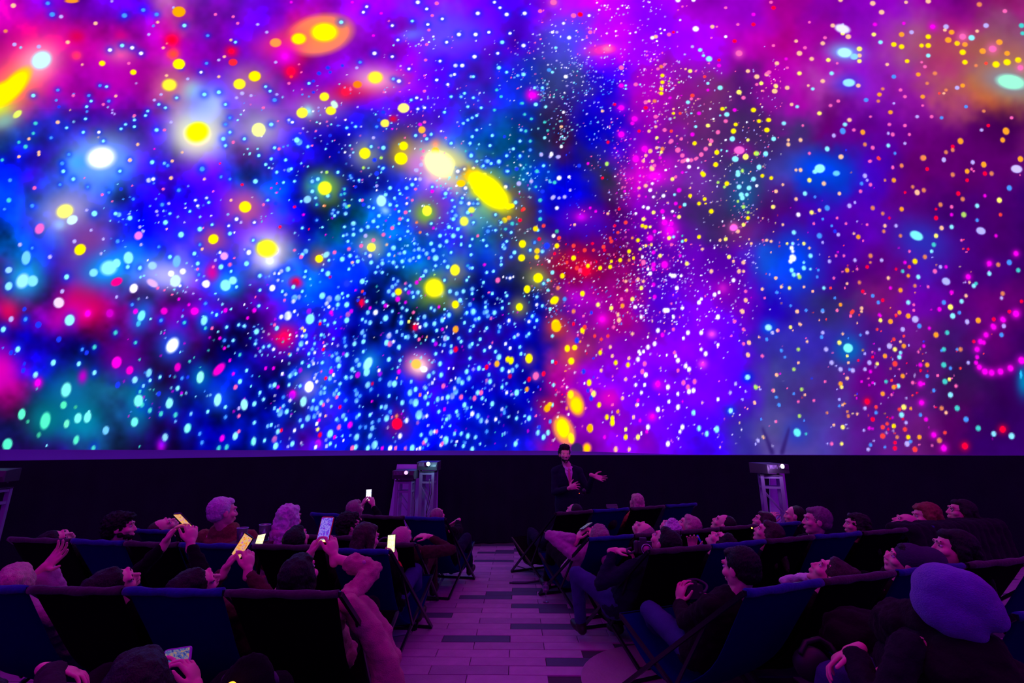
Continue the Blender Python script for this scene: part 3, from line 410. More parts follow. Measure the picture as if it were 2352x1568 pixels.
 (1, 2): "4,57,3m 11,57,3m 2,38,3c 7,37,3c 11,40,3w 17,43,2v 26,45,3c 25,44,2O 33,40,3w 36,35,5c 40,28,4c 37,28,3w 41,34,3w 48,35,3c 39,23,3Y 37,21,3p 32,28,2w 26,27,2w 14,21,4c 12,18,3k 53,15,3c 60,18,3c 66,16,3c 57,14,3c 53,17,3r 56,34,2k 57,37,2w 56,40,3r 46,40,3c 48,43,3w 43,44,3c 46,51,3w 47,53,3w 43,55,3c 37,52,3c 55,52,3c 54,27,3c 57,29,2b 68,44,3c 64,46,3c 69,49,5c 74,44,3m 77,45,4c 76,37,3c 75,33,3b 75,30,3b 70,55,4c 84,35,4c 91,25,4c 93,28,3c 92,33,4c 92,42,3c 86,50,4c 88,54,4c 82,58,4c 84,60,2c 81,65,3c 77,66,3c 87,63,5m 62,66,4c 65,63,3w 63,60,4m 58,66,3r 54,60,2k 49,63,3w 48,66,3w 50,69,3w 35,59,4m 30,60,4c 28,62,4c 26,64,4c 31,62,3c 19,62,3w 8,73,3c 12,72,4c 15,74,3m 25,72,3c 35,73,3c 28,81,7m 26,86,3w 20,83,3b 2,85,3c 17,97,6c 12,93,3c 15,95,3c 20,91,3c 23,96,4c 17,93,2k 6,109,3c 9,108,3c 15,114,4c 18,113,3r 3,122,3c 12,121,5k 13,127,5c 28,125,4c 30,113,3w 35,104,3c 42,102,5c 37,109,3c 48,100,4c 51,97,3w 53,99,3w 46,93,4c 50,93,4c 54,88,4c 56,90,3k 47,86,3c 50,107,3w 51,112,3Y 53,117,4r 51,125,6m 49,128,3w 52,104,3m 58,100,2p 60,86,3v 54,79,4c 57,79,3c 57,75,3c 66,80,4c 68,77,3c 70,80,3c 71,71,3c 68,83,3k 62,116,6c 59,127,3w 62,125,3c 66,119,3m 67,127,2c 70,110,4k 68,103,3c 74,100,4c 76,103,3c 71,92,3r 80,108,5m 86,101,3c 88,99,3c 86,119,5c 85,128,4c 82,129,4k 73,118,2c 74,122,2w 89,110,3b 94,110,3b 86,86,4c 86,80,4c 85,77,3b 89,82,3b 76,86,3b 76,65,3c 96,72,5c 100,71,3r 99,76,3b 95,60,6c 107,62,4m 106,59,3w 107,67,3b 116,71,5c 120,71,5c 122,66,2p 126,71,2b 135,69,3c 124,60,4m 123,56,2c 115,49,4c 125,50,3c 115,82,3c 122,84,2b 112,92,4c 108,92,3c 98,99,3c 100,106,3c 100,111,4c 98,118,4c 102,126,6c 96,129,4c 113,102,5c 116,96,3b 106,104,3b 131,104,4w 118,101,2k 122,100,3O 125,118,4w 116,129,4w 109,129,3m 121,129,3k 130,129,3k 136,129,5c 143,129,3w 140,130,2w 148,122,4c 146,124,3k 144,117,3c 141,106,3k 146,101,3w 142,99,7c 149,100,3w 127,88,4c 135,87,4c 139,88,6c 134,79,5c 139,76,4c 147,74,3w 148,75,3c 148,83,4c 143,81,3O 150,89,3c 150,79,2w 154,70,3w 153,115,4c 156,114,3w 160,96,3c 158,114,3k 159,85,4c 163,84,3w 165,94,3m 168,88,2w 169,101,4c 167,103,3c 164,73,4k 162,63,4c 155,61,3c 151,64,4c 156,67,2w 172,82,5w 175,78,5c 168,83,4c 174,75,3w 178,68,5c 181,70,4c 175,66,2w 171,68,2w 169,57,2w 173,57,2w 161,53,4c 157,44,3c 171,42,4c 175,40,5r 163,42,2w 171,37,3c 165,36,3c 161,36,2c 157,35,4m 155,32,3c 166,30,5w 168,30,3c 178,30,3c 180,33,3c 188,37,4c 190,35,3c 195,36,2c 197,31,3c 188,23,3c 191,19,3c 183,16,3c 188,48,3c 187,55,2c 187,66,4c 191,58,3v 196,57,4c 200,58,2c 185,60,4c 205,63,3c 203,56,4r 206,53,2k 203,68,3k 206,69,4c 212,53,5o 214,47,5c 211,42,3c 201,41,3c 206,38,3w 208,34,2k 205,52,2b 222,49,5y 230,55,3c 226,59,4c 217,58,4c 224,64,4r 223,60,3w 217,74,3c 221,79,3w 230,79,5c 217,94,3w 219,97,3b 211,103,3w 203,105,3w 198,104,4c 195,100,4c 190,98,4w 185,93,3c 183,90,4c 189,92,2c 195,79,4c 199,84,3c 192,84,4k 198,79,4k 180,83,4k 202,86,2c 208,89,4c 230,102,3c 229,125,4c 203,114,3b 193,119,3c 186,118,4c 180,116,3c 174,116,3c 166,122,6c 162,119,2w 162,126,3w 163,125,3k 176,123,2w 175,126,2c 182,127,3c 190,130,4c 197,125,2c 177,99,3c 176,96,3c 163,110,2c 170,109,2c 233,38,3c 234,44,3c 220,35,3w 224,39,3w 231,27,3w 228,29,3c 215,20,3c 214,24,3b 203,21,3c 223,14,3w 207,12,3k 203,6,4c 210,7,4c 202,2,3c 191,6,5c 193,13,3c 196,12,3c 185,7,3c 169,9,4c 163,14,4c 165,12,2w 165,4,2c 156,17,4c 148,18,4c 139,20,6r 143,20,3w 141,17,2w 138,17,2w 133,15,3Y 126,16,4c 112,12,5c 98,16,4c 94,15,3c 91,13,3c 108,16,2b 122,24,3c 115,28,5w 113,34,5c 116,35,5k 119,33,3w 127,27,3c 132,29,4c 130,29,3c 139,28,3c 142,31,3k 149,29,2p 124,38,4c 167,20,2w 163,22,3m 158,23,3c 175,22,6o",
 (2, 2): "6,15,3w 9,10,3c 13,14,3c 25,4,3c 4,28,3c 6,26,3c 27,28,3c 54,23,5y 56,20,4R 46,17,3r 49,32,5B 55,10,2k 62,7,3B 65,28,3R 71,31,3R 77,28,3R 82,20,3k 79,38,3p 87,13,3p 86,9,3p 81,46,3p 70,43,4y 84,52,4y 95,54,4y 96,48,3p 71,59,3p 93,67,3p 60,70,5y 64,80,5Y 62,77,3k 59,77,3B 62,84,4B 55,60,4B 64,48,2B 64,65,2B 27,51,3c 30,52,3r 19,62,4r 12,64,6k 6,67,4r 4,76,4o 28,72,3c 2,70,2c 14,74,2B 69,90,4y 76,101,4y 81,102,4y 81,106,5y 86,96,3o 90,84,3p 93,112,3Y 93,119,4y 104,119,4Y 107,116,2w 103,90,3p 104,90,2w 104,86,3m 84,130,4p 96,130,3p 61,111,6y 40,93,3O 57,93,2k 81,90,2k 74,119,3m 27,90,3c 6,102,4c 2,100,2c 12,100,2k 25,105,3b 14,115,4c 19,119,4c 23,115,4c 15,110,3B 102,2,3w 107,11,3w 111,5,2w 136,11,3w 129,5,4w 131,5,4w 144,3,3w 122,23,4w 99,26,3p 113,29,2w 119,35,4w 113,38,4w 105,42,3w 109,42,3w 106,44,3w 104,49,4w 130,45,2w 138,46,3w 137,43,3k 140,50,4w 147,55,4w 150,58,4w 140,59,3k 145,30,3w 149,25,4w 161,25,4w 136,22,3k 126,27,4m 176,11,4w 191,15,3k 198,6,4p 176,36,3w 161,40,3w 165,44,4w 188,28,2k 199,22,3k 213,29,2p 204,34,4p 199,35,3k 203,45,4p 216,46,3k 220,31,3b 230,23,3k 225,25,3w 233,41,3b 229,63,3p 111,63,4w 110,53,4k 108,60,4k 107,79,3w 110,72,3w 102,72,3w 122,71,5m 131,74,4w 140,80,3w 132,87,3w 140,92,4w 122,94,4w 100,101,3p 106,104,3m 117,100,3m 113,110,4w 107,115,2w 112,114,3m 131,125,4w 134,131,3w 144,110,4w 142,114,3w 144,87,2m 145,70,4k 149,74,4k 150,78,4w 154,77,4w 155,69,4k 162,88,2p 176,85,3w 154,97,4c 159,111,4c 166,116,4c 175,112,5c 187,79,3v 192,71,3v 201,78,2v 210,74,4g 213,74,2p 214,76,2v 226,77,3p 198,85,2v 209,88,3p 229,83,2b 231,90,3b 215,103,2b 228,105,2v 217,119,3p 212,122,3v 210,125,2v 225,127,2v",
 (3, 2): "31,6,4p 25,20,4Y 27,23,2p 33,17,3p 9,25,3v 13,23,3p 4,31,2b 17,41,3b 20,47,3b 39,30,2k 40,33,3p 32,40,4g 32,52,3p 28,58,4g 12,63,3p 9,77,3k 12,83,3b 14,90,2b 22,75,2k 28,80,3b 35,76,4g 38,81,3p 32,87,3k 46,86,3k 33,100,4g 37,104,2b 12,105,3k 39,116,3t 54,25,4v 53,29,4b 57,40,5v 62,52,5v 66,55,2v 70,58,5v 73,62,2k 76,66,4p 78,58,3b 81,59,5v 77,52,3p 76,46,3Y 69,34,5Y 72,26,3p 77,30,2b 88,27,3b 94,25,4v 100,35,2m 86,50,3r 92,44,3v 99,47,3r 96,52,5v 92,58,4v 103,53,4Y 103,22,3R 106,14,4Y 115,15,5o 105,9,4m 120,9,3R 131,10,5o 123,7,4o 137,13,7v 141,19,5b 126,22,5v 127,28,3R 118,31,4R 124,33,3p 127,37,5o 119,40,5Y 114,37,6v 110,46,5o 124,43,4c 123,47,5c 119,53,6R 105,40,3v 126,64,5o 119,64,2v 111,69,4t 116,68,3R 118,74,5o 122,73,5c 120,73,3R 108,80,5o 116,81,3k 99,70,3m 101,71,2v 89,69,3m 97,60,4m 95,66,2k 85,80,2B 56,69,3k 44,66,2B 67,76,2v 70,71,5o 71,74,4Y 69,85,3v 69,91,3b 72,90,3p 58,97,3O 76,96,3O 77,100,4O 81,98,2p 85,98,3p 94,87,6r 92,93,4v 102,92,4R 102,97,4b 99,103,5r 96,111,4m 91,113,3v 64,108,3p 72,110,5Y 75,108,2v 71,125,4Y 62,125,4k 58,125,2v 97,126,4b 95,130,4v 110,128,3b 119,124,4r 119,129,5r 112,107,4R 108,110,5R 113,112,3r 108,118,6R 118,109,5y 121,119,4O 128,112,5R 131,119,5y 141,119,5o 130,125,6v 133,123,4b 134,132,6r 137,130,6R 141,126,2k 155,133,5r 163,129,7m 159,122,6O 154,117,6m 164,115,4R 147,103,5m 142,99,4b 129,106,4v 125,99,6c 127,92,6Y 123,94,4R 143,88,6m 142,71,6m 145,71,3m 135,70,4k 142,54,5m 148,54,5o 145,37,4m 145,33,2B 150,21,4m 156,27,6o 166,25,5t 163,40,5t 161,41,3b 163,54,6t 169,57,4b 148,64,4b 154,77,4b 164,69,6t 168,67,4Y 170,66,2k 174,73,4k 169,81,6c 175,93,6t 183,103,6b 161,93,5O 165,97,4p 178,40,5O 175,40,3b 185,52,4v 178,57,3R 169,2,6Y 171,10,6c 177,7,4b 184,15,5v 194,14,6o 159,4,5m 217,19,5v 215,27,5b 222,6,4r 208,13,4r 190,33,4r 194,111,6t 208,116,6c 224,118,7c 216,112,7r 182,127,7r 211,133,6r 233,134,6y 89,3,4p 67,5,3k 80,7,4R 79,10,3k 87,9,2R 39,5,3b 54,5,4b 57,13,2R 228,8,7m 216,13,6m 208,20,6m 201,27,6m 196,33,6m 199,34,5m 193,40,6m 193,47,5m 192,52,5m 195,56,6m 200,60,7m 206,61,7m 214,60,7m 223,57,7m 233,50,8m",
}
OFF = {0: 0, 1: 600, 2: 1200, 3: 1752}
# zones of fine scattered dots: x0,y0,x1,y1,count,rmin,rmax,palette
ZONES = [
 (600,380,1230,760,300,1.2,2.8,'cccccctwbm'),(600,740,1230,1032,330,1.1,2.9,'ccccwwtmb'),(230,420,620,760,90,1.4,3,'cccwvb'),(880,80,1300,330,240,.9,2.2,'wwvkc'),
 (1180,0,1560,220,320,.9,2.2,'wwvk'),(1240,130,1420,330,240,.9,2,'vvwbc'),(1400,180,1560,620,260,.9,2.2,'wkkvm'),(1480,150,1780,600,420,.9,2,'vvwkp'),
 (1230,560,1480,650,240,.9,2,'RvkwOr'),(1220,640,1500,760,220,.9,1.8,'vbwk'),(1460,560,1740,740,330,.9,1.8,'wvkw'),(1300,350,1440,620,140,.9,1.6,'vvkB'),
 (1380,700,1720,1030,160,.9,2,'wwpk'),(1720,380,2352,1020,70,1.2,2.3,'kvpROm'),(1700,150,1800,560,70,.9,1.6,'vk'),(1900,800,2200,1040,60,1.4,2.8,'rRomvk'),
 (1250,700,1400,1030,60,1.2,2.4,'rkwo'),(0,760,600,1030,60,1.5,3,'tcbm'),(560,200,900,420,90,1.4,2.8,'cvwkb'),(900,330,1240,560,130,1.2,2.6,'ccwt'),(1230,200,1300,420,40,1.5,3,'tcb'),
 (0,0,600,350,20,2,3.5,'pvcb'),
]


def fold(a, n):
    a = np.mod(a, 2 * n)
    return np.where(a > n, 2 * n - a, a)


DOME_C = Vector((2.0, -3.5, 1.5)); DOME_R = 12.86


def dome_points(dirs):
    """where rays from the middle of the seats meet the dome"""
    o = np.array([0, 0, EYE]) - np.array(DOME_C)
    b = dirs @ o
    c = o @ o - DOME_R ** 2
    t = -b + np.sqrt(b * b - c)
    return dirs * t[..., None] + np.array([0, 0, EYE])


def to_px(P):
    """photo pixel of world points"""
    q = (P - np.array([0, 0, EYE])) @ np.array(CAM_R)
    z = np.minimum(q[..., 2], -1e-3)
    return W / 2 + F * q[..., 0] / -z, H / 2 - F * q[..., 1] / -z


def paint():
    du = 0.00262
    us = np.arange(-1.47, 1.47, du); vs = np.arange(-0.022, 1.27, du)
    U, V = np.meshgrid(us, vs)
    D = np.stack([U, np.ones_like(U), V], -1)
    D /= np.linalg.norm(D, axis=-1, keepdims=True)
    P = dome_points(D)
    PX, PY = to_px(P)
    C = base_colour(fold(PX, W), fold(PY, 330.0) * (PY < 0) + PY * (PY >= 0))
    nv, nu = U.shape

    def stamp(x, y, rx, ry, ang, col, alpha, kind):
        d = ray(x, y)
        if d.y <= 0: return
        ci, cj = (d.z / d.y - vs[0]) / du, (d.x / d.y - us[0]) / du
        ext = max(rx, ry) * (2.3 if kind == 'g' else 1.35) + 4
        w = int(ext / (F * du) * 1.6) + 3
        i0, i1 = max(0, int(ci) - w), min(nv, int(ci) + w); j0, j1 = max(0, int(cj) - w), min(nu, int(cj) + w)
        if i0 >= i1 or j0 >= j1: return
        dx, dy = PX[i0:i1, j0:j1] - x, PY[i0:i1, j0:j1] - y
        a = math.radians(ang); ca, sa = math.cos(a), math.sin(a)
        ex, ey = (dx * ca + dy * sa) / rx, (-dx * sa + dy * ca) / ry
        q = np.sqrt(ex * ex + ey * ey)
        if kind == 'g': al = alpha * np.exp(-q ** 2.2)
        elif kind == 'e': al = alpha * np.clip((1.25 - q) / 0.35, 0, 1) * 0.9
        else:
            soft = min(0.7, 2.6 / min(rx, ry) + 0.12) if max(rx, ry) < 17 else 0.55
            al = alpha * np.clip((1 + soft / 2 - q) / soft, 0, 1)
            al = al * al * (3 - 2 * al)
        C[i0:i1, j0:j1] = C[i0:i1, j0:j1] * (1 - al[..., None]) + np.array(col, float) * al[..., None]

    for x, y, rx, ry, ang, col, al, k in BIG:
        if k == 'g': stamp(x, y, rx * 1.18, ry * 1.18, ang, col, min(1, al * 1.08), k)
        elif k == 'e': stamp(x, y, rx, ry, ang, col, al, k)
    r = np.random.default_rng(5)
    for x0, y0, x1, y1, n, r0, r1, pal in ZONES:
        # clustered, never an even scatter
        cl = r.random((max(3, n // 14), 2))
        for k in range(n):
            if r.random() < 0.55:
                c = cl[r.integers(len(cl))]; fx, fy = c + r.normal(0, 0.07, 2)
            else: fx, fy = r.random(2)
            x, y = x0 + (x1 - x0) * fx, y0 + (y1 - y0) * fy
            if y > 1030: continue
            rr = r0 + (r1 - r0) * r.random() ** 1.5
            st = 1.0 + max(0, (y - 550) / 700) * 0.8
            tilt = 16 if x < 1200 else (-22 if x > 1750 else 0)
            stamp(x, y, rr, rr * st, tilt, PAL[pal[r.integers(len(pal))]], 0.55 + 0.45 * r.random(), 'd')
    for (tx, ty), s in TILES.items():
        for tok in s.split():
            a, b, c = tok.split(',')
            x, y = OFF[tx] + float(a) * SC, ty * 350 + float(b) * SC
            if y > 1034: continue
            rr = float(c[:-1]) * SC * (0.42, 0.42, 0.42, 0.38)[tx] * (1.12 if ty == 0 else 1.0)
            col = PAL[c[-1]]
            st = 1.0 + max(0, (y - 500) / 700) * 0.75
            st = st if tx < 3 else 1.15
            tilt = 18 if x < 900 else 8 if x < 1250 else 0 if x < 1700 else -28
            if y < 300: st, tilt = 0.86, 10
            if c[-1] in 'mrBk' and float(c[:-1]) > 5: stamp(x, y, rr * 1.8, rr * 1.8, 0, col, .6, 'g')
            if c[-1] in 'cbtwyY' and float(c[:-1]) >= 3:
                halo = (0, 50, 250) if (c[-1] in 'cbtw' and x < 1250) else None
                if halo: stamp(x, y, rr * 2.5, rr * 2.6 * st, tilt, halo, .5, 'g')
            stamp(x, y, rr, rr * st, tilt, col, 1.0 if tx < 3 else 0.88, 'd')
    for x, y, rx, ry, ang, col, al, k in BIG:
        if k == 'd':
            stamp(x, y, rx, ry, ang, col, al, k)
    # two faint darker slanting lines, stronger towards the bottom
    for (xa, ya, xb, yb) in ((1752, 985, 1774, 1040), (1812, 985, 1796, 1040)):
        for t in np.linspace(0, 1, 14):
            stamp(xa + (xb - xa) * t, ya + (yb - ya) * t, 3.2 + 2 * t, 6, 0, (48, 26, 112), .35 + .3 * t, 'g')
    # shadow of the presenter's head, painted into the picture
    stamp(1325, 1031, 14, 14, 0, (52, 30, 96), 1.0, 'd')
    C = np.clip(C, 0, 255) / 255
    L = np.where(C <= 0.04045, C / 12.92, ((C + 0.055) / 1.055) ** 2.4)
    L = L * (1 + 0.9 * np.clip((L - 0.75) / 0.25, 0, 1))     # the projector's clipped highlights
    return P, L, nv, nu


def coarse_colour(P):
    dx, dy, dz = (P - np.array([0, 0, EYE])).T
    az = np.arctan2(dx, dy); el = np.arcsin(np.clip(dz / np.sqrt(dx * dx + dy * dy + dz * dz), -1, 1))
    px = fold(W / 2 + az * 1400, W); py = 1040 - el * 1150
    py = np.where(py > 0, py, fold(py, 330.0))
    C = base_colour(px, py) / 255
    return np.where(C <= 0.04045, C / 12.92, ((C + 0.055) / 1.055) ** 2.4) * np.array([2.3, 0.3, 1.2])  # unseen rear and overhead: red boosted beyond the visible picture to light the audience


def build_dome():
    P, L, nv, nu = paint()
    n1 = nv * nu
    V1 = P.reshape(-1, 3); C1 = L.reshape(-1, 3)
    idx = np.arange(n1).reshape(nv, nu)
    Q = np.stack([idx[:-1, :-1], idx[:-1, 1:], idx[1:, 1:], idx[1:, :-1]], -1).reshape(-1, 4)
    # the rest of the dome, behind and overhead, 3 cm further out
    na, ne = 120, 40
    az = np.linspace(0, 2 * PI, na, endpoint=False); el = np.linspace(-0.01, PI / 2 - 0.01, ne)
    A, E = np.meshgrid(az, el)
    R2 = DOME_R + 0.03
    S = np.stack([R2 * np.cos(E) * np.cos(A), R2 * np.cos(E) * np.sin(A), R2 * np.sin(E)], -1).reshape(-1, 3) + np.array(DOME_C)
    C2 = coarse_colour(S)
    back = 0.9 + 0.1 * np.clip((S[:, 1:2] + 2) / 5, 0, 1)
    i2 = np.arange(na * ne).reshape(ne, na) + n1
    Q2 = np.stack([i2[:-1], np.roll(i2[:-1], -1, 1), np.roll(i2[1:], -1, 1), i2[1:]], -1).reshape(-1, 4)
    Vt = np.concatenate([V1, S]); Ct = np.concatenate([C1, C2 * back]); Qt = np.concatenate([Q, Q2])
    me = bpy.data.meshes.new('ceiling')
    me.vertices.add(len(Vt)); me.vertices.foreach_set('co', Vt.astype(np.float32).ravel())
    me.loops.add(Qt.size); me.loops.foreach_set('vertex_index', Qt.astype(np.int32).ravel())
    me.polygons.add(len(Qt)); me.polygons.foreach_set('loop_start', np.arange(0, Qt.size, 4, dtype=np.int32))
    try: me.polygons.foreach_set('loop_total', np.full(len(Qt), 4, dtype=np.int32))
    except Exception: pass
    me.update(calc_edges=True)
    at = me.color_attributes.new('picture', 'FLOAT_COLOR', 'POINT')
    at.data.foreach_set('color', np.concatenate([Ct, np.ones((len(Ct), 1))], 1).astype(np.float32).ravel())
    m = bpy.data.materials.new('dome_screen'); m.use_nodes = True
    nt = m.node_tree; nt.nodes.clear()
    a = nt.nodes.new('ShaderNodeVertexColor'); a.layer_name = 'picture'
    e = nt.nodes.new('ShaderNodeEmission'); e.inputs[1].default_value = 1.0
    o = nt.nodes.new('ShaderNodeOutputMaterial')
    nt.links.new(a.outputs['Color'], e.inputs['Color']); nt.links.new(e.outputs[0], o.inputs['Surface'])
    m.cycles.emission_sampling = 'NONE'
    ob = link('ceiling', me, m)
    tag(ob, 'dome screen overhead filled with a projected starfield in blue, violet, magenta and yellow', None, None, 'structure')
    return ob


build_dome()
# ------------------------------------------------------------------ wall skirt, lip of the dome, floor
M_CURTAIN = mat('black_drape', (0.008, 0.008, 0.02), 0.9, noise=0.35, scale=3, bump=0.3, bscale=8, spec=0.15, sheen=0.1)
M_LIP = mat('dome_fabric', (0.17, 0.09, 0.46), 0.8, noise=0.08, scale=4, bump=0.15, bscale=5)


def rim(az, dr=0.0):
    """point of the wall circle straight ahead of the seats at azimuth az (radians, 0 = ahead, + = right)"""
    d = Vector((math.sin(az), math.cos(az)))
    c = Vector((DOME_C.x, DOME_C.y))
    b = d.dot(-c); q = c.length_squared - (DOME_R - dr) ** 2
    t = -b + math.sqrt(b * b - q)
    return d * t


def smooth(x, a, b):
    t = min(1, max(0, (x - a) / (b - a)))
    return t * t * (3 - 2 * t)


def lip_low(az):
    D = math.degrees(az)
    return 1.55 - 0.055 * smooth(-D, 14, 50)


def build_wall():
    # pleated black drape, a full ring
    n = 1440
    vs, fs = [], []
    zs = [0.0, 0.02, 0.5, 1.0, 1.40, 1.47]
    for i in range(n):
        az = -PI + 2 * PI * i / n
        for k, z in enumerate(zs):
            fold_ = 0.022 * math.sin(i * 0.9) + 0.03 * math.sin(i * 0.23 + 1.3) * (1 - z / 2)
            p = rim(az, 0.12 + fold_ * (0.4 + 0.6 * (1 - z / 1.5)))
            vs.append((p.x, p.y, z if k < len(zs) - 1 else lip_low(az) + 0.01))
    m = len(zs)
    for i in range(n):
        j = (i + 1) % n
        for k in range(m - 1):
            fs.append((i * m + k, j * m + k, j * m + k + 1, i * m + k + 1))
    me = bpy.data.meshes.new('wall_round'); me.from_pydata(vs, [], fs)
    o = link('wall_round', me, M_CURTAIN)
    tag(o, 'low black drape wall running round the room below the dome', None, None, 'structure')
    # lip: unlit pale strip between drape and picture
    vs, fs = [], []
    n = 720
    for i in range(n):
        az = -PI + 2 * PI * i / n
        D = math.degrees(az)
        lo = lip_low(az); hi = 1.645 - 0.093 * smooth(D, 2, 26) if D > 0 else 1.645
        for z, dr in ((lo, 0.05), (lo, 0.09), (lo + 0.012, 0.10), (lo + 0.02, 0.075), (hi - 0.01, 0.05), (hi, 0.045), (hi, 0.02)):
            p = rim(az, dr + 0.004 * math.sin(i * 0.35) * math.sin(i * 0.061))
            vs.append((p.x, p.y, z))
    for i in range(n):
        j = (i + 1) % n
        for k in range(6):
            fs.append((i * 7 + k, j * 7 + k, j * 7 + k + 1, i * 7 + k + 1))
    me = bpy.data.meshes.new('trim_1'); me.from_pydata(vs, [], fs)
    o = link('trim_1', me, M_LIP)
    tag(o, 'plain purple-lit hem strip under the edge of the projected picture', None, None, 'structure')


build_wall()

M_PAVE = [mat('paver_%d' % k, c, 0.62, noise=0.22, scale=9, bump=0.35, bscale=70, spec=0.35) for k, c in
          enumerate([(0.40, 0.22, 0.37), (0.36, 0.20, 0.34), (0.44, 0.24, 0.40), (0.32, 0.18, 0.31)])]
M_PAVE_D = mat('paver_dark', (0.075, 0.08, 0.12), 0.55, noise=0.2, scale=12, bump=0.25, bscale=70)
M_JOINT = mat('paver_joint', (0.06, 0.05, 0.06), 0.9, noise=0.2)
COVER_C, COVER_R = Vector((1.10, 3.78, 0)), 0.66


def build_floor():
    fl = MB()
    n = 96
    ring = [rim(-PI + 2 * PI * i / n, 0.0) for i in range(n)]
    vs = [(p.x, p.y, -0.012) for p in ring] + [(p.x, p.y, -0.12) for p in ring]
    fs = [tuple(range(n)), tuple(range(n, 2 * n))[::-1]] + [(i, i + n, (i + 1) % n + n, (i + 1) % n) for i in range(n)]
    fl.add(vs, fs)
    f = fl.build('floor', M_JOINT)
    tag(f, 'floor of long staggered rectangular pavers, mostly pale with scattered dark ones', None, None, 'structure')
    P, L, g, g2 = 0.150, 0.600, 0.0035, 0.0025
    meshes = {}

    def paver_mesh(k):
        if k not in meshes:
            b = MB(); hx_, hy_, t, c = L / 2 - g2, P / 2 - g, 0.012, 0.003
            vs = [(-hx_, -hy_, -t), (hx_, -hy_, -t), (hx_, hy_, -t), (-hx_, hy_, -t), (-hx_, -hy_, -c), (hx_, -hy_, -c), (hx_, hy_, -c), (-hx_, hy_, -c),
                  (-hx_ + c, -hy_ + c, 0), (hx_ - c, -hy_ + c, 0), (hx_ - c, hy_ - c, 0), (-hx_ + c, hy_ - c, 0)]
            fs = [(8, 9, 10, 11)] + [(i, (i + 1) % 4, (i + 1) % 4 + 4, i + 4) for i in range(4)] + [(i + 4, (i + 1) % 4 + 4, (i + 1) % 4 + 8, i + 8) for i in range(4)]
            b.add(vs, fs)
            me = b.mesh('paver'); me.materials.append(M_PAVE_D if k == 'd' else M_PAVE[k])
            meshes[k] = me
        return meshes[k]

    dark_px = [(1140,1365),(1190,1352),(1180,1366),(1080,1371),(1230,1363),(1200,1438),(1270,1438),(1055,1466),(1130,1466),(1300,1519),(1290,1401),(1005,1411),
               (1250,1337),(1215,1337),(1120,1267),(1165,1265),(1260,1386),(1230,1308),(1265,1313),(1160,1252),(1105,1290),(1225,1258),(1245,1262)]
    darks = set()

    def cell(x, y):
        r = int(math.floor(y / P)); off = -0.078 if r % 2 == 0 else -0.386
        return r, int(math.floor((x - off) / L))

    r0 = 26  # first row starts near y=3.9
    # line the rows up with the joint seen at y=3.874 m
    yoff = (3.874 % P)

    def cell2(x, y):
        r = int(math.floor((y - yoff) / P)); off = -0.078 if r % 2 == 1 else -0.386
        return r, int(math.floor((x - off) / L)), off
    for px, py in dark_px:
        p = at_z(px, py, 0)
        darks.add(cell2(p.x, p.y)[:2])
    cells = []
    rr = random.Random(3)
    for r in range(int((3.2 - yoff) / P), int((10.6 - yoff) / P)):
        off = -0.078 if r % 2 == 1 else -0.386
        for k in range(-13, 14):
            x = off + (k + 0.5) * L; y = yoff + (r + 0.5) * P
            if (Vector((x, y)) - Vector((DOME_C.x, DOME_C.y))).length > DOME_R - 0.3: continue
            if (Vector((x, y)) - COVER_C.xy).length < COVER_R - 0.02: continue
            far = abs(x - 0.02) - 0.0
            cells.append((abs(x) / (0.9 + 0.25 * max(0, y - 3)) + max(0, y - 9) * 2 + (3 if y < 3.6 else 0), x, y, r, k))
    cells.sort()
    stuff = {0: MB(), 1: MB()}
    count = 0
    for s, x, y, r, k in cells:
        dark = (r, k) in darks or (abs(x) > 1.2 and rr.random() < 0.09)
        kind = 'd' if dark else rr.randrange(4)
        near_cover = (Vector((x, y)) - COVER_C.xy).length < COVER_R + 0.31
        if count < 298:
            o = bpy.data.objects.new('paver', paver_mesh(kind)); COL.objects.link(o)
            o.parent = f; o.location = (x, y, rr.uniform(-0.0015, 0.0015))
            o.rotation_euler = (rr.uniform(-.002, .002), rr.uniform(-.001, .001), 0)
            count += 1
        else:
            z = rr.uniform(-0.0015, 0.0015)
            stuff[1 if dark else 0].box((x, y, z - 0.006), (L - 2 * g2, P - 2 * g, 0.012))
    a = stuff[0].build('outer_pavers', M_PAVE[1], f); a['kind'] = 'stuff'
    if stuff[1].v:
        a = stuff[1].build('dark_outer_pavers', M_PAVE_D, f); a['kind'] = 'stuff'
    c = MB()
    c.lathe([(COVER_R - 0.012, -0.01), (COVER_R - 0.012, 0.001), (COVER_R - 0.02, 0.006), (0.3, 0.006), (0.01, 0.006)], COVER_C, 64)
    o = c.build('round_slab', mat('slab', (0.36, 0.17, 0.28), 0.7, noise=0.25, scale=6, bump=0.4, bscale=40), f, smooth=False)


build_floor()

# ------------------------------------------------------------------ deck chairs
M_FRAME = mat('black_steel', (0.02, 0.018, 0.03), 0.3, 0.5, spec=0.5)
M_BLUE = mat('blue_canvas', (0.003, 0.005, 0.11), 0.85, noise=0.15, scale=14, bump=0.25, bscale=220, spec=0.03)
M_BLUE_LIT_HEM = mat('blue_canvas_lit_hem', (0.014, 0.012, 0.24), 0.8, noise=0.3, scale=25, bump=0.6, bscale=60, sheen=0.15, spec=0.1)  # same blue canvas, colour lightened to paint the highlight along the top edge
M_BLACK_LIT_HEM = mat('black_canvas_lit_hem', (0.06, 0.034, 0.055), 0.8, noise=0.4, scale=25, bump=0.6, bscale=60, sheen=0.2, spec=0.1)  # same black canvas, lighter and with sheen: highlight painted on the top edge
M_BLACK = mat('black_canvas', (0.006, 0.004, 0.006), 0.9, noise=0.2, scale=14, bump=0.3, bscale=220, spec=0.03)
HT = 0.90


class Seat:
    pass


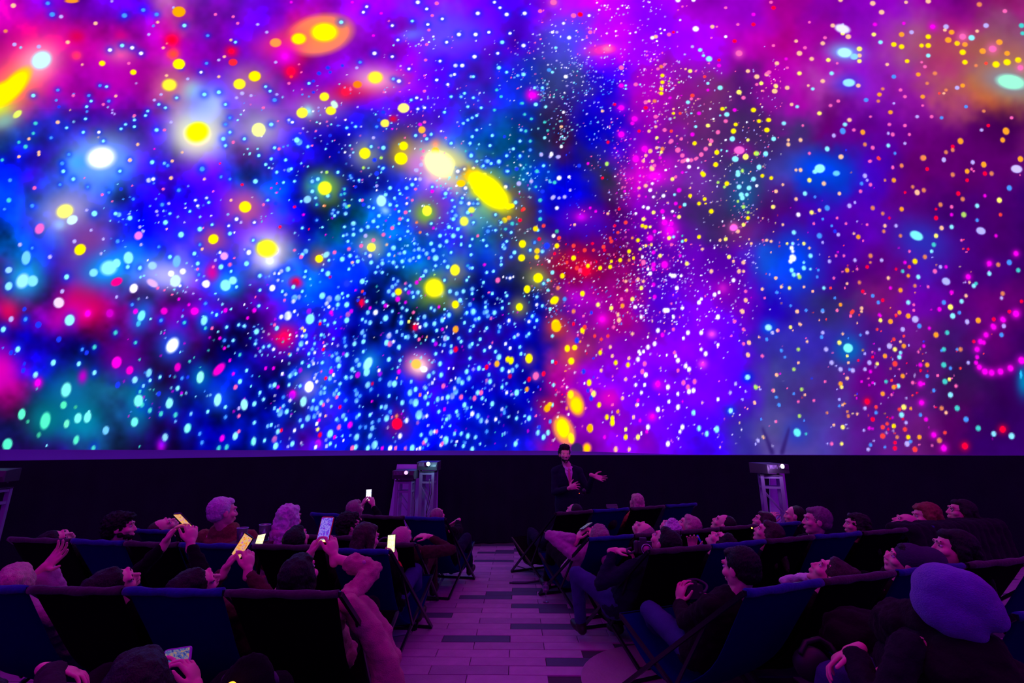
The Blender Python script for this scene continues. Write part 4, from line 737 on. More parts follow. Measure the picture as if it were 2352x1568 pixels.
def chair(pa, pb, colour, label, group, h=HT, sag=1.0):
    A, B = at_z(pa[0], pa[1], h), at_z(pb[0], pb[1], h)
    X = (B - A); X.z = 0; w = X.length; X.normalize()
    w = min(w, 0.62)
    Y = Vector((0, 0, 1)).cross(X)
    C = (A + B) / 2; C.z = 0
    root = empty('deck_chair', C, math.atan2(X.y, X.x))
    tag(root, label, 'deck chair', group)
    hw = w / 2
    s = Seat(); s.C = C; s.X = X; s.Y = Y; s.w = w; s.h = h; s.root = root
    k = h / 0.90
    b = MB()
    t = 0.013
    zt = h - 0.012
    fx = 1.15
    loop = [(-hw, 0, zt), (-hw, fx, t), (hw, fx, t), (hw, 0, zt)]
    for p, q in zip(loop, loop[1:] + loop[:1]): b.bar(p, q, 0.020, 0.024)
    b.build('back_frame', M_FRAME, root)
    b = MB()
    i = hw - 0.028
    loop = [(-i, 1.19, 0.44), (-i, 0.26, t), (i, 0.26, t), (i, 1.19, 0.44)]
    for p, q in zip(loop, loop[1:] + loop[:1]): b.bar(p, q, 0.020, 0.024)
    b.build('seat_frame', M_FRAME, root)
    for sx in (-1, 1):
        b = MB(); b.bar((sx * (hw - 0.012), 0.30, h * 0.735), (sx * (hw - 0.012), 0.62, 0.205), 0.012, 0.02)
        b.build('strut', M_FRAME, root)
    # canvas sling, thick sheet from a rolled hem on the top bar to the front bar
    prof = []
    ctrl = [(-0.004, zt + 0.014), (0.13, zt - 0.19), (0.34, 0.44 - .03 * sag), (0.62, 0.26 - .04 * sag), (0.86, 0.25 - .03 * sag), (1.06, 0.34), (1.19, 0.455)]
    for a in range(len(ctrl) - 1):
        p0, p1, p2, p3 = ctrl[max(0, a - 1)], ctrl[a], ctrl[a + 1], ctrl[min(len(ctrl) - 1, a + 2)]
        for q in range(4):
            u = q / 4
            f = lambda i_: 0.5 * ((2 * p1[i_]) + (-p0[i_] + p2[i_]) * u + (2 * p0[i_] - 5 * p1[i_] + 4 * p2[i_] - p3[i_]) * u * u + (-p0[i_] + 3 * p1[i_] - 3 * p2[i_] + p3[i_]) * u ** 3)
            prof.append((f(0), f(1)))
    prof.append(ctrl[-1])
    nx = 12
    vs, fs = [], []
    sw = hw - 0.022
    rs = random.Random(int(pa[0] * 7 + pa[1]))
    ph = rs.random() * 6
    for side in (0.0, -0.008):
        for iy, (y, z) in enumerate(prof):
            tt = iy / (len(prof) - 1)
            narrow = 1 - 0.10 * math.sin(PI * min(1, tt * 1.3)) ** 2
            for ix in range(nx + 1):
                u = -1 + 2 * ix / nx
                dz = -0.03 * (1 - u * u) * math.sin(PI * tt) + 0.004 * math.sin(u * 9 + ph + iy * .3) * math.sin(PI * tt)
                vs.append((u * sw * narrow, y, z + dz + side))
    m = len(prof); S = m * (nx + 1)
    for iy in range(m - 1):
        for ix in range(nx):
            a = iy * (nx + 1) + ix
            fs.append((a, a + 1, a + nx + 2, a + nx + 1))
            fs.append((S + a, S + a + nx + 1, S + a + nx + 2, S + a + 1))
    for iy in range(m - 1):
        for ix in (0, nx):
            a = iy * (nx + 1) + ix
            q = (a, a + nx + 1, S + a + nx + 1, S + a)
            fs.append(q if ix == 0 else q[::-1])
    sl = MB(); sl.add(vs, fs)
    sling = sl.build('sling', M_BLUE if colour == 'b' else M_BLACK, root, smooth=True)
    # hem: rolled sleeve round the top bar, a little lumpy
    b = MB(); pts, rad = [], []
    for q in range(15):
        u = -1 + 2 * q / 14
        pts.append((u * (sw + 0.012), -0.004 + 0.003 * math.sin(u * 5 + ph), zt - 0.004 * (1 - u * u) + 0.002 * math.sin(u * 11 + ph)))
        rad.append(0.0205 + 0.0025 * math.sin(u * 7 + ph * 2))
    b.tube(pts, 0.02, 10, radii=rad)
    b.build('hem', M_BLUE_LIT_HEM if colour == 'b' else M_BLACK_LIT_HEM, sling, smooth=True)
    return s


def row(name, pts, cols, labels, group, h=HT):
    out = []
    for k in range(len(cols)):
        hh = h[k] if isinstance(h, (list, tuple)) else h
        out.append(chair(pts[k], pts[k + 1], cols[k], labels[k], group, hh))
    return out


def lerp_pts(a, b, n):
    """n chairs evenly between two ends of a row (equal steps on the floor, not in the picture)"""
    A, B = at_z(*a, HT), at_z(*b, HT)
    return [(A + (B - A) * k / n) for k in range(n + 1)]


def px_of(p):
    x, y = to_px(np.array([p.x, p.y, p.z]))
    return (float(x), float(y))


SEAT = {}
SEAT['L1'] = row('L1', [(-165, 1343), (69, 1347), (286, 1350), (518, 1354), (783, 1358)], 'bkbk',
    ['blue canvas deck chair at far left of the nearest left row', 'black canvas deck chair in the nearest left row, second from the left edge',
     'blue canvas deck chair in the nearest left row, under the phone with an orange-lit face', 'black canvas deck chair of the pink-coated woman beside the aisle'], 'nearest row of deck chairs on the left')
SEAT['L2'] = row('L2', [(20, 1234), (165, 1238), (288, 1243), (412, 1247), (580, 1250), (750, 1253)], 'kbkbk',
    ['black canvas deck chair at the left end of the second left row', 'blue canvas deck chair behind which the curly bearded man sits',
     'black canvas deck chair between two blue ones in the second left row', 'blue canvas deck chair behind the man in the tweed coat',
     'black canvas deck chair behind the white-curled woman in the second left row'], 'second row of deck chairs on the left')
SEAT['L2'] += [chair((752, 1259), (897, 1263), 'b', 'bright blue canvas deck chair at the aisle end of the second left row', 'second row of deck chairs on the left')]
SEAT['L3'] = [chair((312, 1215), (402, 1218), 'b', 'blue canvas deck chair just right of the curly bearded man', 'third row of deck chairs on the left'),
              chair((690, 1227), (822, 1232), 'k', 'black canvas deck chair behind the red-cased phone', 'third row of deck chairs on the left')]
SEAT['L3'] += [chair((848, 1246), (955, 1247), 'k', 'black canvas deck chair of the person in a pink beanie', 'third row of deck chairs on the left', h=0.80)]
SEAT['L4'] = row('L4', [(702, 1177), (830, 1182), (930, 1186), (1023, 1189)], 'bkb',
    ['blue canvas deck chair in the far left row nearest the phone held high', 'black canvas deck chair in front of the twin projector towers',
     'blue canvas deck chair at the aisle end of the far left row'], 'far row of deck chairs on the left')


def even(a, b, n): return [px_of(p) for p in lerp_pts(a, b, n)]


R1 = [(1708, 1356), (1886, 1330), (2054, 1310), (2215, 1293), (2366, 1279), (2510, 1267)]
SEAT['R1'] = row('R1', R1, 'bkbkb',
    ['blue canvas deck chair of the dark-haired man with a camera, nearest right row', 'black canvas deck chair, second from the aisle in the nearest right row',
     'blue canvas deck chair just left of the big blue beanie', 'black canvas deck chair at the right edge beyond the blue beanie', 'blue canvas deck chair almost wholly outside the right edge'], 'nearest row of deck chairs on the right')
SEAT['R0'] = [chair((2312, 1412), (2540, 1380), 'b', 'blue canvas deck chair cut by the right edge, under the blue knitted beanie', 'nearest row of deck chairs on the right')]
SEAT['R2'] = row('R2', [(1489, 1262), (1632, 1251), (1757, 1239), (1868, 1229), (1976, 1221), (2085, 1212)], 'kbkbk',
    ['black canvas deck chair at the aisle end behind the person in jeans', 'blue canvas deck chair beside the hand with a blue strap',
     'black canvas deck chair just left of the grey-haired man', 'blue canvas deck chair of the tall grey-haired man', 'black canvas deck chair left of the red-haired woman'], 'second row of deck chairs on the right')
SEAT['R2'] += [chair((2094, 1211), (2196, 1204), 'b', 'blue canvas deck chair of the red-haired woman', 'second row of deck chairs on the right'),
               chair((2200, 1204), (2296, 1198), 'k', 'black canvas deck chair behind the woman with glasses', 'second row of deck chairs on the right')]
SEAT['R3'] = row('R3', [(1350, 1235), (1455, 1227), (1560, 1219), (1652, 1211), (1738, 1204), (1846, 1197)], 'bkkkb',
    ['dark blue canvas deck chair of the person in a pink sweater by the aisle', 'black canvas deck chair, second from the aisle in the third right row',
     'black canvas deck chair in front of the blond woman lying back', 'black canvas deck chair with a tiny orange light on its rail', 'dark blue canvas deck chair at the far end of the third right row'], 'third row of deck chairs on the right', h=0.80)
SEAT['R4'] = row('R4', [(1276, 1177), (1361, 1171), (1444, 1166), (1528, 1160), (1599, 1155)], 'kbkb',
    ['black canvas deck chair closest to the presenter', 'blue canvas deck chair in the far right row, second from the presenter',
     'black canvas deck chair of the straight-haired blond person', 'blue canvas deck chair at the far end of the front right row'], 'far row of deck chairs on the right')
# ------------------------------------------------------------------ people
SKIN = mat('skin', (0.88, 0.38, 0.38), 0.5, noise=0.08, scale=30, bump=0.1, bscale=200, spec=0.35)
SKIN2 = mat('skin_tan', (0.55, 0.30, 0.22), 0.5, noise=0.08, scale=30, bump=0.1, bscale=200, spec=0.35)
LIPM = mat('lip', (0.45, 0.12, 0.12), 0.4)
EYEM = mat('eye_white', (0.75, 0.7, 0.7), 0.2)
PUPIL = mat('pupil', (0.01, 0.008, 0.01), 0.15)


def hair_mat(name, col):
    return mat('hair_' + name, col, 0.48, noise=0.45, scale=10, bump=0.9, bscale=40, sheen=0.0, spec=0.25, stretch=(5, 5, 1.2))


HAIR = dict(black=(0.008, 0.006, 0.008), dark=(0.016, 0.009, 0.012), brown=(0.055, 0.028, 0.028), auburn=(0.28, 0.09, 0.05), blond=(0.62, 0.42, 0.34),
            white=(0.85, 0.78, 0.82), grey=(0.22, 0.16, 0.18), ash=(0.35, 0.22, 0.22))


def cloth(name, col, **k):
    d = dict(rough=0.92, noise=0.25, scale=8, bump=0.5, bscale=90, sheen=0.04, spec=0.05); d.update(k)
    return mat('cloth_' + name, col, **d)


CL = dict(black=cloth('black', (0.007, 0.006, 0.009)), char=cloth('charcoal', (0.014, 0.010, 0.014)), navy=cloth('navy', (0.012, 0.01, 0.035)),
          denim=cloth('denim', (0.05, 0.055, 0.20), bscale=260), pink=cloth('pink', (0.50, 0.24, 0.40)), coat=cloth('rose_coat', (0.52, 0.24, 0.25), bscale=160),
          tweed=cloth('tweed', (0.22, 0.12, 0.06), noise=0.5, scale=60), brown=cloth('brown', (0.06, 0.028, 0.025)), maroon=cloth('maroon', (0.10, 0.025, 0.04)),
          cream=cloth('cream', (0.62, 0.48, 0.46)), camel=cloth('camel', (0.42, 0.22, 0.08)), puffer=cloth('puffer', (0.016, 0.012, 0.022)),
          bluek=cloth('blue_knit', (0.22, 0.17, 0.55), bscale=240), grey=cloth('grey', (0.04, 0.03, 0.04)), suit=cloth('suit', (0.016, 0.018, 0.04)), white=cloth('white', (0.75, 0.68, 0.74)),
          pinkhat=cloth('pink_beanie', (0.62, 0.28, 0.34)), red=cloth('red_cuff', (0.55, 0.02, 0.03)), shoe=mat('shoe', (0.02, 0.014, 0.014), 0.5))


def basis(fwd, up=None):
    f = Vector(fwd).normalized()
    u = Vector(up) if up is not None else Vector((0, 0, 1))
    if abs(f.dot(u.normalized())) > 0.98: u = Vector((0, -1, 0.2)) if f.z > 0 else Vector((0, 1, 0.2))
    r = f.cross(u).normalized(); u = r.cross(f).normalized()
    return Matrix((r, f, u)).transposed()      # columns: right, forward, up


def ik(S, T, l1, l2, pole):
    d = T - S; L = d.length
    if L > (l1 + l2) * 0.995: T = S + d.normalized() * (l1 + l2) * 0.995; d = T - S; L = d.length
    if L < 0.12: T = S + d.normalized() * 0.12; d = T - S; L = 0.12
    a = (l1 * l1 - l2 * l2 + L * L) / (2 * L)
    h = math.sqrt(max(0, l1 * l1 - a * a))
    dn = d.normalized(); p = pole - dn * pole.dot(dn)
    if p.length < 1e-4: p = Vector((0, 0, -1)) - dn * dn.z * -1
    p.normalize()
    return S + dn * a + p * h, T


def add_head(b, Hc, R, k=1.0, ears=True):
    def P(x, y, z): return Hc + R @ (Vector((x, y, z)) * k)
    def E(c, r): b.ell(P(*c), [q * k for q in r], R)
    E((0, -0.014, 0.028), (0.0755, 0.094, 0.083))
    E((0, 0.022, -0.028), (0.062, 0.072, 0.082))
    E((0, 0.045, -0.078), (0.042, 0.042, 0.034))
    E((0, 0.073, -0.098), (0.022, 0.018, 0.018))
    b.capsule(P(0, 0.088, 0.012), P(0, 0.108, -0.028), 0.008 * k, 0.0115 * k, 8)
    E((0.012, 0.097, -0.033), (0.009, 0.010, 0.008)); E((-0.012, 0.097, -0.033), (0.009, 0.010, 0.008))
    b.capsule(P(-0.034, 0.081, 0.030), P(0.034, 0.081, 0.030), 0.0125 * k, 0.0125 * k, 8)
    E((0, 0.094, -0.058), (0.021, 0.011, 0.007)); E((0, 0.092, -0.069), (0.018, 0.011, 0.007))
    for s in (-1, 1):
        E((s * 0.040, 0.060, -0.024), (0.026, 0.028, 0.024))
        if ears: E((s * 0.077, -0.004, -0.010), (0.009, 0.020, 0.030))


def add_hand(b, Wp, d, n, side, curl=0.35, spread=0.16, k=1.0, thumb=0.7):
    """Wp wrist, d towards the fingers, n out of the palm's back, side=+1 thumb on the d x n side"""
    d = d.normalized(); n = (n - d * n.dot(d)).normalized(); t = d.cross(n).normalized() * side
    R = Matrix((t, d, n)).transposed()
    b.capsule(Wp - d * 0.03 * k, Wp + d * 0.02 * k, 0.026 * k, 0.027 * k)
    b.ell(Wp + d * 0.052 * k, (0.040 * k, 0.050 * k, 0.0165 * k), R)
    for i in range(4):
        off = (1.5 - i) * 0.0205 * k
        lo = [0.040, 0.046, 0.043, 0.034][i] * k
        root = Wp + d * (0.088 - 0.004 * abs(i - 1)) * k + t * off
        ang = (1.5 - i) * spread
        a = curl
        d1 = (d * math.cos(a) - n * math.sin(a)); d1 = (d1 + t * math.sin(ang)).normalized()
        p1 = root + d1 * lo
        d2 = (d * math.cos(a * 2.1) - n * math.sin(a * 2.1) + t * math.sin(ang)).normalized(); p2 = p1 + d2 * lo * 0.68
        d3 = (d * math.cos(a * 3) - n * math.sin(a * 3) + t * math.sin(ang)).normalized(); p3 = p2 + d3 * lo * 0.5
        b.capsule(root - d * 0.02 * k, p1, 0.0098 * k, 0.0088 * k, 8); b.capsule(p1, p2, 0.0088 * k, 0.008 * k, 8); b.capsule(p2, p3, 0.008 * k, 0.0068 * k, 8)
    r0 = Wp + d * 0.022 * k + t * 0.028 * k
    td = (d * (1 - thumb * .55) + t * thumb - n * 0.35).normalized()
    p1 = r0 + td * 0.042 * k; p2 = p1 + (td + d * 0.6).normalized() * 0.034 * k; p3 = p2 + (td + d * 0.9).normalized() * 0.02 * k
    b.capsule(r0 - t * 0.01, p1, 0.0155 * k, 0.011 * k, 8); b.capsule(p1, p2, 0.011 * k, 0.0095 * k, 8); b.capsule(p2, p3, 0.0095 * k, 0.008 * k, 8)
    return Wp + d * 0.09 * k


def add_hair(style, Hc, R, k=1.0, down=Vector((0, 0, -1)), back=None):
    b = MB()
    def P(x, y, z): return Hc + R @ (Vector((x, y, z)) * k)
    def E(c, r): b.ell(P(*c), [q * k for q in r], R, 18, 12)
    if style in ('short', 'crop'):
        g = 0.004 if style == 'crop' else 0.011
        E((0, -0.030, 0.034), (0.0765 + g, 0.083 + g, 0.083 + g)); E((0, -0.052, -0.012), (0.068 + g, 0.052 + g, 0.062))
        if style == 'short': E((0, 0.030, 0.080), (0.060, 0.048, 0.032))
    elif style == 'curly':
        E((0, -0.028, 0.040), (0.098, 0.102, 0.098)); E((0, -0.06, -0.015), (0.085, 0.065, 0.07)); E((0, 0.045, 0.085), (0.066, 0.05, 0.036))
    elif style in ('long', 'bob', 'wavy'):
        E((0, -0.026, 0.034), (0.087, 0.096, 0.093)); E((0, 0.032, 0.078), (0.064, 0.048, 0.034))
        L = 0.12 if style == 'bob' else 0.25
        back = back or (R @ Vector((0, -1, 0)))
        for x in (-0.068, -0.04, 0, 0.04, 0.068):
            y0 = -0.01 if abs(x) > 0.05 else -0.075
            p0 = P(x, y0, 0.01)
            dn = (down + back * (0.25 if abs(x) < 0.05 else 0.1)).normalized()
            p1 = p0 + dn * (L * 0.55); p2 = p0 + dn * L + (R @ Vector((1, 0, 0))) * x * 0.15
            b.capsule(p0, p1, 0.034 * k, 0.034 * k); b.capsule(p1, p2, 0.034 * k, 0.016 * k)
    elif style == 'lying':
        E((0, -0.026, 0.034), (0.089, 0.098, 0.094)); E((0, -0.072, 0.02), (0.07, 0.06, 0.085)); E((0, 0.02, 0.085), (0.064, 0.05, 0.033)); E((0, -0.07, 0.09), (0.055, 0.05, 0.05))
    elif style == 'pony':
        E((0, -0.028, 0.034), (0.085, 0.093, 0.091)); E((0, 0.032, 0.076), (0.062, 0.048, 0.033))
        b.capsule(P(0, -0.11, 0.02), P(0, -0.15, -0.06), 0.028 * k, 0.03 * k); b.capsule(P(0, -0.15, -0.06), P(0, -0.14, -0.17), 0.03 * k, 0.012 * k)
    return b


def person(label, head, face, seat=None, off=0.20, top='black', legs='black', hair='dark', style='short', hands=None, k=1.0, up=None,
           skin=None, group=None, lean=0.0, Hc=None, vox=0.0075, lateral=None, knees=None, feet=None, pel=None, hood=False, sleeves=True, feetup=0.0, wide=1.0, bulk=0, wrinkle=0.026):
    """one seated figure; head = pixel of the head's centre, face = world direction the face looks (x right, y ahead, z up)"""
    if Hc is None:
        Hc = at_plane(head[0], head[1], seat.C + seat.Y * off, seat.Y)
    X, Y = (seat.X, seat.Y) if seat else (Vector((1, 0, 0)), Vector((0, 1, 0)))
    C = seat.C if seat else Vector((Hc.x, Hc.y - 0.2, 0))
    R = basis(face, up)
    fdir = R @ Vector((0, 1, 0)); hup = R @ Vector((0, 0, 1))
    lat = (Hc - C).dot(X)
    # joints: neck under the head, then chest, pelvis in the sag of the sling, knees, feet
    N = Hc + hup * (-0.13 * k) * 0.55 + Vector((0, 0, -0.085)) * k + Y * (0.06 + lean)
    if pel is None:
        pel = C + X * (lat * 0.45) + Y * 0.66 + Vector((0, 0, 0.36))
        v = pel - N
        if v.length > 0.60: pel = N + v.normalized() * 0.60
        if pel.z < 0.36: pel.z = 0.36
    s = (pel - N).normalized()
    front = X.cross(s).normalized() * -1
    if front.dot(Vector((0, 0, 1))) < 0 and abs(s.z) < 0.95: front = -front
    TR = Matrix((X, front, X.cross(front) * -1)).transposed()
    TR = Matrix((X, front, -s)).transposed()
    Ls = (pel - N).length
    sh = [N + X * (0.165 * q * k * wide) + s * 0.055 for q in (-1, 1)]
    if knees is None:
        knees = [pel + Y * 0.40 + X * (q * 0.13) + Vector((0, 0, 0.17)) for q in (-1, 1)]
    knees = [pel + (q - pel).normalized() * 0.44 for q in knees]
    if feet is None:
        feet = [Vector((q.x, q.y, 0.07)) + Y * 0.16 for q in knees]
    feet = [kn + (ft - kn).normalized() * min((ft - kn).length, 0.46) for kn, ft in zip(knees, feet)]
    hips = [pel + X * (0.085 * q) for q in (-1, 1)]
    O = Vector((pel.x, pel.y, 0))
    # --- body: one fused skin
    b = MB()
    add_head(b, Hc, R, k)
    b.capsule(Hc + hup * -0.06 * k - fdir * 0.015, N + s * 0.03, 0.048 * k, 0.055 * k)
    b.capsule(N + s * 0.05, pel, 0.07, 0.07)
    b.capsule(sh[0], sh[1], 0.045, 0.045)
    arms = []
    for i, q in enumerate((-1, 1)):
        h = (hands or {}).get('L' if q < 0 else 'R')
        if h is None:
            T = pel + X * (q * 0.07) + front * 0.13 - s * 0.10
            h = dict(p=T, d=(X * -q * 0.8 + s * 0.6), n=front, curl=0.3)
        T = h['p'] - h['d'].normalized() * (0.09 * k if not h.get('wrist') else 0)
        pole = h.get('pole', X * q * 0.8 - Vector((0, 0, 1)) * 0.9)
        El, Wr = ik(sh[i], T, 0.30 * k, 0.27 * k, pole)
        add_hand(b, Wr, h['d'], h['n'], h.get('side', q), h.get('curl', 0.35), h.get('spread', 0.14), k * 1.02, h.get('thumb', 0.7))
        b.capsule(sh[i], El, 0.036 * k, 0.034 * k); b.capsule(El, Wr, 0.038 * k, 0.026 * k)
        arms.append((sh[i], El, Wr, h))
    for hp, kn, ft in zip(hips, knees, feet):
        b.capsule(pel, hp, 0.06, 0.05); b.capsule(hp, kn, 0.05, 0.035); b.capsule(kn, ft, 0.035, 0.03)
    body = b.build('person', skin or SKIN, None, True, O, O)
    tag(body, label, 'person', group)
    fuse(body, vox, 2)
    # --- jacket / top
    b = MB()
    b.capsule(N + s * 0.02 - front * 0.01, N + s * 0.09, 0.062 * k, 0.09 * k)
    b.ell(N + s * Ls * 0.32, (0.185 * k * wide, 0.115 * k, 0.21 * k), TR)
    b.ell(N + s * Ls * 0.72, (0.165 * k * wide, 0.122 * k, 0.20 * k), TR)
    b.ell(pel, (0.178 * k * wide, 0.125 * k, 0.13 * k), TR)
    for S_, El, Wr, h in arms:
        cut = h.get('cuff', 0.86)
        E2 = El + (Wr - El) * cut
        b.capsule(S_ - s * 0.0, El, 0.064 * k, 0.050 * k); b.capsule(El, E2, 0.050 * k, h.get('cuffr', 0.040) * k)
    if bulk:
        b.ell(N + s * 0.15, (0.25 * bulk, 0.15 * bulk, 0.15 * bulk), TR); b.ell(N + s * 0.32, (0.27 * bulk, 0.17 * bulk, 0.2 * bulk), TR); b.capsule(N - X * 0.05, N + X * 0.05, 0.085 * bulk, 0.085 * bulk)
    if hood:
        b.ell(Hc - fdir * 0.07 + hup * -0.11, (0.12, 0.085, 0.075), R)
    o = b.build('jacket', CL[top], body, True, O)
    fuse(o, 0.0115, 3, wrinkle, 0.045 if wrinkle < 0.03 else 0.055)
    o.matrix_parent_inverse = Matrix()
    # --- trousers, shoes
    b = MB()
    b.ell(pel + s * 0.03, (0.165, 0.118, 0.13), TR)
    for hp, kn, ft in zip(hips, knees, feet):
        b.capsule(hp, kn, 0.088 * k, 0.066 * k); b.capsule(kn, kn + (ft - kn) * 0.86, 0.064 * k, 0.052 * k)
    o = b.build('trousers', CL[legs], body, True, O)
    fuse(o, 0.0135, 4, 0.016, 0.06)
    for kn, ft in zip(knees, feet):
        b = MB()
        dn = (ft - kn).normalized(); fy = (Y - dn * Y.dot(dn) * 0.6).normalized()
        RR = basis(fy)
        a = ft + dn * 0.0
        b.capsule(a - dn * 0.10, a, 0.046, 0.045); b.ell(a + fy * 0.07 - Vector((0, 0, 0.012)), (0.047, 0.125, 0.040), RR); b.ell(a - Vector((0, 0, 0.01)) - fy * 0.01, (0.043, 0.055, 0.045), RR)
        o = b.build('shoe', CL['shoe'], body, True, O); fuse(o, 0.011, 2)
    # --- hair and face
    if style and style != 'bald':
        b = add_hair(style, Hc, R, k)
        o = b.build('hair', hair_mat(hair, HAIR[hair]), body, True, O)
        dsp, sc_ = dict(curly=(0.035, 0.018), wavy=(0.028, 0.03), bob=(0.016, 0.03), long=(0.012, 0.03), short=(0.012, 0.014), crop=(0.004, 0.012), lying=(0.014, 0.025), pony=(0.01, 0.02)).get(style, (0.01, 0.02))
        fuse(o, 0.0075 if style != 'crop' else 0.008, 1, dsp * k, sc_)
    for sgn in (-1, 1):
        b = MB(); b.ell(Hc + R @ (Vector((sgn * 0.031, 0.078, 0.008)) * k), (0.0125 * k, 0.010 * k, 0.0075 * k), R, 10, 8)
        e = b.build('eye', EYEM, body, True, O)
        b = MB(); b.ell(Hc + R @ (Vector((sgn * 0.031, 0.0855, 0.008)) * k), (0.006 * k, 0.004 * k, 0.006 * k), R, 8, 6)
        b.build('pupil', PUPIL, e, True)
        e.children[0].data.transform(Matrix.Translation(-O))
    if style and style != 'bald' or True:
        b = MB()
        for sgn in (-1, 1):
            b.capsule(Hc + R @ (Vector((sgn * 0.016, 0.0915, 0.031)) * k), Hc + R @ (Vector((sgn * 0.045, 0.084, 0.033)) * k), 0.0042 * k, 0.003 * k, 6)
        b.build('eyebrows', hair_mat(hair or 'dark', HAIR[hair or 'dark']), body, True, O)
    body['_h'] = 0
    del body['_h']
    inf = Seat(); inf.body = body; inf.Hc = Hc; inf.R = R; inf.N = N; inf.s = s; inf.front = front; inf.TR = TR; inf.pel = pel; inf.arms = arms; inf.O = O; inf.X = X; inf.Y = Y; inf.k = k; inf.sh = sh; inf.knees = knees
    return inf


def hat(inf, m, slouch=0.0, name='beanie', k=1.0, sl_dir=None):
    b = MB(); Hc, R = inf.Hc, inf.R; k *= inf.k
    b.ell(Hc + R @ (Vector((0, -0.022, 0.040)) * k), (0.089 * k, 0.104 * k, 0.094 * k), R, 24, 16)
    b.ell(Hc + R @ (Vector((0, -0.045, 0.005)) * k), (0.086 * k, 0.083 * k, 0.07 * k), R, 24, 16)
    if slouch:
        b.ell(Hc + R @ (Vector((0, -0.09, 0.07)) * k) + (sl_dir or Vector((0, 0, 0))) * slouch * 0.5, (0.085 * k, 0.09 * k, 0.09 * k), R, 20, 12)
        b.ell(Hc + R @ (Vector((0, -0.10, 0.03)) * k) + (sl_dir or Vector((0, 0, 0))) * slouch, (0.06 * k, 0.07 * k, 0.075 * k), R, 20, 12)
    o = b.build(name, m, inf.body, True, inf.O)
    fuse(o, 0.008, 3, 0.004, 0.05)
    return o


def photo_screen_mat(name, scale, cols, strength=2.0):
    m = bpy.data.materials.new(name); m.use_nodes = True; nt = m.node_tree; nt.nodes.clear()
    tc = nt.nodes.new('ShaderNodeTexCoord')
    v = nt.nodes.new('ShaderNodeTexNoise'); v.inputs['Scale'].default_value = scale; v.inputs['Detail'].default_value = 6; v.inputs['Roughness'].default_value = 0.75
    nt.links.new(tc.outputs['Generated'], v.inputs['Vector'])
    r = nt.nodes.new('ShaderNodeValToRGB')
    el = r.color_ramp.elements
    el[0].position = 0.25; el[0].color = (*cols[0], 1); el[1].position = 0.75; el[1].color = (*cols[-1], 1)
    for i, c in enumerate(cols[1:-1]):
        e = el.new(0.25 + 0.5 * (i + 1) / (len(cols) - 1)); e.color = (*c, 1)
    nt.links.new(v.outputs['Fac'], r.inputs['Fac'])
    e = nt.nodes.new('ShaderNodeEmission'); e.inputs[1].default_value = strength
    nt.links.new(r.outputs['Color'], e.inputs['Color'])
    o = nt.nodes.new('ShaderNodeOutputMaterial'); nt.links.new(e.outputs[0], o.inputs[0])
    return m


M_PHONE = mat('phone_shell', (0.02, 0.02, 0.025), 0.25, spec=0.7)


def phone(c, xdir, updir, screen, label, case=None, w=0.076, h=0.156, group='phones held up by the audience', bar=None):
    """c centre, xdir along the short side, updir along the long side; the screen faces xdir x updir"""
    x = xdir.normalized(); u = (updir - x * updir.dot(x)).normalized(); n = x.cross(u)
    R = Matrix((x, u, n)).transposed()
    b = MB()
    # rounded slab
    prof = []
    rr = 0.012
    for cx, cy, a0 in ((w / 2 - rr, h / 2 - rr, 0), (-w / 2 + rr, h / 2 - rr, 90), (-w / 2 + rr, -h / 2 + rr, 180), (w / 2 - rr, -h / 2 + rr, 270)):
        for q in range(5):
            a = math.radians(a0 + q * 22.5); prof.append((cx + rr * math.cos(a), cy + rr * math.sin(a)))
    m = len(prof)
    vs = [R @ Vector((px_, py_, z)) for z in (-0.005, 0.004) for px_, py_ in prof]
    fs = [tuple(range(m))[::-1], tuple(range(m, 2 * m))] + [(i, (i + 1) % m, (i + 1) % m + m, i + m) for i in range(m)]
    b.add(vs, fs)
    o = b.build('phone', case or M_PHONE, None, False, None, c)
    tag(o, label, 'phone', group)
    b = MB(); b.box((0, 0, 0), (0.001, 0.001, 0.001)); b.v, b.f = [], []
    b.box(R @ Vector((0, 0, 0.0048)), (w - 0.008, h - 0.014, 0.0012), R)
    b.build('screen', screen, o)
    b = MB(); b.box(R @ Vector((w * .22, h * .36, -0.0065)), (0.026, 0.030, 0.003), R); b.build('camera_bump', M_PHONE, o)
    if bar:
        b = MB(); b.box(R @ Vector((0, -h * .42, 0.0056)), (w * 0.8, 0.012, 0.0006), R); b.build('control_bar', bar, o)
    return o
# ------------------------------------------------------------------ the audience
V = Vector


def hold(c, w=0.05, drop=0.045, tilt=V((0, 0, 0)), cuff=0.86, cuffr=0.040, curl=0.55):
    return {'L': dict(p=c + V((-w, -0.005, -drop)), d=V((0.22, 0.1, 1)) + tilt, n=V((-1, -0.45, 0.1)), side=1, curl=curl, cuff=cuff, cuffr=cuffr, thumb=0.5),
            'R': dict(p=c + V((w, -0.005, -drop)), d=V((-0.22, 0.1, 1)) + tilt, n=V((1, -0.45, 0.1)), side=-1, curl=curl, cuff=cuff, cuffr=cuffr, thumb=0.5)}


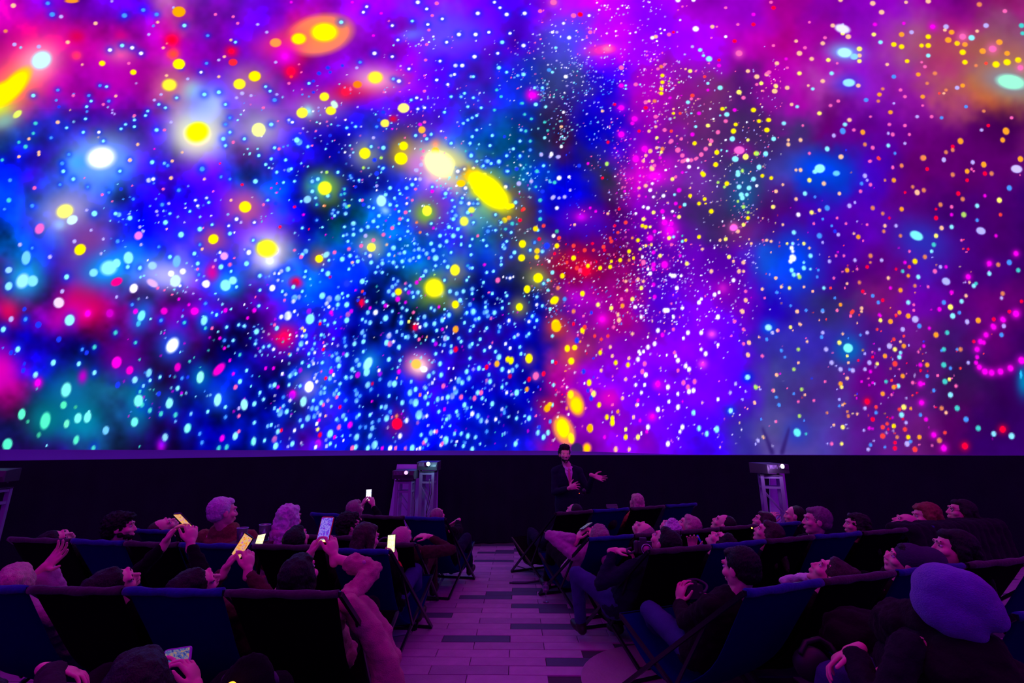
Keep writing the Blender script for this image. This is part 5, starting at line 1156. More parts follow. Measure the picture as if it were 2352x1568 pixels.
SCR_A = photo_screen_mat('screen_show', 7, [(0.0, 0.0, 0.2), (0.02, 0.02, 0.9), (0.5, 0.3, 1.0), (0.02, 0.02, 0.8), (0.6, 0.0, 0.6), (0.12, 0.0, 0.35)], 0.8)
SCR_B = photo_screen_mat('screen_warm', 6, [(0.4, 0.0, 0.3), (1.0, 0.12, 0.01), (0.9, 0.6, 0.15), (0.6, 0.02, 0.6), (1.0, 0.15, 0.01)], 0.9)
SCR_Y = photo_screen_mat('screen_yellow', 5, [(1.0, 0.55, 0.05), (1.0, 0.9, 0.35), (1.0, 1.0, 0.75), (1.0, 0.8, 0.1)], 1.3)
SCR_W = photo_screen_mat('screen_white', 5, [(0.05, 0.1, 1.0), (0.7, 0.8, 1.0), (1.0, 1.0, 1.0), (0.3, 0.4, 1.0)], 1.2)
SCR_P = photo_screen_mat('screen_small_show', 7, [(0.12, 0.0, 0.3), (0.03, 0.03, 0.35), (0.15, 0.2, 0.6), (0.85, 0.4, 0.03), (0.3, 0.0, 0.45)], 0.5)
UI_Y = glow_mat('screen_buttons', (1.0, 0.85, 0.4), 1.2)
UI_W = glow_mat('screen_bar', (1.0, 0.6, 0.8), 1.0)
UP = (0.1, 0.35, 0.9)
L1, L2, L3, L4, R0, R1s, R2, R3, R4 = [SEAT[k] for k in ('L1', 'L2', 'L3', 'L4', 'R0', 'R1', 'R2', 'R3', 'R4')]

# ---- nearest left row
p = at_y(133, 1275, 3.12)
person('blond person at the left edge raising an open right hand from a pink sleeve', (30, 1346), (-0.55, 0.65, 0.5), L1[0], 0.20, 'pink', 'black', 'blond', 'lying',
       {'R': dict(p=p, d=V((0.55, 0.2, 0.75)), n=V((0.2, 0.95, -0.2)), side=-1, curl=0.25, spread=0.2, thumb=0.95, cuff=0.8, cuffr=0.062, pole=V((0.6, 0, -1)))}, k=1.08, vox=0.006)
c = at_y(423, 1196, 3.30)
hb = hold(c, 0.07, 0.06, V((0.05, 0.1, 0)))
person('dark-haired person lying back with a pink-lit profile, arms raised to a phone', (262, 1342), (0.72, 0.42, 0.45), L1[1], 0.16, 'black', 'black', 'dark', 'lying', hb, vox=0.006, up=(0.3, -0.8, 0.6))
phone(c, V((0.9, -0.35, 0.1)), V((0.15, -0.6, 0.55)), SCR_B, 'tilted phone seen nearly edge-on above the dark long sleeves', w=0.076, h=0.156)
c = at_y(557, 1254, 3.22)
hb = hold(c, 0.058, 0.062, V((0.1, 0.1, 0)))
person('dark-haired person with an orange-lit face photographing with both hands', (450, 1344), (0.72, 0.42, 0.42), L1[2], 0.16, 'maroon', 'black', 'dark', 'lying', hb, vox=0.006, up=(0.3, -0.8, 0.6), lateral=0)
phone(c, V((0.85, -0.1, -0.45)), V((-0.5, 0.1, 0.85)), SCR_B, 'slanted phone with an orange and pink picture over the black and blue seats')
c = at_y(747, 1216, 3.22)
hb = hold(c, 0.062, 0.075, V((0, 0.1, 0)))
hb['R']['cuff'] = 0.52; hb['R']['cuffr'] = 0.060; hb['R']['pole'] = V((1.6, -0.1, -0.35)); hb['L']['cuff'] = 0.3; hb['L']['pole'] = V((-0.7, 0, -1))
wm = person('black-haired woman in a rose wool coat holding up a red-cased phone', (688, 1325), (0.1, 0.9, 0.42), L1[3], 0.19, 'coat', 'black', 'black', 'bob', hb, vox=0.0055, k=1.06, wrinkle=0.045)
RED = mat('red_case', (0.75, 0.02, 0.03), 0.35)
phone(c, V((1, -0.05, 0)), V((-0.12, 0.35, 0.95)), SCR_A, 'phone in a red case showing a purple starfield, held by the rose-coated woman', RED, w=0.085, h=0.165, bar=UI_Y)
b = MB()     # the coat hanging over the side of the chair
pts = [at_y(800, 1385, 2.92), at_y(830, 1420, 2.98), at_y(862, 1470, 3.02), at_y(885, 1530, 3.05), at_y(893, 1600, 3.08)]
for i in range(len(pts) - 1):
    b.capsule(pts[i], pts[i + 1], 0.060 + 0.008 * i, 0.068 + 0.008 * i)
    b.capsule(pts[i] + V((0.0, 0.09, 0)), pts[i + 1] + V((0.01, 0.12, 0)), 0.055, 0.06)
o = b.build('coat_tail', CL['coat'], wm.body, True, wm.O); fuse(o, 0.012, 6, 0.035, 0.09)
b = MB(); q = at_y(836, 1291, 3.03)
b.ell(q, (0.012, 0.006, 0.012), None, 10, 8); b.build('cuff_button', mat('button', (0.7, 0.45, 0.5), 0.25), wm.body, True, wm.O)

# ---- bottom row, seats out of frame
bs = Seat(); bs.C = V((-1.30, 1.42, 0)); bs.X = V((1, 0, 0)); bs.Y = V((0, 1, 0))
c = at_y(408, 1505, 2.3)
hb = {'L': dict(p=c + V((-0.075, -0.01, -0.02)), d=V((0.55, 0.2, 0.8)), n=V((-0.9, 0.1, 0.5)), side=1, curl=0.6, thumb=0.4),
      'R': dict(p=c + V((0.078, -0.01, -0.035)), d=V((-0.45, 0.15, 0.9)), n=V((1, 0.1, 0.3)), side=-1, curl=0.6, thumb=0.6, cuff=0.78)}
ph = phone(c, V((-0.12, 0.1, 0.95)), V((-1, -0.1, -0.05)), SCR_P, 'phone held sideways at the bottom left, its small picture of the show glowing', mat('lilac_case', (0.55, 0.12, 0.75), 0.35), w=0.060, h=0.115, bar=None)
person('dark-haired person at the bottom edge holding a phone sideways in both hands', (300, 1566), (-0.62, 0.75, 0.25), bs, 0.2, 'maroon', 'black', 'dark', 'bob', hb, Hc=at_y(306, 1590, 1.66), vox=0.005, k=1.05)
bs2 = Seat(); bs2.C = V((-2.05, 1.50, 0)); bs2.X = V((1, 0, 0)); bs2.Y = V((0, 1, 0))
person('person cut by the bottom left corner, pink hand resting on a dark knee', (60, 1640), (-0.75, 0.65, 0.25), bs2, 0.2, 'grey', 'char', 'dark', 'short',
       {'R': dict(p=at_y(172, 1533, 2.25), d=V((0.95, 0.25, -0.15)), n=V((0, 0.25, 1)), side=1, curl=0.35, cuff=0.9, cuffr=0.05)}, Hc=at_y(-60, 1660, 1.7), vox=0.006)

# ---- second left row
person('person almost hidden behind the far left chair, only a pale upturned face showing', (128, 1240), (0.75, 0.25, 0.5), L2[0], 0.2, 'black', 'black', 'dark', 'lying', up=(0.3, -0.8, 0.4))
i_ = person('curly dark-haired bearded man turned to the right', (276, 1212), (0.93, 0.42, 0.08), L2[1], 0.26, 'black', 'black', 'black', 'curly', k=1.06, skin=SKIN)
b = MB()
for a in ((0, 0.066, -0.085, 0.036), (0, 0.085, -0.075, 0.022), (0.03, 0.055, -0.07, 0.03), (-0.03, 0.055, -0.07, 0.03), (0.055, 0.02, -0.055, 0.024), (-0.055, 0.02, -0.055, 0.024), (0, 0.104, -0.048, 0.009)):
    b.ell(i_.Hc + i_.R @ V(a[:3]), (a[3],) * 3, i_.R)
o = b.build('beard', hair_mat('black', HAIR['black']), i_.body, True, i_.O); fuse(o, 0.006, 1, 0.012, 0.012)
person('person in a round black wool cap in front of the white-curled woman', (682, 1240), (0.1, 0.8, 0.55), L2[4], 0.2, 'char', 'black', 'black', 'short', k=1.0)
c = at_y(899, 1248, 4.35)
hb = {'R': dict(p=c + V((0.035, 0.0, -0.065)), d=V((-0.15, 0.1, 1)), n=V((1, -0.3, 0)), side=-1, curl=0.6, cuff=0.82, pole=V((0.6, 0, -1)))}
i_ = person('long brown-haired person reading a bright yellow phone screen by the aisle', (842, 1236), (0.55, 0.75, -0.1), L2[6 - 1 + 0], 0.26, 'black', 'denim', 'brown', 'long', hb, k=1.0)
phone(c, V((1, -0.1, 0.12)), V((-0.1, 0.3, 0.95)), SCR_Y, 'phone with a blazing yellow-white screen beside the aisle')
b = MB()
S_, El, Wr, h = i_.arms[1]
b.capsule(El + (Wr - El) * 0.72, El + (Wr - El) * 0.88, 0.045, 0.043); o = b.build('cuff', CL['red'], i_.body, True, i_.O); fuse(o, 0.009, 2)

# ---- third left row
person('old white-haired man upright in a brown tweed overcoat and pale scarf', (512, 1176), (0.62, 0.78, 0.02), L2[3], 0.42, 'tweed', 'black', 'white', 'short', k=1.08, hood=False, wide=1.22, vox=0.0065, bulk=1.0)
i_ = person('woman with loose white curls and a fluffy pale hood', (664, 1192), (0.25, 0.95, 0.0), None, 0.24, 'cream', 'black', 'white', 'wavy', k=1.08, hood=True, wide=1.15, bulk=0.85, Hc=at_y(664, 1192, 4.35), pel=at_y(655, 1192, 4.42) + V((0, 0, -0.62)), knees=[at_y(640, 1192, 4.85) + V((0, 0, -0.58)), at_y(680, 1192, 4.85) + V((0, 0, -0.58))])
person('person lying back on the blue chair, pale upturned face in profile', (374, 1212), (0.6, 0.15, 0.8), L3[0], 0.2, 'black', 'black', 'brown', 'crop', up=(-0.2, -0.9, 0.2))
person('dark curly-haired person between the red phone and the brown-haired reader', (802, 1208), (0.75, 0.6, 0.1), L3[1], 0.22, 'black', 'black', 'black', 'curly', k=0.95)
i_ = person('person in a pink beanie slumped under a long brown coat beside the aisle', (924, 1234), (0.1, 0.5, 0.85), L3[2], 0.16, 'brown', 'brown', None, 'bald', 
            {'R': dict(p=at_y(968, 1228, 5.05), d=V((-0.8, 0.1, 0.15)), n=V((0, -0.3, 1)), side=-1, curl=0.4, cuff=0.84, pole=V((1, 0, -0.4)))}, k=1.0, wide=1.15)
hat(i_, CL['pinkhat'])

# ---- fourth left row
c = at_y(847, 1137, 6.35)
person('long ash-haired person in the far left row stretching a phone overhead', (816, 1170), (0.35, 0.85, 0.3), L4[0], 0.22, 'black', 'black', 'ash', 'long', hold(c, 0.055, 0.05), k=1.0, vox=0.008)
phone(c, V((1, 0, 0.08)), V((-0.08, 0.2, 1)), SCR_W, 'small phone held highest of all, shining blue-white', w=0.078, h=0.16, bar=UI_Y)
person('short-haired person in a grey cap on the far left blue chair by the aisle', (1005, 1186), (0.2, 0.85, 0.45), L4[2], 0.2, 'black', 'navy', 'ash', 'crop',
       {'R': dict(p=at_y(1040, 1202, 6.25), d=V((-0.5, 0.3, -0.3)), n=V((0.6, -0.2, 1)), side=-1, curl=0.4)}, k=0.95, vox=0.008)

# ---- presenter
feet_y = 7.15
pp = at_y(1297, 1046, feet_y)
O = V((pp.x + 0.02, feet_y, 0))


def presenter():
    Hc = V((pp.x, feet_y - 0.03, 1.6)); Hc = at_y(1297, 1043, feet_y - 0.03)
    R = basis((0.12, -1, -0.04))
    X = V((-1, 0.0, 0)); N = Hc + V((0.03, 0.03, -0.17)); pel = V((Hc.x + 0.02, feet_y, 0.92))
    s = (pel - N).normalized()
    b = MB(); add_head(b, Hc, R, 1.04)
    b.capsule(Hc + V((0, 0.01, -0.07)), N, 0.052, 0.058); b.capsule(N, pel, 0.07, 0.07)
    shl = V((N.x - 0.170, N.y + 0.01, N.z - 0.085)); shr = V((N.x + 0.170, N.y, N.z - 0.085))
    b.capsule(shl, shr, 0.045, 0.045)
    hr = at_y(1376, 1097, feet_y - 0.25); hl = at_y(1319, 1116, feet_y - 0.30)
    arms = []
    for S_, T, pole, d, n, side in ((shr, hr, V((0.1, 0.3, -1)), V((1, -0.25, -0.35)), V((-0.1, 0.6, -0.6)), 1), (shl, hl, V((-0.5, 0.2, -1)), V((0.75, -0.45, 0.35)), V((-0.3, -0.8, 0.3)), -1)):
        Wt = T - d.normalized() * 0.09
        El, Wr = ik(S_, Wt, 0.30, 0.28, pole)
        add_hand(b, Wr, d, n, side, 0.15 if S_ is shr else 0.6, 0.22, 1.1, 0.95)
        b.capsule(S_, El, 0.04, 0.036); b.capsule(El, Wr, 0.04, 0.028); arms.append((S_, El, Wr))
    legs = []
    for q in (-1, 1):
        hp = pel + V((q * 0.09, 0, -0.04)); kn = V((pel.x + q * 0.11, feet_y - 0.01, 0.49)); ft = V((pel.x + q * 0.13, feet_y + 0.03, 0.08))
        b.capsule(hp, kn, 0.05, 0.04); b.capsule(kn, ft, 0.04, 0.03); legs.append((hp, kn, ft))
    O = V((pel.x, feet_y, 0))
    body = b.build('person', SKIN, None, True, O, O); fuse(body, 0.0065, 2)
    tag(body, 'presenter in a dark suit and salmon tie standing at the front with one arm out', 'person')
    TR = Matrix((V((1, 0, 0)), V((0, -1, 0)), V((0, 0, 1)))).transposed()
    TR = Matrix.Identity(3)
    b = MB()
    b.ell(N + V((0, 0.01, -0.20)), (0.20, 0.125, 0.22)); b.ell(N + V((0, 0.01, -0.42)), (0.19, 0.13, 0.22)); b.ell(pel + V((0, 0, -0.05)), (0.19, 0.135, 0.20))
    b.capsule(N + V((-0.03, 0.02, -0.02)), shl, 0.06, 0.075); b.capsule(N + V((0.03, 0.02, -0.02)), shr, 0.06, 0.075)
    for S_, El, Wr in arms:
        b.capsule(S_, El, 0.062, 0.052); b.capsule(El, El + (Wr - El) * 0.88, 0.052, 0.042)
    o = b.build('jacket', CL['suit'], body, True, O); fuse(o, 0.011, 3, 0.012, 0.08)
    # shirt front and tie lie in the V of the jacket
    yf = N.y - 0.128
    b = MB(); t = N + V((0.01, 0, -0.015))
    vs = [(t.x - 0.05, yf + 0.05, t.z), (t.x + 0.055, yf + 0.05, t.z), (t.x + 0.06, yf + 0.0, t.z - 0.08), (t.x + 0.025, yf - 0.012, t.z - 0.27), (t.x - 0.045, yf + 0.0, t.z - 0.08)]
    vs2 = [(x, y + 0.05, z) for x, y, z in vs]
    b.add(vs + vs2, [(0, 4, 3, 2, 1), (5, 6, 7, 8, 9), (0, 1, 6, 5), (1, 2, 7, 6), (2, 3, 8, 7), (3, 4, 9, 8), (4, 0, 5, 9)])
    b.build('shirt', mat('shirt', (0.85, 0.6, 0.75), 0.8, noise=0.05), body, False, O)
    b = MB()
    vs = [(t.x - 0.012, yf + 0.035, t.z - 0.01), (t.x + 0.02, yf + 0.035, t.z - 0.01), (t.x + 0.018, yf - 0.012, t.z - 0.05), (t.x + 0.042, yf - 0.028, t.z - 0.24), (t.x + 0.022, yf - 0.03, t.z - 0.28), (t.x + 0.0, yf - 0.026, t.z - 0.24), (t.x - 0.006, yf - 0.012, t.z - 0.05)]
    vs2 = [(x, y + 0.02, z) for x, y, z in vs]; m = len(vs)
    b.add(vs + vs2, [tuple(range(m))[::-1], tuple(range(m, 2 * m))] + [(i, (i + 1) % m, (i + 1) % m + m, i + m) for i in range(m)])
    b.build('tie', mat('tie', (0.75, 0.22, 0.28), 0.6), body, False, O)
    b = MB()
    for sx in (-1, 1):
        b.bar((t.x + sx * 0.055, yf + 0.045, t.z + 0.01), (t.x + 0.012 + sx * 0.016, yf + 0.004, t.z - 0.035), 0.03, 0.008, (0, -1, 0))
    o = b.build('collar', mat('shirt', (0.85, 0.6, 0.75)), body, False, O)
    b = MB()
    b.ell(pel, (0.165, 0.12, 0.14))
    for hp, kn, ft in legs:
        b.capsule(hp, kn, 0.09, 0.07); b.capsule(kn, ft, 0.07, 0.06)
    o = b.build('trousers', CL['suit'], body, True, O); fuse(o, 0.012, 3, 0.01, 0.08)
    for hp, kn, ft in legs:
        b = MB(); b.ell(V((ft.x, ft.y - 0.07, 0.045)), (0.047, 0.14, 0.045)); b.ell(V((ft.x, ft.y, 0.06)), (0.045, 0.055, 0.06))
        o = b.build('shoe', CL['shoe'], body, True, O); fuse(o, 0.01, 2)
    b = add_hair('short', Hc, R, 1.07)
    b.ell(Hc + R @ V((0, 0.03, 0.10)), (0.075, 0.065, 0.045), R); b.ell(Hc + R @ V((0, 0, 0.11)), (0.08, 0.08, 0.045), R)
    o = b.build('hair', hair_mat('dark', HAIR['dark']), body, True, O); fuse(o, 0.0075, 1, 0.03, 0.016)
    b = MB()
    for a in ((0, 0.062, -0.092, 0.034), (0.034, 0.05, -0.075, 0.026), (-0.034, 0.05, -0.075, 0.026), (0.058, 0.02, -0.05, 0.02), (-0.058, 0.02, -0.05, 0.02), (0, 0.104, -0.048, 0.009)):
        b.ell(Hc + R @ V(a[:3]), (a[3],) * 3, R)
    o = b.build('beard', hair_mat('dark', HAIR['dark']), body, True, O); fuse(o, 0.006, 1, 0.008, 0.012)
    for sg in (-1, 1):
        b = MB(); b.ell(Hc + R @ V((sg * 0.032, 0.082, 0.008)), (0.012, 0.009, 0.007), R, 10, 8); b.build('eye', EYEM, body, True, O)
        b = MB(); b.ell(Hc + R @ V((sg * 0.032, 0.090, 0.008)), (0.006, 0.004, 0.006), R, 8, 6); b.build('pupil', PUPIL, body, True, O)
    # remote in the lower hand with a red light
    rp = at_y(1330, 1128, feet_y - 0.36)
    b = MB(); b.bar(V((-0.05, 0, 0.03)), V((0.06, 0, -0.05)), 0.055, 0.022); b.ell((0.07, 0, 0.0), (0.03, 0.02, 0.04)); 
    r = b.build('controller', M_PHONE, None, False, None, rp)
    tag(r, 'small black controller with a red light in the presenter\'s lower hand', 'controller')
    b = MB(); b.ell((0.0, -0.022, -0.025), (0.006, 0.006, 0.006), None, 8, 6); b.build('indicator_light', glow_mat('led_red', (1.0, 0.08, 0.02), 3), r, True)


presenter()

# ---- right side: nearest rows first
c = at_y(1592, 1358, 3.62)
mc = person('dark short-haired man upright in the nearest right row, camera in his lap', (1700, 1306), (-0.5, 0.86, -0.05), R1s[0], 0.30, 'char', 'denim', 'black', 'short',
       {'L': dict(p=at_y(1562, 1352, 3.60), d=V((0.15, 0.1, 1)), n=V((-0.8, -0.3, 0.2)), side=1, curl=0.5, cuff=0.86, cuffr=0.048, pole=V((-0.7, -0.1, -1))),
        'R': dict(p=at_y(1622, 1366, 3.68), d=V((-0.3, 0.1, 0.8)), n=V((0.8, -0.2, 0.3)), side=-1, curl=0.5, cuff=0.86)},
       k=1.06, vox=0.0055, knees=[at_y(1478, 1392, 3.75), at_y(1645, 1340, 4.0)], feet=[at_y(1560, 1545, 3.85), at_y(1640, 1440, 4.1)])


def camera_thing(c, d, label, lens_glow=None, k=1.0, strap=None):
    """body, lens barrel looking along d, grip, hot shoe"""
    R = basis(d)
    b = MB(); b.box((0, 0, 0), (0.13 * k, 0.055 * k, 0.085 * k), R); b.box(R @ V((0, 0, 0.052 * k)), (0.05 * k, 0.05 * k, 0.03 * k), R); b.capsule(R @ V((0.055 * k, 0.015 * k, 0.03 * k)), R @ V((0.055 * k, 0.015 * k, -0.03 * k)), 0.02 * k, 0.02 * k)
    o = b.build('camera', mat('camera_body', (0.03, 0.022, 0.035), 0.45, spec=0.6), None, False, None, c)
    tag(o, label, 'camera')
    b = MB()
    b.tube([R @ V((-0.01, y * k, -0.005)) for y in (0.02, 0.06, 0.062, 0.11, 0.112, 0.13)], 0.03, 20, radii=[0.030 * k, 0.030 * k, 0.034 * k, 0.034 * k, 0.037 * k, 0.037 * k])
    l = b.build('lens', mat('lens_barrel', (0.10, 0.05, 0.10), 0.3, 0.4), o, True)
    b = MB(); b.tube([R @ V((-0.01, y * k, -0.005)) for y in (0.1305, 0.132)], 0.026 * k, 20)
    b.build('lens_glass', mat('lens_glass', (0.5, 0.02, 0.25), 0.05, spec=1.0), l, True)
    b = MB(); b.tube([R @ V((-0.01 + 0.036 * k * math.cos(a), 0.132 * k, -0.005 + 0.036 * k * math.sin(a))) for a in [2 * PI * q / 24 for q in range(24)]], 0.003 * k, 6, closed=True)
    b.build('lens_ring', mat('bright_ring', (0.75, 0.7, 0.85), 0.15, 0.6), l, True)
    if strap:
        b = MB(); pts = [V(p) - c for p in strap]; out = []
        for i in range(len(pts) - 1):
            p0, p1, p2, p3 = pts[max(0, i - 1)], pts[i], pts[i + 1], pts[min(len(pts) - 1, i + 2)]
            for q in range(5):
                u = q / 5; out.append(0.5 * ((2 * p1) + (p2 - p0) * u + (2 * p0 - 5 * p1 + 4 * p2 - p3) * u * u + (3 * p1 - p0 - 3 * p2 + p3) * u ** 3))
        out.append(pts[-1])
        b.tube(out, 0.009 * k, 6); b.build('strap', mat('strap_black', (0.06, 0.05, 0.09), 0.6), o, True)
    return o


camera_thing(c, (-0.25, 1, -0.1), 'black camera with looped strap in the hands of the dark short-haired man', k=1.0,
             strap=[at_y(1572, 1350, 3.6), at_y(1572, 1336, 3.68), at_y(1598, 1330, 3.75), at_y(1622, 1342, 3.72), at_y(1620, 1356, 3.65), at_y(1606, 1362, 3.6)])

i_ = person('brown-haired person lying low with a pale scarf at the chin, nearest right row', (1910, 1322), (-0.6, 0.35, 0.68), R1s[1], 0.22, 'char', 'black', 'brown', 'lying', k=1.0, up=(0.7, -0.5, 0.5), vox=0.0065)
b = MB(); pts = [at_y(1868, 1328, 3.35), at_y(1845, 1326, 3.42), at_y(1820, 1330, 3.5), at_y(1800, 1334, 3.55)]
for i in range(3): b.capsule(pts[i], pts[i + 1], 0.032, 0.03)
b.capsule(pts[0], pts[0] + V((0.07, -0.05, -0.03)), 0.035, 0.035)
o = b.build('scarf', mat('scarf', (0.75, 0.62, 0.70), 0.9, noise=0.45, scale=18, bump=0.5, bscale=50), i_.body, True, i_.O); fuse(o, 0.009, 2, 0.02, 0.03)
i_ = person('person in a soft dark cap raising folded glasses to the face', (2082, 1290), (-0.8, 0.42, 0.42), R1s[2], 0.2, 'char', 'black', 'black', 'short',
            {'L': dict(p=at_y(2046, 1276, 3.72), d=V((0.25, -0.1, 0.9)), n=V((-0.7, -0.4, 0.4)), side=1, curl=0.7)}, k=1.0, vox=0.006, up=(0.3, -0.4, 0.8))
hat(i_, cloth('dark_cap', (0.055, 0.03, 0.09)), 0.03, 'cap', 1.02, V((0.7, -0.3, -0.3)))
b = MB(); g0 = at_y(2062, 1262, 3.66)
b.tube([V((0.022 * math.cos(a), 0, 0.018 * math.sin(a))) for a in [2 * PI * q / 16 for q in range(16)]], 0.002, 6, closed=True)
b.tube([V((0.05 + 0.022 * math.cos(a), -0.01, 0.018 * math.sin(a) + 0.006)) for a in [2 * PI * q / 16 for q in range(16)]], 0.002, 6, closed=True)
b.tube([V((0.072, -0.01, 0.006)), V((0.12, -0.03, 0.02))], 0.0022, 6)
o = b.build('frame', mat('glasses_frame', (0.12, 0.06, 0.3), 0.2, 0.5), None, True, None, (0, 0, 0))
g = empty('glasses', g0); tag(g, 'thin-framed glasses lifted off by the person in the soft dark cap', 'glasses'); o.parent = g
b = MB(); b.lathe([(0.02, -0.001), (0.02, 0.001), (0.001, 0.001)], (0, 0, 0), 14); b.v = [(x, z, y) for x, y, z in b.v]; b.build('eyeglass_lens', mat('violet_glass', (0.35, 0.2, 0.9), 0.05, spec=1.0), g, False)

person('long black-haired woman in pink-lit profile behind the blue beanie', (2192, 1262), (-0.9, 0.3, 0.18), R1s[3], 0.22, 'char', 'black', 'black', 'long', k=1.18, vox=0.006)

# big blue beanie, bottom right
bk = person('person in a slouchy blue knitted beanie and dark quilted jacket at the bottom right', (2165, 1400), (-0.1, 0.98, -0.2), R0[0], 0.30, 'puffer', 'denim', None, 'bald',
       {'L': dict(p=at_y(1915, 1512, 2.42), d=V((-0.75, 0.35, -0.45)), n=V((0.1, 0.25, 1)), side=-1, curl=0.45, cuff=0.86, cuffr=0.055, pole=V((-0.6, -0.2, -1))),
        'R': dict(p=at_y(1990, 1560, 2.5), d=V((-0.75, 0.35, -0.45)), n=V((0.3, 0.1, 1)), side=1, curl=0.4, cuff=0.9, cuffr=0.055)},
       Hc=at_y(2185, 1378, 2.14), k=1.04, vox=0.0055, wide=1.15, knees=[at_y(1765, 1568, 2.45), at_y(1890, 1600, 2.5)], lean=0.0)
b = MB()
for (px, py, y, r) in ((2172, 1360, 2.12, 0.113), (2212, 1370, 2.09, 0.108), (2246, 1396, 2.06, 0.082), (2280, 1420, 2.04, 0.05), (2215, 1412, 2.08, 0.082), (2160, 1388, 2.12, 0.098), (2186, 1412, 2.09, 0.085), (2222, 1436, 2.07, 0.062), (2238, 1450, 2.06, 0.045), (2158, 1400, 2.11, 0.08)):
    q = at_y(px, py, y); b.ell(q, (r, r, r), None, 20, 14)
o = b.build('beanie', mat('knit_blue', (0.13, 0.12, 0.56), 0.95, noise=0.15, scale=40, bump=0.9, bscale=150, sheen=0.5, spec=0.1, stretch=(1, 1, 3)), bk.body, True, bk.O); fuse(o, 0.009, 3, 0.012, 0.08)
b = MB(); b.ell(bk.pel + V((-0.1, 0.1, 0.12)), (0.2, 0.16, 0.14)); b.ell(bk.N + bk.s * 0.2 + bk.front * 0.1, (0.17, 0.1, 0.15), bk.TR); b.capsule(bk.N - bk.s * 0.0 + bk.front * 0.06, bk.N + bk.s * 0.3 + bk.front * 0.12, 0.1, 0.12)
b.ell(bk.Hc + V((0, -0.02, -0.17)), (0.135, 0.13, 0.085)); b.ell(bk.Hc + V((0, -0.03, -0.24)), (0.19, 0.15, 0.09))
o = b.build('scarf', CL['char'], bk.body, True, bk.O); fuse(o, 0.012, 3, 0.05, 0.08)

# ---- second right row
c = at_y(1478, 1256, 4.05)
i_ = person('person in a dark hooded jacket and jeans seated by the aisle, knees forward', (1527, 1246), (-0.5, 0.6, 0.6), R2[0], 0.2, 'navy', 'denim', 'black', 'short',
            {'L': dict(p=at_y(1436, 1262, 4.1), d=V((0.75, -0.1, 0.1)), n=V((-0.2, 0, 1)), side=1, curl=0.5, pole=V((-0.9, -0.2, -1)))}, k=1.04, vox=0.0065,
            pel=at_y(1432, 1380, 4.22), knees=[at_y(1322, 1316, 4.42), at_y(1412, 1345, 4.5)], feet=[at_y(1335, 1440, 4.48), at_y(1420, 1440, 4.55)], hood=True)
camera_thing(c, (-0.15, -1, 0.1), 'camera on the lap of the person in jeans, its lens ring shining', k=1.05,
             strap=[at_y(1462, 1264, 4.05), at_y(1446, 1270, 4.0), at_y(1440, 1262, 4.02), at_y(1450, 1258, 4.05)])
hp = at_y(1590, 1240, 4.45)
i_ = person('person sunk low in the second blue chair, hand up with a blue strap', (1658, 1250), (-0.3, 0.3, 0.9), R2[1], 0.2, 'black', 'black', 'black', 'lying',
            {'L': dict(p=hp, d=V((0.05, -0.1, 1)), n=V((0.3, 0.8, 0)), side=-1, curl=0.5, cuff=0.8)}, vox=0.0065)
b = MB(); b.tube([hp + V((0.05, 0.0, 0.04)), hp + V((0.07, 0.01, -0.0)), hp + V((0.10, 0.02, -0.05)), hp + V((0.11, 0.03, -0.08))], 0.008, 6)
b.build('wrist_strap', mat('blue_strap', (0.02, 0.12, 1.0), 0.4), i_.body, True, i_.O)
person('brown-haired person with upturned face behind the black chair left of the grey-haired man', (1765, 1226), (-0.72, 0.4, 0.5), R2[2], 0.22, 'navy', 'black', 'brown', 'long', up=(0.4, -0.4, 0.8), vox=0.007)
person('tall grey-haired stubbled man sitting upright in profile', (1876, 1196), (-0.94, 0.32, 0.08), R2[3], 0.24, 'char', 'black', 'grey', 'short', k=1.08, vox=0.006)
person('wavy dark-haired woman in profile right of the grey-haired man', (1968, 1206), (-0.9, 0.35, 0.12), R2[4], 0.24, 'black', 'black', 'dark', 'wavy', k=0.98, vox=0.007)
i_ = person('red-haired woman in a dark padded coat with a small red ear light', (2128, 1186), (-0.88, 0.36, -0.05), R2[5], 0.26, 'puffer', 'black', 'auburn', 'bob', k=1.18, vox=0.0065, wide=1.2, lean=0.05)
PEOPLE = {'red': i_}
b = MB(); b.ell(i_.Hc + i_.R @ V((-0.095, 0.01, -0.06)), (0.008, 0.008, 0.008), None, 8, 6); b.build('ear_light', glow_mat('ear_red', (1, 0.02, 0.05), 1.5), i_.body, True, i_.O)
i_ = person('dark-haired woman in glasses and a grey hooded coat, furthest right in the audience', (2208, 1176), (-0.95, 0.3, 0.22), R2[6], 0.24, 'puffer', 'black', 'dark', 'long', k=1.14, vox=0.0065, wide=1.2, hood=True)
PEOPLE['glasses'] = i_
b = MB()
for sg in (-1, 1): b.tube([i_.Hc + i_.R @ V((sg * 0.034 + 0.024 * math.cos(a), 0.098, 0.006 + 0.019 * math.sin(a))) for a in [2 * PI * q / 14 for q in range(14)]], 0.0025, 6, closed=True)
for sg in (-1, 1): b.tube([i_.Hc + i_.R @ V((sg * 0.058, 0.096, 0.01)), i_.Hc + i_.R @ V((sg * 0.082, 0.0, 0.008))], 0.0025, 6)
b.build('glasses', mat('glasses_dark', (0.03, 0.01, 0.03), 0.3), i_.body, True, i_.O)
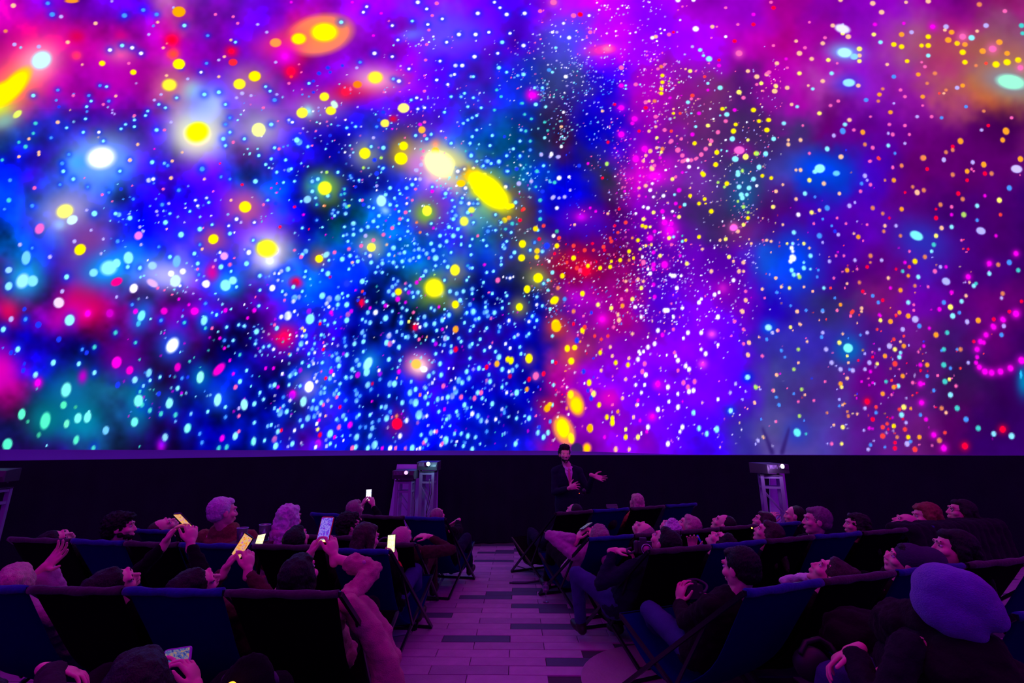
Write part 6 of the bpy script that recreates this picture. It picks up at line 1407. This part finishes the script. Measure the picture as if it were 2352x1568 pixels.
for nm, who, st_, px0, px1 in (('coat_back', None, R2[5], 2112, 2205), ('coat_back', None, R2[6], 2205, 2290)):
    b = MB(); own = PEOPLE['red' if st_ is R2[5] else 'glasses']
    for u in (0.0, 0.17, 0.33, 0.5, 0.66, 0.83, 1.0):
        q = st_.C + st_.X * (st_.w * (u - 0.5) * 0.95)
        b.capsule(q + V((0, 0, 0.86)) + st_.Y * 0.0, q + V((0, 0, 0.55)) - st_.Y * 0.03, 0.065, 0.07); b.capsule(q + V((0, 0, 0.87)) + st_.Y * 0.0, q + V((0, 0, 0.87)) + st_.Y * 0.2, 0.06, 0.06)
    o = b.build(nm, CL['puffer'], own.body, True, own.O); fuse(o, 0.012, 4, 0.03, 0.08)
s5 = Seat(); s5.C = R2[5].C + R2[5].Y * 0.95 - R2[5].X * 0.35; s5.X = R2[5].X; s5.Y = R2[5].Y
i_ = person('bald bearded man leaning far back, face up, left of the red-haired woman', (2084, 1204), (-0.75, 0.2, 0.6), R2[4], 0.30, 'black', 'black', 'black', 'bald', Hc=at_y(2080, 1203, 5.1), pel=at_y(2080, 1203, 5.1) + V((-0.25, 0.5, -0.75)), up=(0.5, -0.3, 0.8), vox=0.007)
b = MB()
for a in ((0, 0.066, -0.090, 0.036), (0.034, 0.05, -0.07, 0.028), (-0.034, 0.05, -0.07, 0.028)): b.ell(i_.Hc + i_.R @ V(a[:3]), (a[3],) * 3, i_.R)
o = b.build('beard', hair_mat('auburn', HAIR['auburn']), i_.body, True, i_.O); fuse(o, 0.007, 1, 0.01, 0.012)

# ---- third right row
c = at_y(1346, 1208, 5.15)
person('ash-haired person in a soft pink sweater lying back at the aisle with a phone', (1374, 1232), (-0.2, 0.75, 0.6), R3[0], 0.2, 'pink', 'black', 'ash', 'lying', 
       {'L': dict(p=c + V((-0.055, 0, -0.05)), d=V((0.5, 0.2, 0.8)), n=V((-0.8, -0.3, 0.5)), side=1, curl=0.55, pole=V((-0.8, 0.0, -0.9)), cuffr=0.055), 'R': dict(p=c + V((0.06, -0.01, -0.04)), d=V((-0.4, 0.1, 0.9)), n=V((0.8, -0.3, 0.2)), side=-1, curl=0.55)},
       vox=0.006, wide=1.1, k=1.1)
phone(c, V((0.5, -0.75, 0.2)), V((0.75, 0.5, 0.35)), SCR_P, 'dark phone held sideways by the person in the pink sweater')
person('close-cropped person lying flat with a pale pink face, knee bent in tan trousers', (1478, 1222), (-0.35, 0.2, 0.9), R3[1], 0.18, 'char', 'camel', 'ash', 'crop', up=(0.5, -0.8, 0.1), k=1.08)
person('person with fuzzy pale lilac curls behind the third-row chairs', (1538, 1216), (-0.2, 0.4, 0.8), R3[2], 0.16, 'navy', 'black', 'white', 'curly', k=1.0)
person('straight-haired blond woman lying back, face turned left', (1582, 1208), (-0.75, 0.4, 0.5), R3[2], 0.24, 'navy', 'black', 'blond', 'long', k=1.08, up=(0.5, -0.4, 0.7), pel=R3[2].C + R3[2].Y * 0.72 + R3[2].X * 0.2 + V((0, 0, 0.36)))
person('dark-haired person with closed eyes and upturned chin in the third right row', (1662, 1204), (-0.7, 0.35, 0.6), R3[3], 0.2, 'black', 'black', 'dark', 'crop', up=(0.5, -0.4, 0.7), k=1.08)
person('long-haired brunette in profile left of the dark-haired man by the lit tower', (1754, 1198), (-0.85, 0.4, 0.35), R3[4], 0.22, 'black', 'black', 'brown', 'long', k=1.05)
s6 = Seat(); s6.C = R3[4].C + R3[4].X * 0.55; s6.X = R3[4].X; s6.Y = R3[4].Y
person('dark-haired man at the foot of the right tower, hand near his mouth', (1825, 1184), (-0.85, 0.45, 0.1), s6, 0.42, 'black', 'black', 'dark', 'crop',
       {'L': dict(p=at_y(1773, 1184, 6.35), d=V((0.2, -0.2, 0.9)), n=V((-0.8, -0.3, 0)), side=1, curl=0.6)}, k=1.1)

# ---- fourth right row
person('short dark-haired man in the front right row below the presenter', (1318, 1176), (-0.72, 0.6, 0.3), R4[0], 0.2, 'navy', 'navy', 'dark', 'crop', k=0.98, vox=0.008,
       knees=[at_y(1222, 1222, 6.9), at_y(1250, 1225, 7.0)], feet=[at_y(1218, 1290, 6.95), at_y(1245, 1285, 7.05)])
hp = at_y(1410, 1168, 6.75)
person('person sunk out of sight in the front right row, small hands around a dark phone', (1400, 1196), (-0.1, 0.4, 0.9), R4[1], 0.2, 'black', 'black', 'dark', 'crop',
       {'L': dict(p=hp + V((-0.02, 0, -0.01)), d=V((0.6, 0, 0.7)), n=V((-0.5, -0.6, 0.4)), side=1, curl=0.6), 'R': dict(p=hp + V((0.05, 0, -0.015)), d=V((-0.6, 0, 0.6)), n=V((0.5, -0.6, 0.4)), side=-1, curl=0.6)}, vox=0.008)
phone(hp + V((-0.03, -0.02, 0.035)), V((0, 0.4, 0.3)), V((1, 0, 0.05)), M_PHONE, 'dark phone held sideways in the far right row')
person('straight blond-haired person in a camel jacket, front right row', (1463, 1154), (-0.1, 0.98, 0.1), R4[2], 0.24, 'camel', 'black', 'blond', 'bob', k=1.04, vox=0.008)
person('person with only dark crown visible in the second right row of chairs', (1655, 1262), (-0.3, 0.4, 0.8), R2[1], 0.45, 'black', 'black', 'dark', 'short', pel=R2[1].C + R2[1].Y * 1.0 + V((0.1, 0, 0.36))) if False else None

sp = bpy.data.lights.new('face_glow_spot', 'SPOT'); sp.color = (1.0, 0.3, 0.85); sp.energy = 420; sp.spot_size = math.radians(0.9); sp.spot_blend = 0.5; sp.shadow_soft_size = 0.02  # added spot for the glow on the presenter's face; no projector stands there
so = bpy.data.objects.new('face_glow_spot', sp); COL.objects.link(so)
src = V((-0.6, -1.0, 1.75)); tgt = at_y(1299, 1037, 7.05)
so.location = src; so.rotation_euler = (src - tgt).to_track_quat('Z', 'Y').to_euler()
# ------------------------------------------------------------------ projector towers, projectors, small things
M_ALU = mat('painted_truss', (0.36, 0.28, 0.48), 0.45, 0.3)
M_PANEL = mat('pale_cloth_panel', (0.62, 0.42, 0.80), 0.85, noise=0.1, scale=4, bump=0.15, bscale=10)
M_BOX = mat('projector_case', (0.06, 0.05, 0.07), 0.4, spec=0.6)


def tower(px, top_py, y, label, w=0.24, rz=0.0, group='projector towers along the wall'):
    T = at_y(px, top_py, y)
    h = T.z
    root = empty('truss_tower', (T.x, y, 0), rz); tag(root, label, 'tower', group)
    hw = w / 2
    for sx in (-1, 1):
        for sy in (-1, 1):
            b = MB(); b.bar((sx * hw, sy * 0.14, 0.03), (sx * hw, sy * 0.14, h), 0.045, 0.045); b.build('post', M_ALU, root)
    for z in (h - 0.02, h - 0.16, 0.06):
        for sy in (-1, 1):
            b = MB(); b.bar((-hw, sy * 0.14, z), (hw, sy * 0.14, z), 0.03, 0.03); b.build('rung', M_ALU, root)
        for sx in (-1, 1):
            b = MB(); b.bar((sx * hw, -0.14, z), (sx * hw, 0.14, z), 0.03, 0.03); b.build('rung', M_ALU, root)
    for k in range(3):
        z0 = 0.1 + k * (h - 0.3) / 3; z1 = z0 + (h - 0.3) / 3
        for sy in (-1, 1):
            b = MB(); s = 1 if k % 2 else -1; b.bar((-s * hw, sy * 0.14, z0), (s * hw, sy * 0.14, z1), 0.012, 0.012); b.build('brace', M_ALU, root)
    b = MB(); b.box((0, 0, 0.015), (w + 0.12, 0.42, 0.03)); b.build('base_plate', M_BOX, root)
    b = MB(); b.box((0, 0, h + 0.01), (w + 0.05, 0.34, 0.015)); b.build('top_plate', M_BOX, root)
    return V((T.x, y, h + 0.018))


def projector(c, rz, label, lens_col, strength, w=0.42, lens_off=0.07, tilt=0.0):
    root = empty('projector', c, rz); tag(root, label, 'projector', None)
    b = MB()
    hw, hd, h = w / 2, 0.19, 0.15
    z0 = 0.02
    vs = [(-hw, -hd, z0), (hw, -hd, z0), (hw, hd, z0), (-hw, hd, z0), (-hw, -hd, z0 + h * .85), (hw, -hd, z0 + h * .85), (hw, hd, z0 + h), (-hw, hd, z0 + h), (-hw + .02, -hd - .015, z0 + h * .4), (hw - .02, -hd - .015, z0 + h * .4)]
    b.add(vs, [(0, 3, 2, 1), (4, 5, 6, 7), (1, 2, 6, 5), (3, 0, 4, 7), (2, 3, 7, 6), (0, 1, 9, 8), (8, 9, 5, 4), (0, 8, 4), (1, 5, 9)])
    b.build('casing', M_BOX, root)
    b = MB(); b.tube([(lens_off, -hd + 0.01, z0 + h * .62), (lens_off, -hd - 0.05, z0 + h * .68)], 0.042, 18); b.build('lens_barrel', M_BOX, root, True)
    b = MB(); b.ell((lens_off, -hd - 0.052, z0 + h * .68), (0.030, 0.012, 0.030), None, 16, 10); b.build('lamp_lens', glow_mat('lamp_%s' % label[:12], lens_col, strength), root, True)
    for k in range(6):
        b = MB(); b.box((-hw * .75 + k * 0.022, -hd - 0.008, z0 + h * .62), (0.007, 0.012, 0.05)); b.build('vent_slat', M_ALU, root)
    for sx in (-1, 1):
        b = MB(); b.lathe([(0.018, 0), (0.018, 0.02)], (sx * hw * .8, 0.0, 0.0), 12); b.build('foot', M_BOX, root)
    return root


# pale cloth panel behind the twin towers, leaning open in the drape
def panel(quad_px, y, label, th=0.02, name='cloth_panel'):
    P4 = [at_y(px, py, y) for px, py in quad_px]
    P4 = [V((p.x, p.y, max(p.z, 0.005))) for p in P4]
    c = V((sum(p.x for p in P4) / 4, y, 0))
    n = 10; vs = []; fs = []
    for j in range(n + 1):
        for i in range(n + 1):
            u, v = i / n, j / n
            p = (P4[0] * (1 - u) + P4[1] * u) * (1 - v) + (P4[3] * (1 - u) + P4[2] * u) * v - c
            vs.append((p.x, p.y + 0.012 * math.sin(u * 9 + v * 2), p.z))
    m = (n + 1) ** 2
    vs += [(x, yy + th, z) for x, yy, z in vs]
    for j in range(n):
        for i in range(n):
            a = j * (n + 1) + i; fs.append((a, a + n + 1, a + n + 2, a + 1)); fs.append((m + a, m + a + 1, m + a + n + 2, m + a + n + 1))
    for i in range(n):
        for a, b_ in ((i, i + 1), (n * (n + 1) + i + 1, n * (n + 1) + i), ((i + 1) * (n + 1), i * (n + 1)), (i * (n + 1) + n, (i + 1) * (n + 1) + n)):
            fs.append((a, b_, m + b_, m + a))
    b = MB(); b.add(vs, fs); o = b.build(name, M_PANEL, None, True, None, c)
    tag(o, label, 'panel'); return o


panel([(912, 1066), (1006, 1066), (1004, 1250), (882, 1250)], 8.35, 'tall pale cloth panel glowing violet behind the twin projector towers')
t1 = tower(932, 1104, 7.85, 'left and lower of the twin pale towers behind the aisle end', 0.22)
t2 = tower(985, 1084, 8.05, 'right and taller of the twin pale towers behind the aisle end', 0.20)
projector(t1 + V((0, 0, 0.0)), 0, 'wide black projector on the lower twin tower, with a dim violet lens', (0.75, 0.25, 1.0), 3.0, 0.36, 0.055)
projector(t2 + V((0.0, 0, 0)), 0, 'projector on the taller twin tower with a glaring cyan-white lamp', (0.55, 0.95, 1.0), 40.0, 0.34, 0.03)
panel([(1768, 1068), (1800, 1068), (1818, 1240), (1772, 1240)], 7.5, 'narrow pale cloth panel behind the right-hand projector tower')
t3 = tower(1768, 1092, 7.1, 'pale projector tower standing alone at the right of the drape', 0.24, -0.35)
projector(t3, 0.2, 'projector on the right-hand tower with a small violet-white lamp', (0.85, 0.6, 1.0), 25.0, 0.36, 0.03)
t4 = tower(-36, 1124, 5.5, 'pale projector tower cut by the left edge of the picture', 0.3, 0.3)
projector(t4 + V((0.02, 0, 0.05)), 0.5, 'dark projector on the tower at the far left edge', (0.4, 0.1, 0.7), 0.6, 0.40, 0.03)
for (px, py, y, col, e) in ((991, 1066, 7.7, (0.3, 0.8, 1.0), 2.2), (1775, 1073, 6.75, (0.6, 0.3, 1.0), 3.0)):
    l = bpy.data.lights.new('lamp_beam', 'POINT'); l.color = col; l.energy = e; l.shadow_soft_size = 0.03
    o = bpy.data.objects.new('lamp_beam', l); COL.objects.link(o); o.location = at_y(px, py, y)
# cables hanging in the twin towers
for k, (xa, ya, xb, yb) in enumerate(((948, 1130, 956, 1210), (986, 1100, 980, 1200), (992, 1100, 978, 1215))):
    b = MB(); A, B = at_y(xa, ya, 7.66), at_y(xb, yb, 7.66)
    b.tube([A, A + (B - A) * .3 + V((0.02, 0, 0)), A + (B - A) * .7 + V((-0.02, 0, 0)), B], 0.006, 6)
    o = b.build('cable', M_BOX, None, True, A, A)
    tag(o, ['thin black cable hanging beside the lower twin tower', 'thin black cable hanging inside the taller twin tower', 'second thin cable curving away from the taller twin tower'][k], 'cable')

# side table with cups behind the second left row
tb = at_y(582, 1242, 4.2)
root = empty('side_table', (tb.x, 4.2, 0)); tag(root, 'small dark table between the white-haired pair', 'table')
hz = tb.z
b = MB(); b.box((0, 0, hz - 0.015), (0.34, 0.30, 0.03)); b.build('tabletop', mat('dark_wood', (0.09, 0.03, 0.04), 0.4, noise=0.3), root)
for sx in (-1, 1):
    for sy in (-1, 1):
        b = MB(); b.bar((sx * 0.13, sy * 0.11, 0), (sx * 0.14, sy * 0.12, hz - 0.03), 0.022, 0.022); b.build('leg', M_FRAME, root)
GLASS = bpy.data.materials.new('clear_glass'); GLASS.use_nodes = True
g_ = GLASS.node_tree.nodes['Principled BSDF']; g_.inputs['Base Color'].default_value = (0.85, 0.95, 1, 1); g_.inputs['Roughness'].default_value = 0.06
sock(g_, 'Transmission Weight', 0.92); g_.inputs['IOR'].default_value = 1.25


def cup(c, r0, r1, h, label):
    b = MB(); b.lathe([(r0, 0), (r1, h), (r1 - 0.003, h), (r0 - 0.003, 0.004)], (0, 0, 0), 20)
    o = b.build('plastic_cup', GLASS, None, True, None, c); tag(o, label, 'cup', 'clear cups on the side table')
    b = MB(); b.tube([((r1) * math.cos(a), (r1) * math.sin(a), h) for a in [2 * PI * q / 20 for q in range(20)]], 0.0022, 6, closed=True); b.build('rim', mat('cup_rim', (0.5, 0.8, 0.9), 0.2), o, True)
    b = MB(); b.lathe([(r0 - 0.005, 0.006), (r0 + (r1 - r0) * .45 - 0.005, h * .45)], (0, 0, 0), 16); b.build('drink', mat('drink', (0.35, 0.25, 0.4), 0.1), o, True)


cup(V((tb.x - 0.09, 4.17, hz + 0.001)), 0.033, 0.045, 0.11, 'clear cup on the small table, nearer the man in tweed')
cup(V((tb.x + 0.075, 4.22, hz + 0.001)), 0.035, 0.047, 0.13, 'taller clear cup on the small table, nearer the white-curled woman')
phone(at_y(598, 1240, 4.12), V((1, 0.1, 0.2)), V((0.2, 0.6, 0.6)), SCR_Y, 'small lit phone lying tilted by the white-curled woman', w=0.07, h=0.12)

# wine glass on the floor
wg = at_z(1254, 1383, 0)
b = MB()
b.lathe([(0.034, 0.0), (0.034, 0.002), (0.006, 0.007), (0.0042, 0.02), (0.0042, 0.085), (0.012, 0.095), (0.032, 0.115), (0.040, 0.15), (0.035, 0.20), (0.0335, 0.20), (0.038, 0.15), (0.030, 0.117), (0.010, 0.098)], (0, 0, 0), 24)
o = b.build('wine_glass', GLASS, None, True, None, V((wg.x, wg.y, 0.002))); tag(o, 'stemmed wine glass standing on the pavers by the right row', 'glass')
b = MB(); b.lathe([(0.012, 0.0985), (0.029, 0.118), (0.034, 0.132), (0.001, 0.1325)], (0, 0, 0), 20); b.build('wine', mat('wine', (0.45, 0.1, 0.3), 0.1), o, True)


def bag(c, size, label, m=None, handle=0.09, name='bag'):
    b = MB(); b.ell((0, 0, size[2] / 2), (size[0] / 2, size[1] / 2, size[2] / 2)); b.box((0, 0, size[2] * .42), (size[0] * .8, size[1] * .75, size[2] * .78))
    o = b.build(name, m or CL['black'], None, True, None, c); fuse(o, 0.014, 4, 0.03, 0.09)
    tag(o, label, 'bag')
    b = MB(); b.tube([(size[0] * .32 * math.cos(a), 0, size[2] * .85 + handle * math.sin(a)) for a in [PI * q / 12 for q in range(13)]], 0.010, 6); b.build('handle', mat('strap_black', (0.06, 0.05, 0.09), 0.6), o, True)
    return o


g = at_z(876, 1440, 0)
bag(V((g.x, g.y + 0.02, 0)), (0.34, 0.22, 0.42), 'round dark backpack on the floor behind the blue aisle chair', CL['grey'], 0.05, 'backpack')
g = at_z(1296, 1352, 0)
bag(V((g.x + 0.05, g.y, 0)), (0.34, 0.2, 0.30), 'black bag on the floor under the third right row', CL['black'], 0.07)
hbp = at_y(562, 1545, 2.15)
hb_ = bag(V((hbp.x, 2.2, 0)), (0.36, 0.2, hbp.z + 0.06), 'black handbag at the bottom edge with a glowing orange light inside', CL['black'], 0.06, 'handbag')
b = MB(); b.ell((-0.02, -0.10, hbp.z - 0.02), (0.016, 0.012, 0.010)); b.build('orange_light', glow_mat('orange_glow', (1.0, 0.25, 0.02), 4), hb_, True)
g = at_y(882, 1232, 4.75)
bag(V((g.x, 4.8, max(0, g.z - 0.34))), (0.26, 0.14, 0.26), 'black handbag with an upright loop handle between brown-haired reader and pink beanie', CL['black'], 0.10, 'handbag')
g = at_y(1885, 1500, 2.6)
b = MB(); pts = [at_y(1838, 1500, 2.62), at_y(1850, 1474, 2.66), at_y(1880, 1466, 2.7), at_y(1906, 1480, 2.7), at_y(1920, 1500, 2.66)]
b.tube([p - g for p in pts], 0.013, 8); 
b.ell((-0.02, 0.06, -0.07), (0.09, 0.06, 0.08))
o = b.build('handbag', mat('soft_black_leather', (0.018, 0.014, 0.022), 0.45), None, True, None, g); tag(o, 'black bag with a broad curved handle on the lap of the blue-beanie person', 'bag')

# paper flyers, cable on the floor
g = at_z(880, 1440, 0)
f1 = at_z(905, 1448, 0)
b = MB(); b.box((0, 0, 0), (0.21, 0.30, 0.002), Matrix.Rotation(0.5, 3, 'Z')); o = b.build('flyer', mat('flyer', (0.5, 0.38, 0.62), 0.7, noise=0.1), None, False, None, V((f1.x, f1.y, 0.006))); tag(o, 'pale sheet of paper lying flat beside the backpack', 'paper')
f2 = at_z(872, 1446, 0)
b = MB(); b.box((0, 0, 0.11), (0.055, 0.03, 0.21), Matrix.Rotation(0.06, 3, 'Y')); b.v = [(x * (1 if z < 0.12 else 0.15), y, z) for x, y, z in b.v]
o = b.build('folded_flyer', mat('bright_flyer', (0.95, 0.25, 0.95), 0.6), None, False, None, V((f2.x + 0.02, f2.y - 0.15, 0.004))); tag(o, 'bright magenta folded leaflet sticking up from the backpack', 'paper')
pts = [at_z(px, py, 0.008) for px, py in ((1185, 1298), (1215, 1308), (1245, 1322), (1262, 1335), (1285, 1340))]
b = MB(); b.tube([p - pts[0] for p in pts], 0.006, 6); o = b.build('cable', M_BOX, None, True, None, pts[0]); tag(o, 'thin black cable crossing the pavers on the right', 'cable')
pts = [at_z(px, py, 0.010) for px, py in ((1170, 1338), (1205, 1338), (1235, 1334), (1258, 1322), (1270, 1310))]
b = MB(); b.tube([p - pts[0] for p in pts], 0.012, 6); o = b.build('bag_strap', mat('strap_black', (0.06, 0.05, 0.09), 0.6), None, True, None, pts[0]); tag(o, 'dark webbing strap trailing from the black bag onto the aisle', 'strap')
q = at_y(1727, 1212, 5.35)
b = MB(); b.ell((0, 0, 0), (0.008, 0.008, 0.008), None, 10, 8); o = b.build('indicator_lamp', glow_mat('orange_dot', (1.0, 0.45, 0.08), 4), None, True, None, q); tag(o, 'tiny orange light among the third row of right-hand chairs', 'lamp')

freeze()
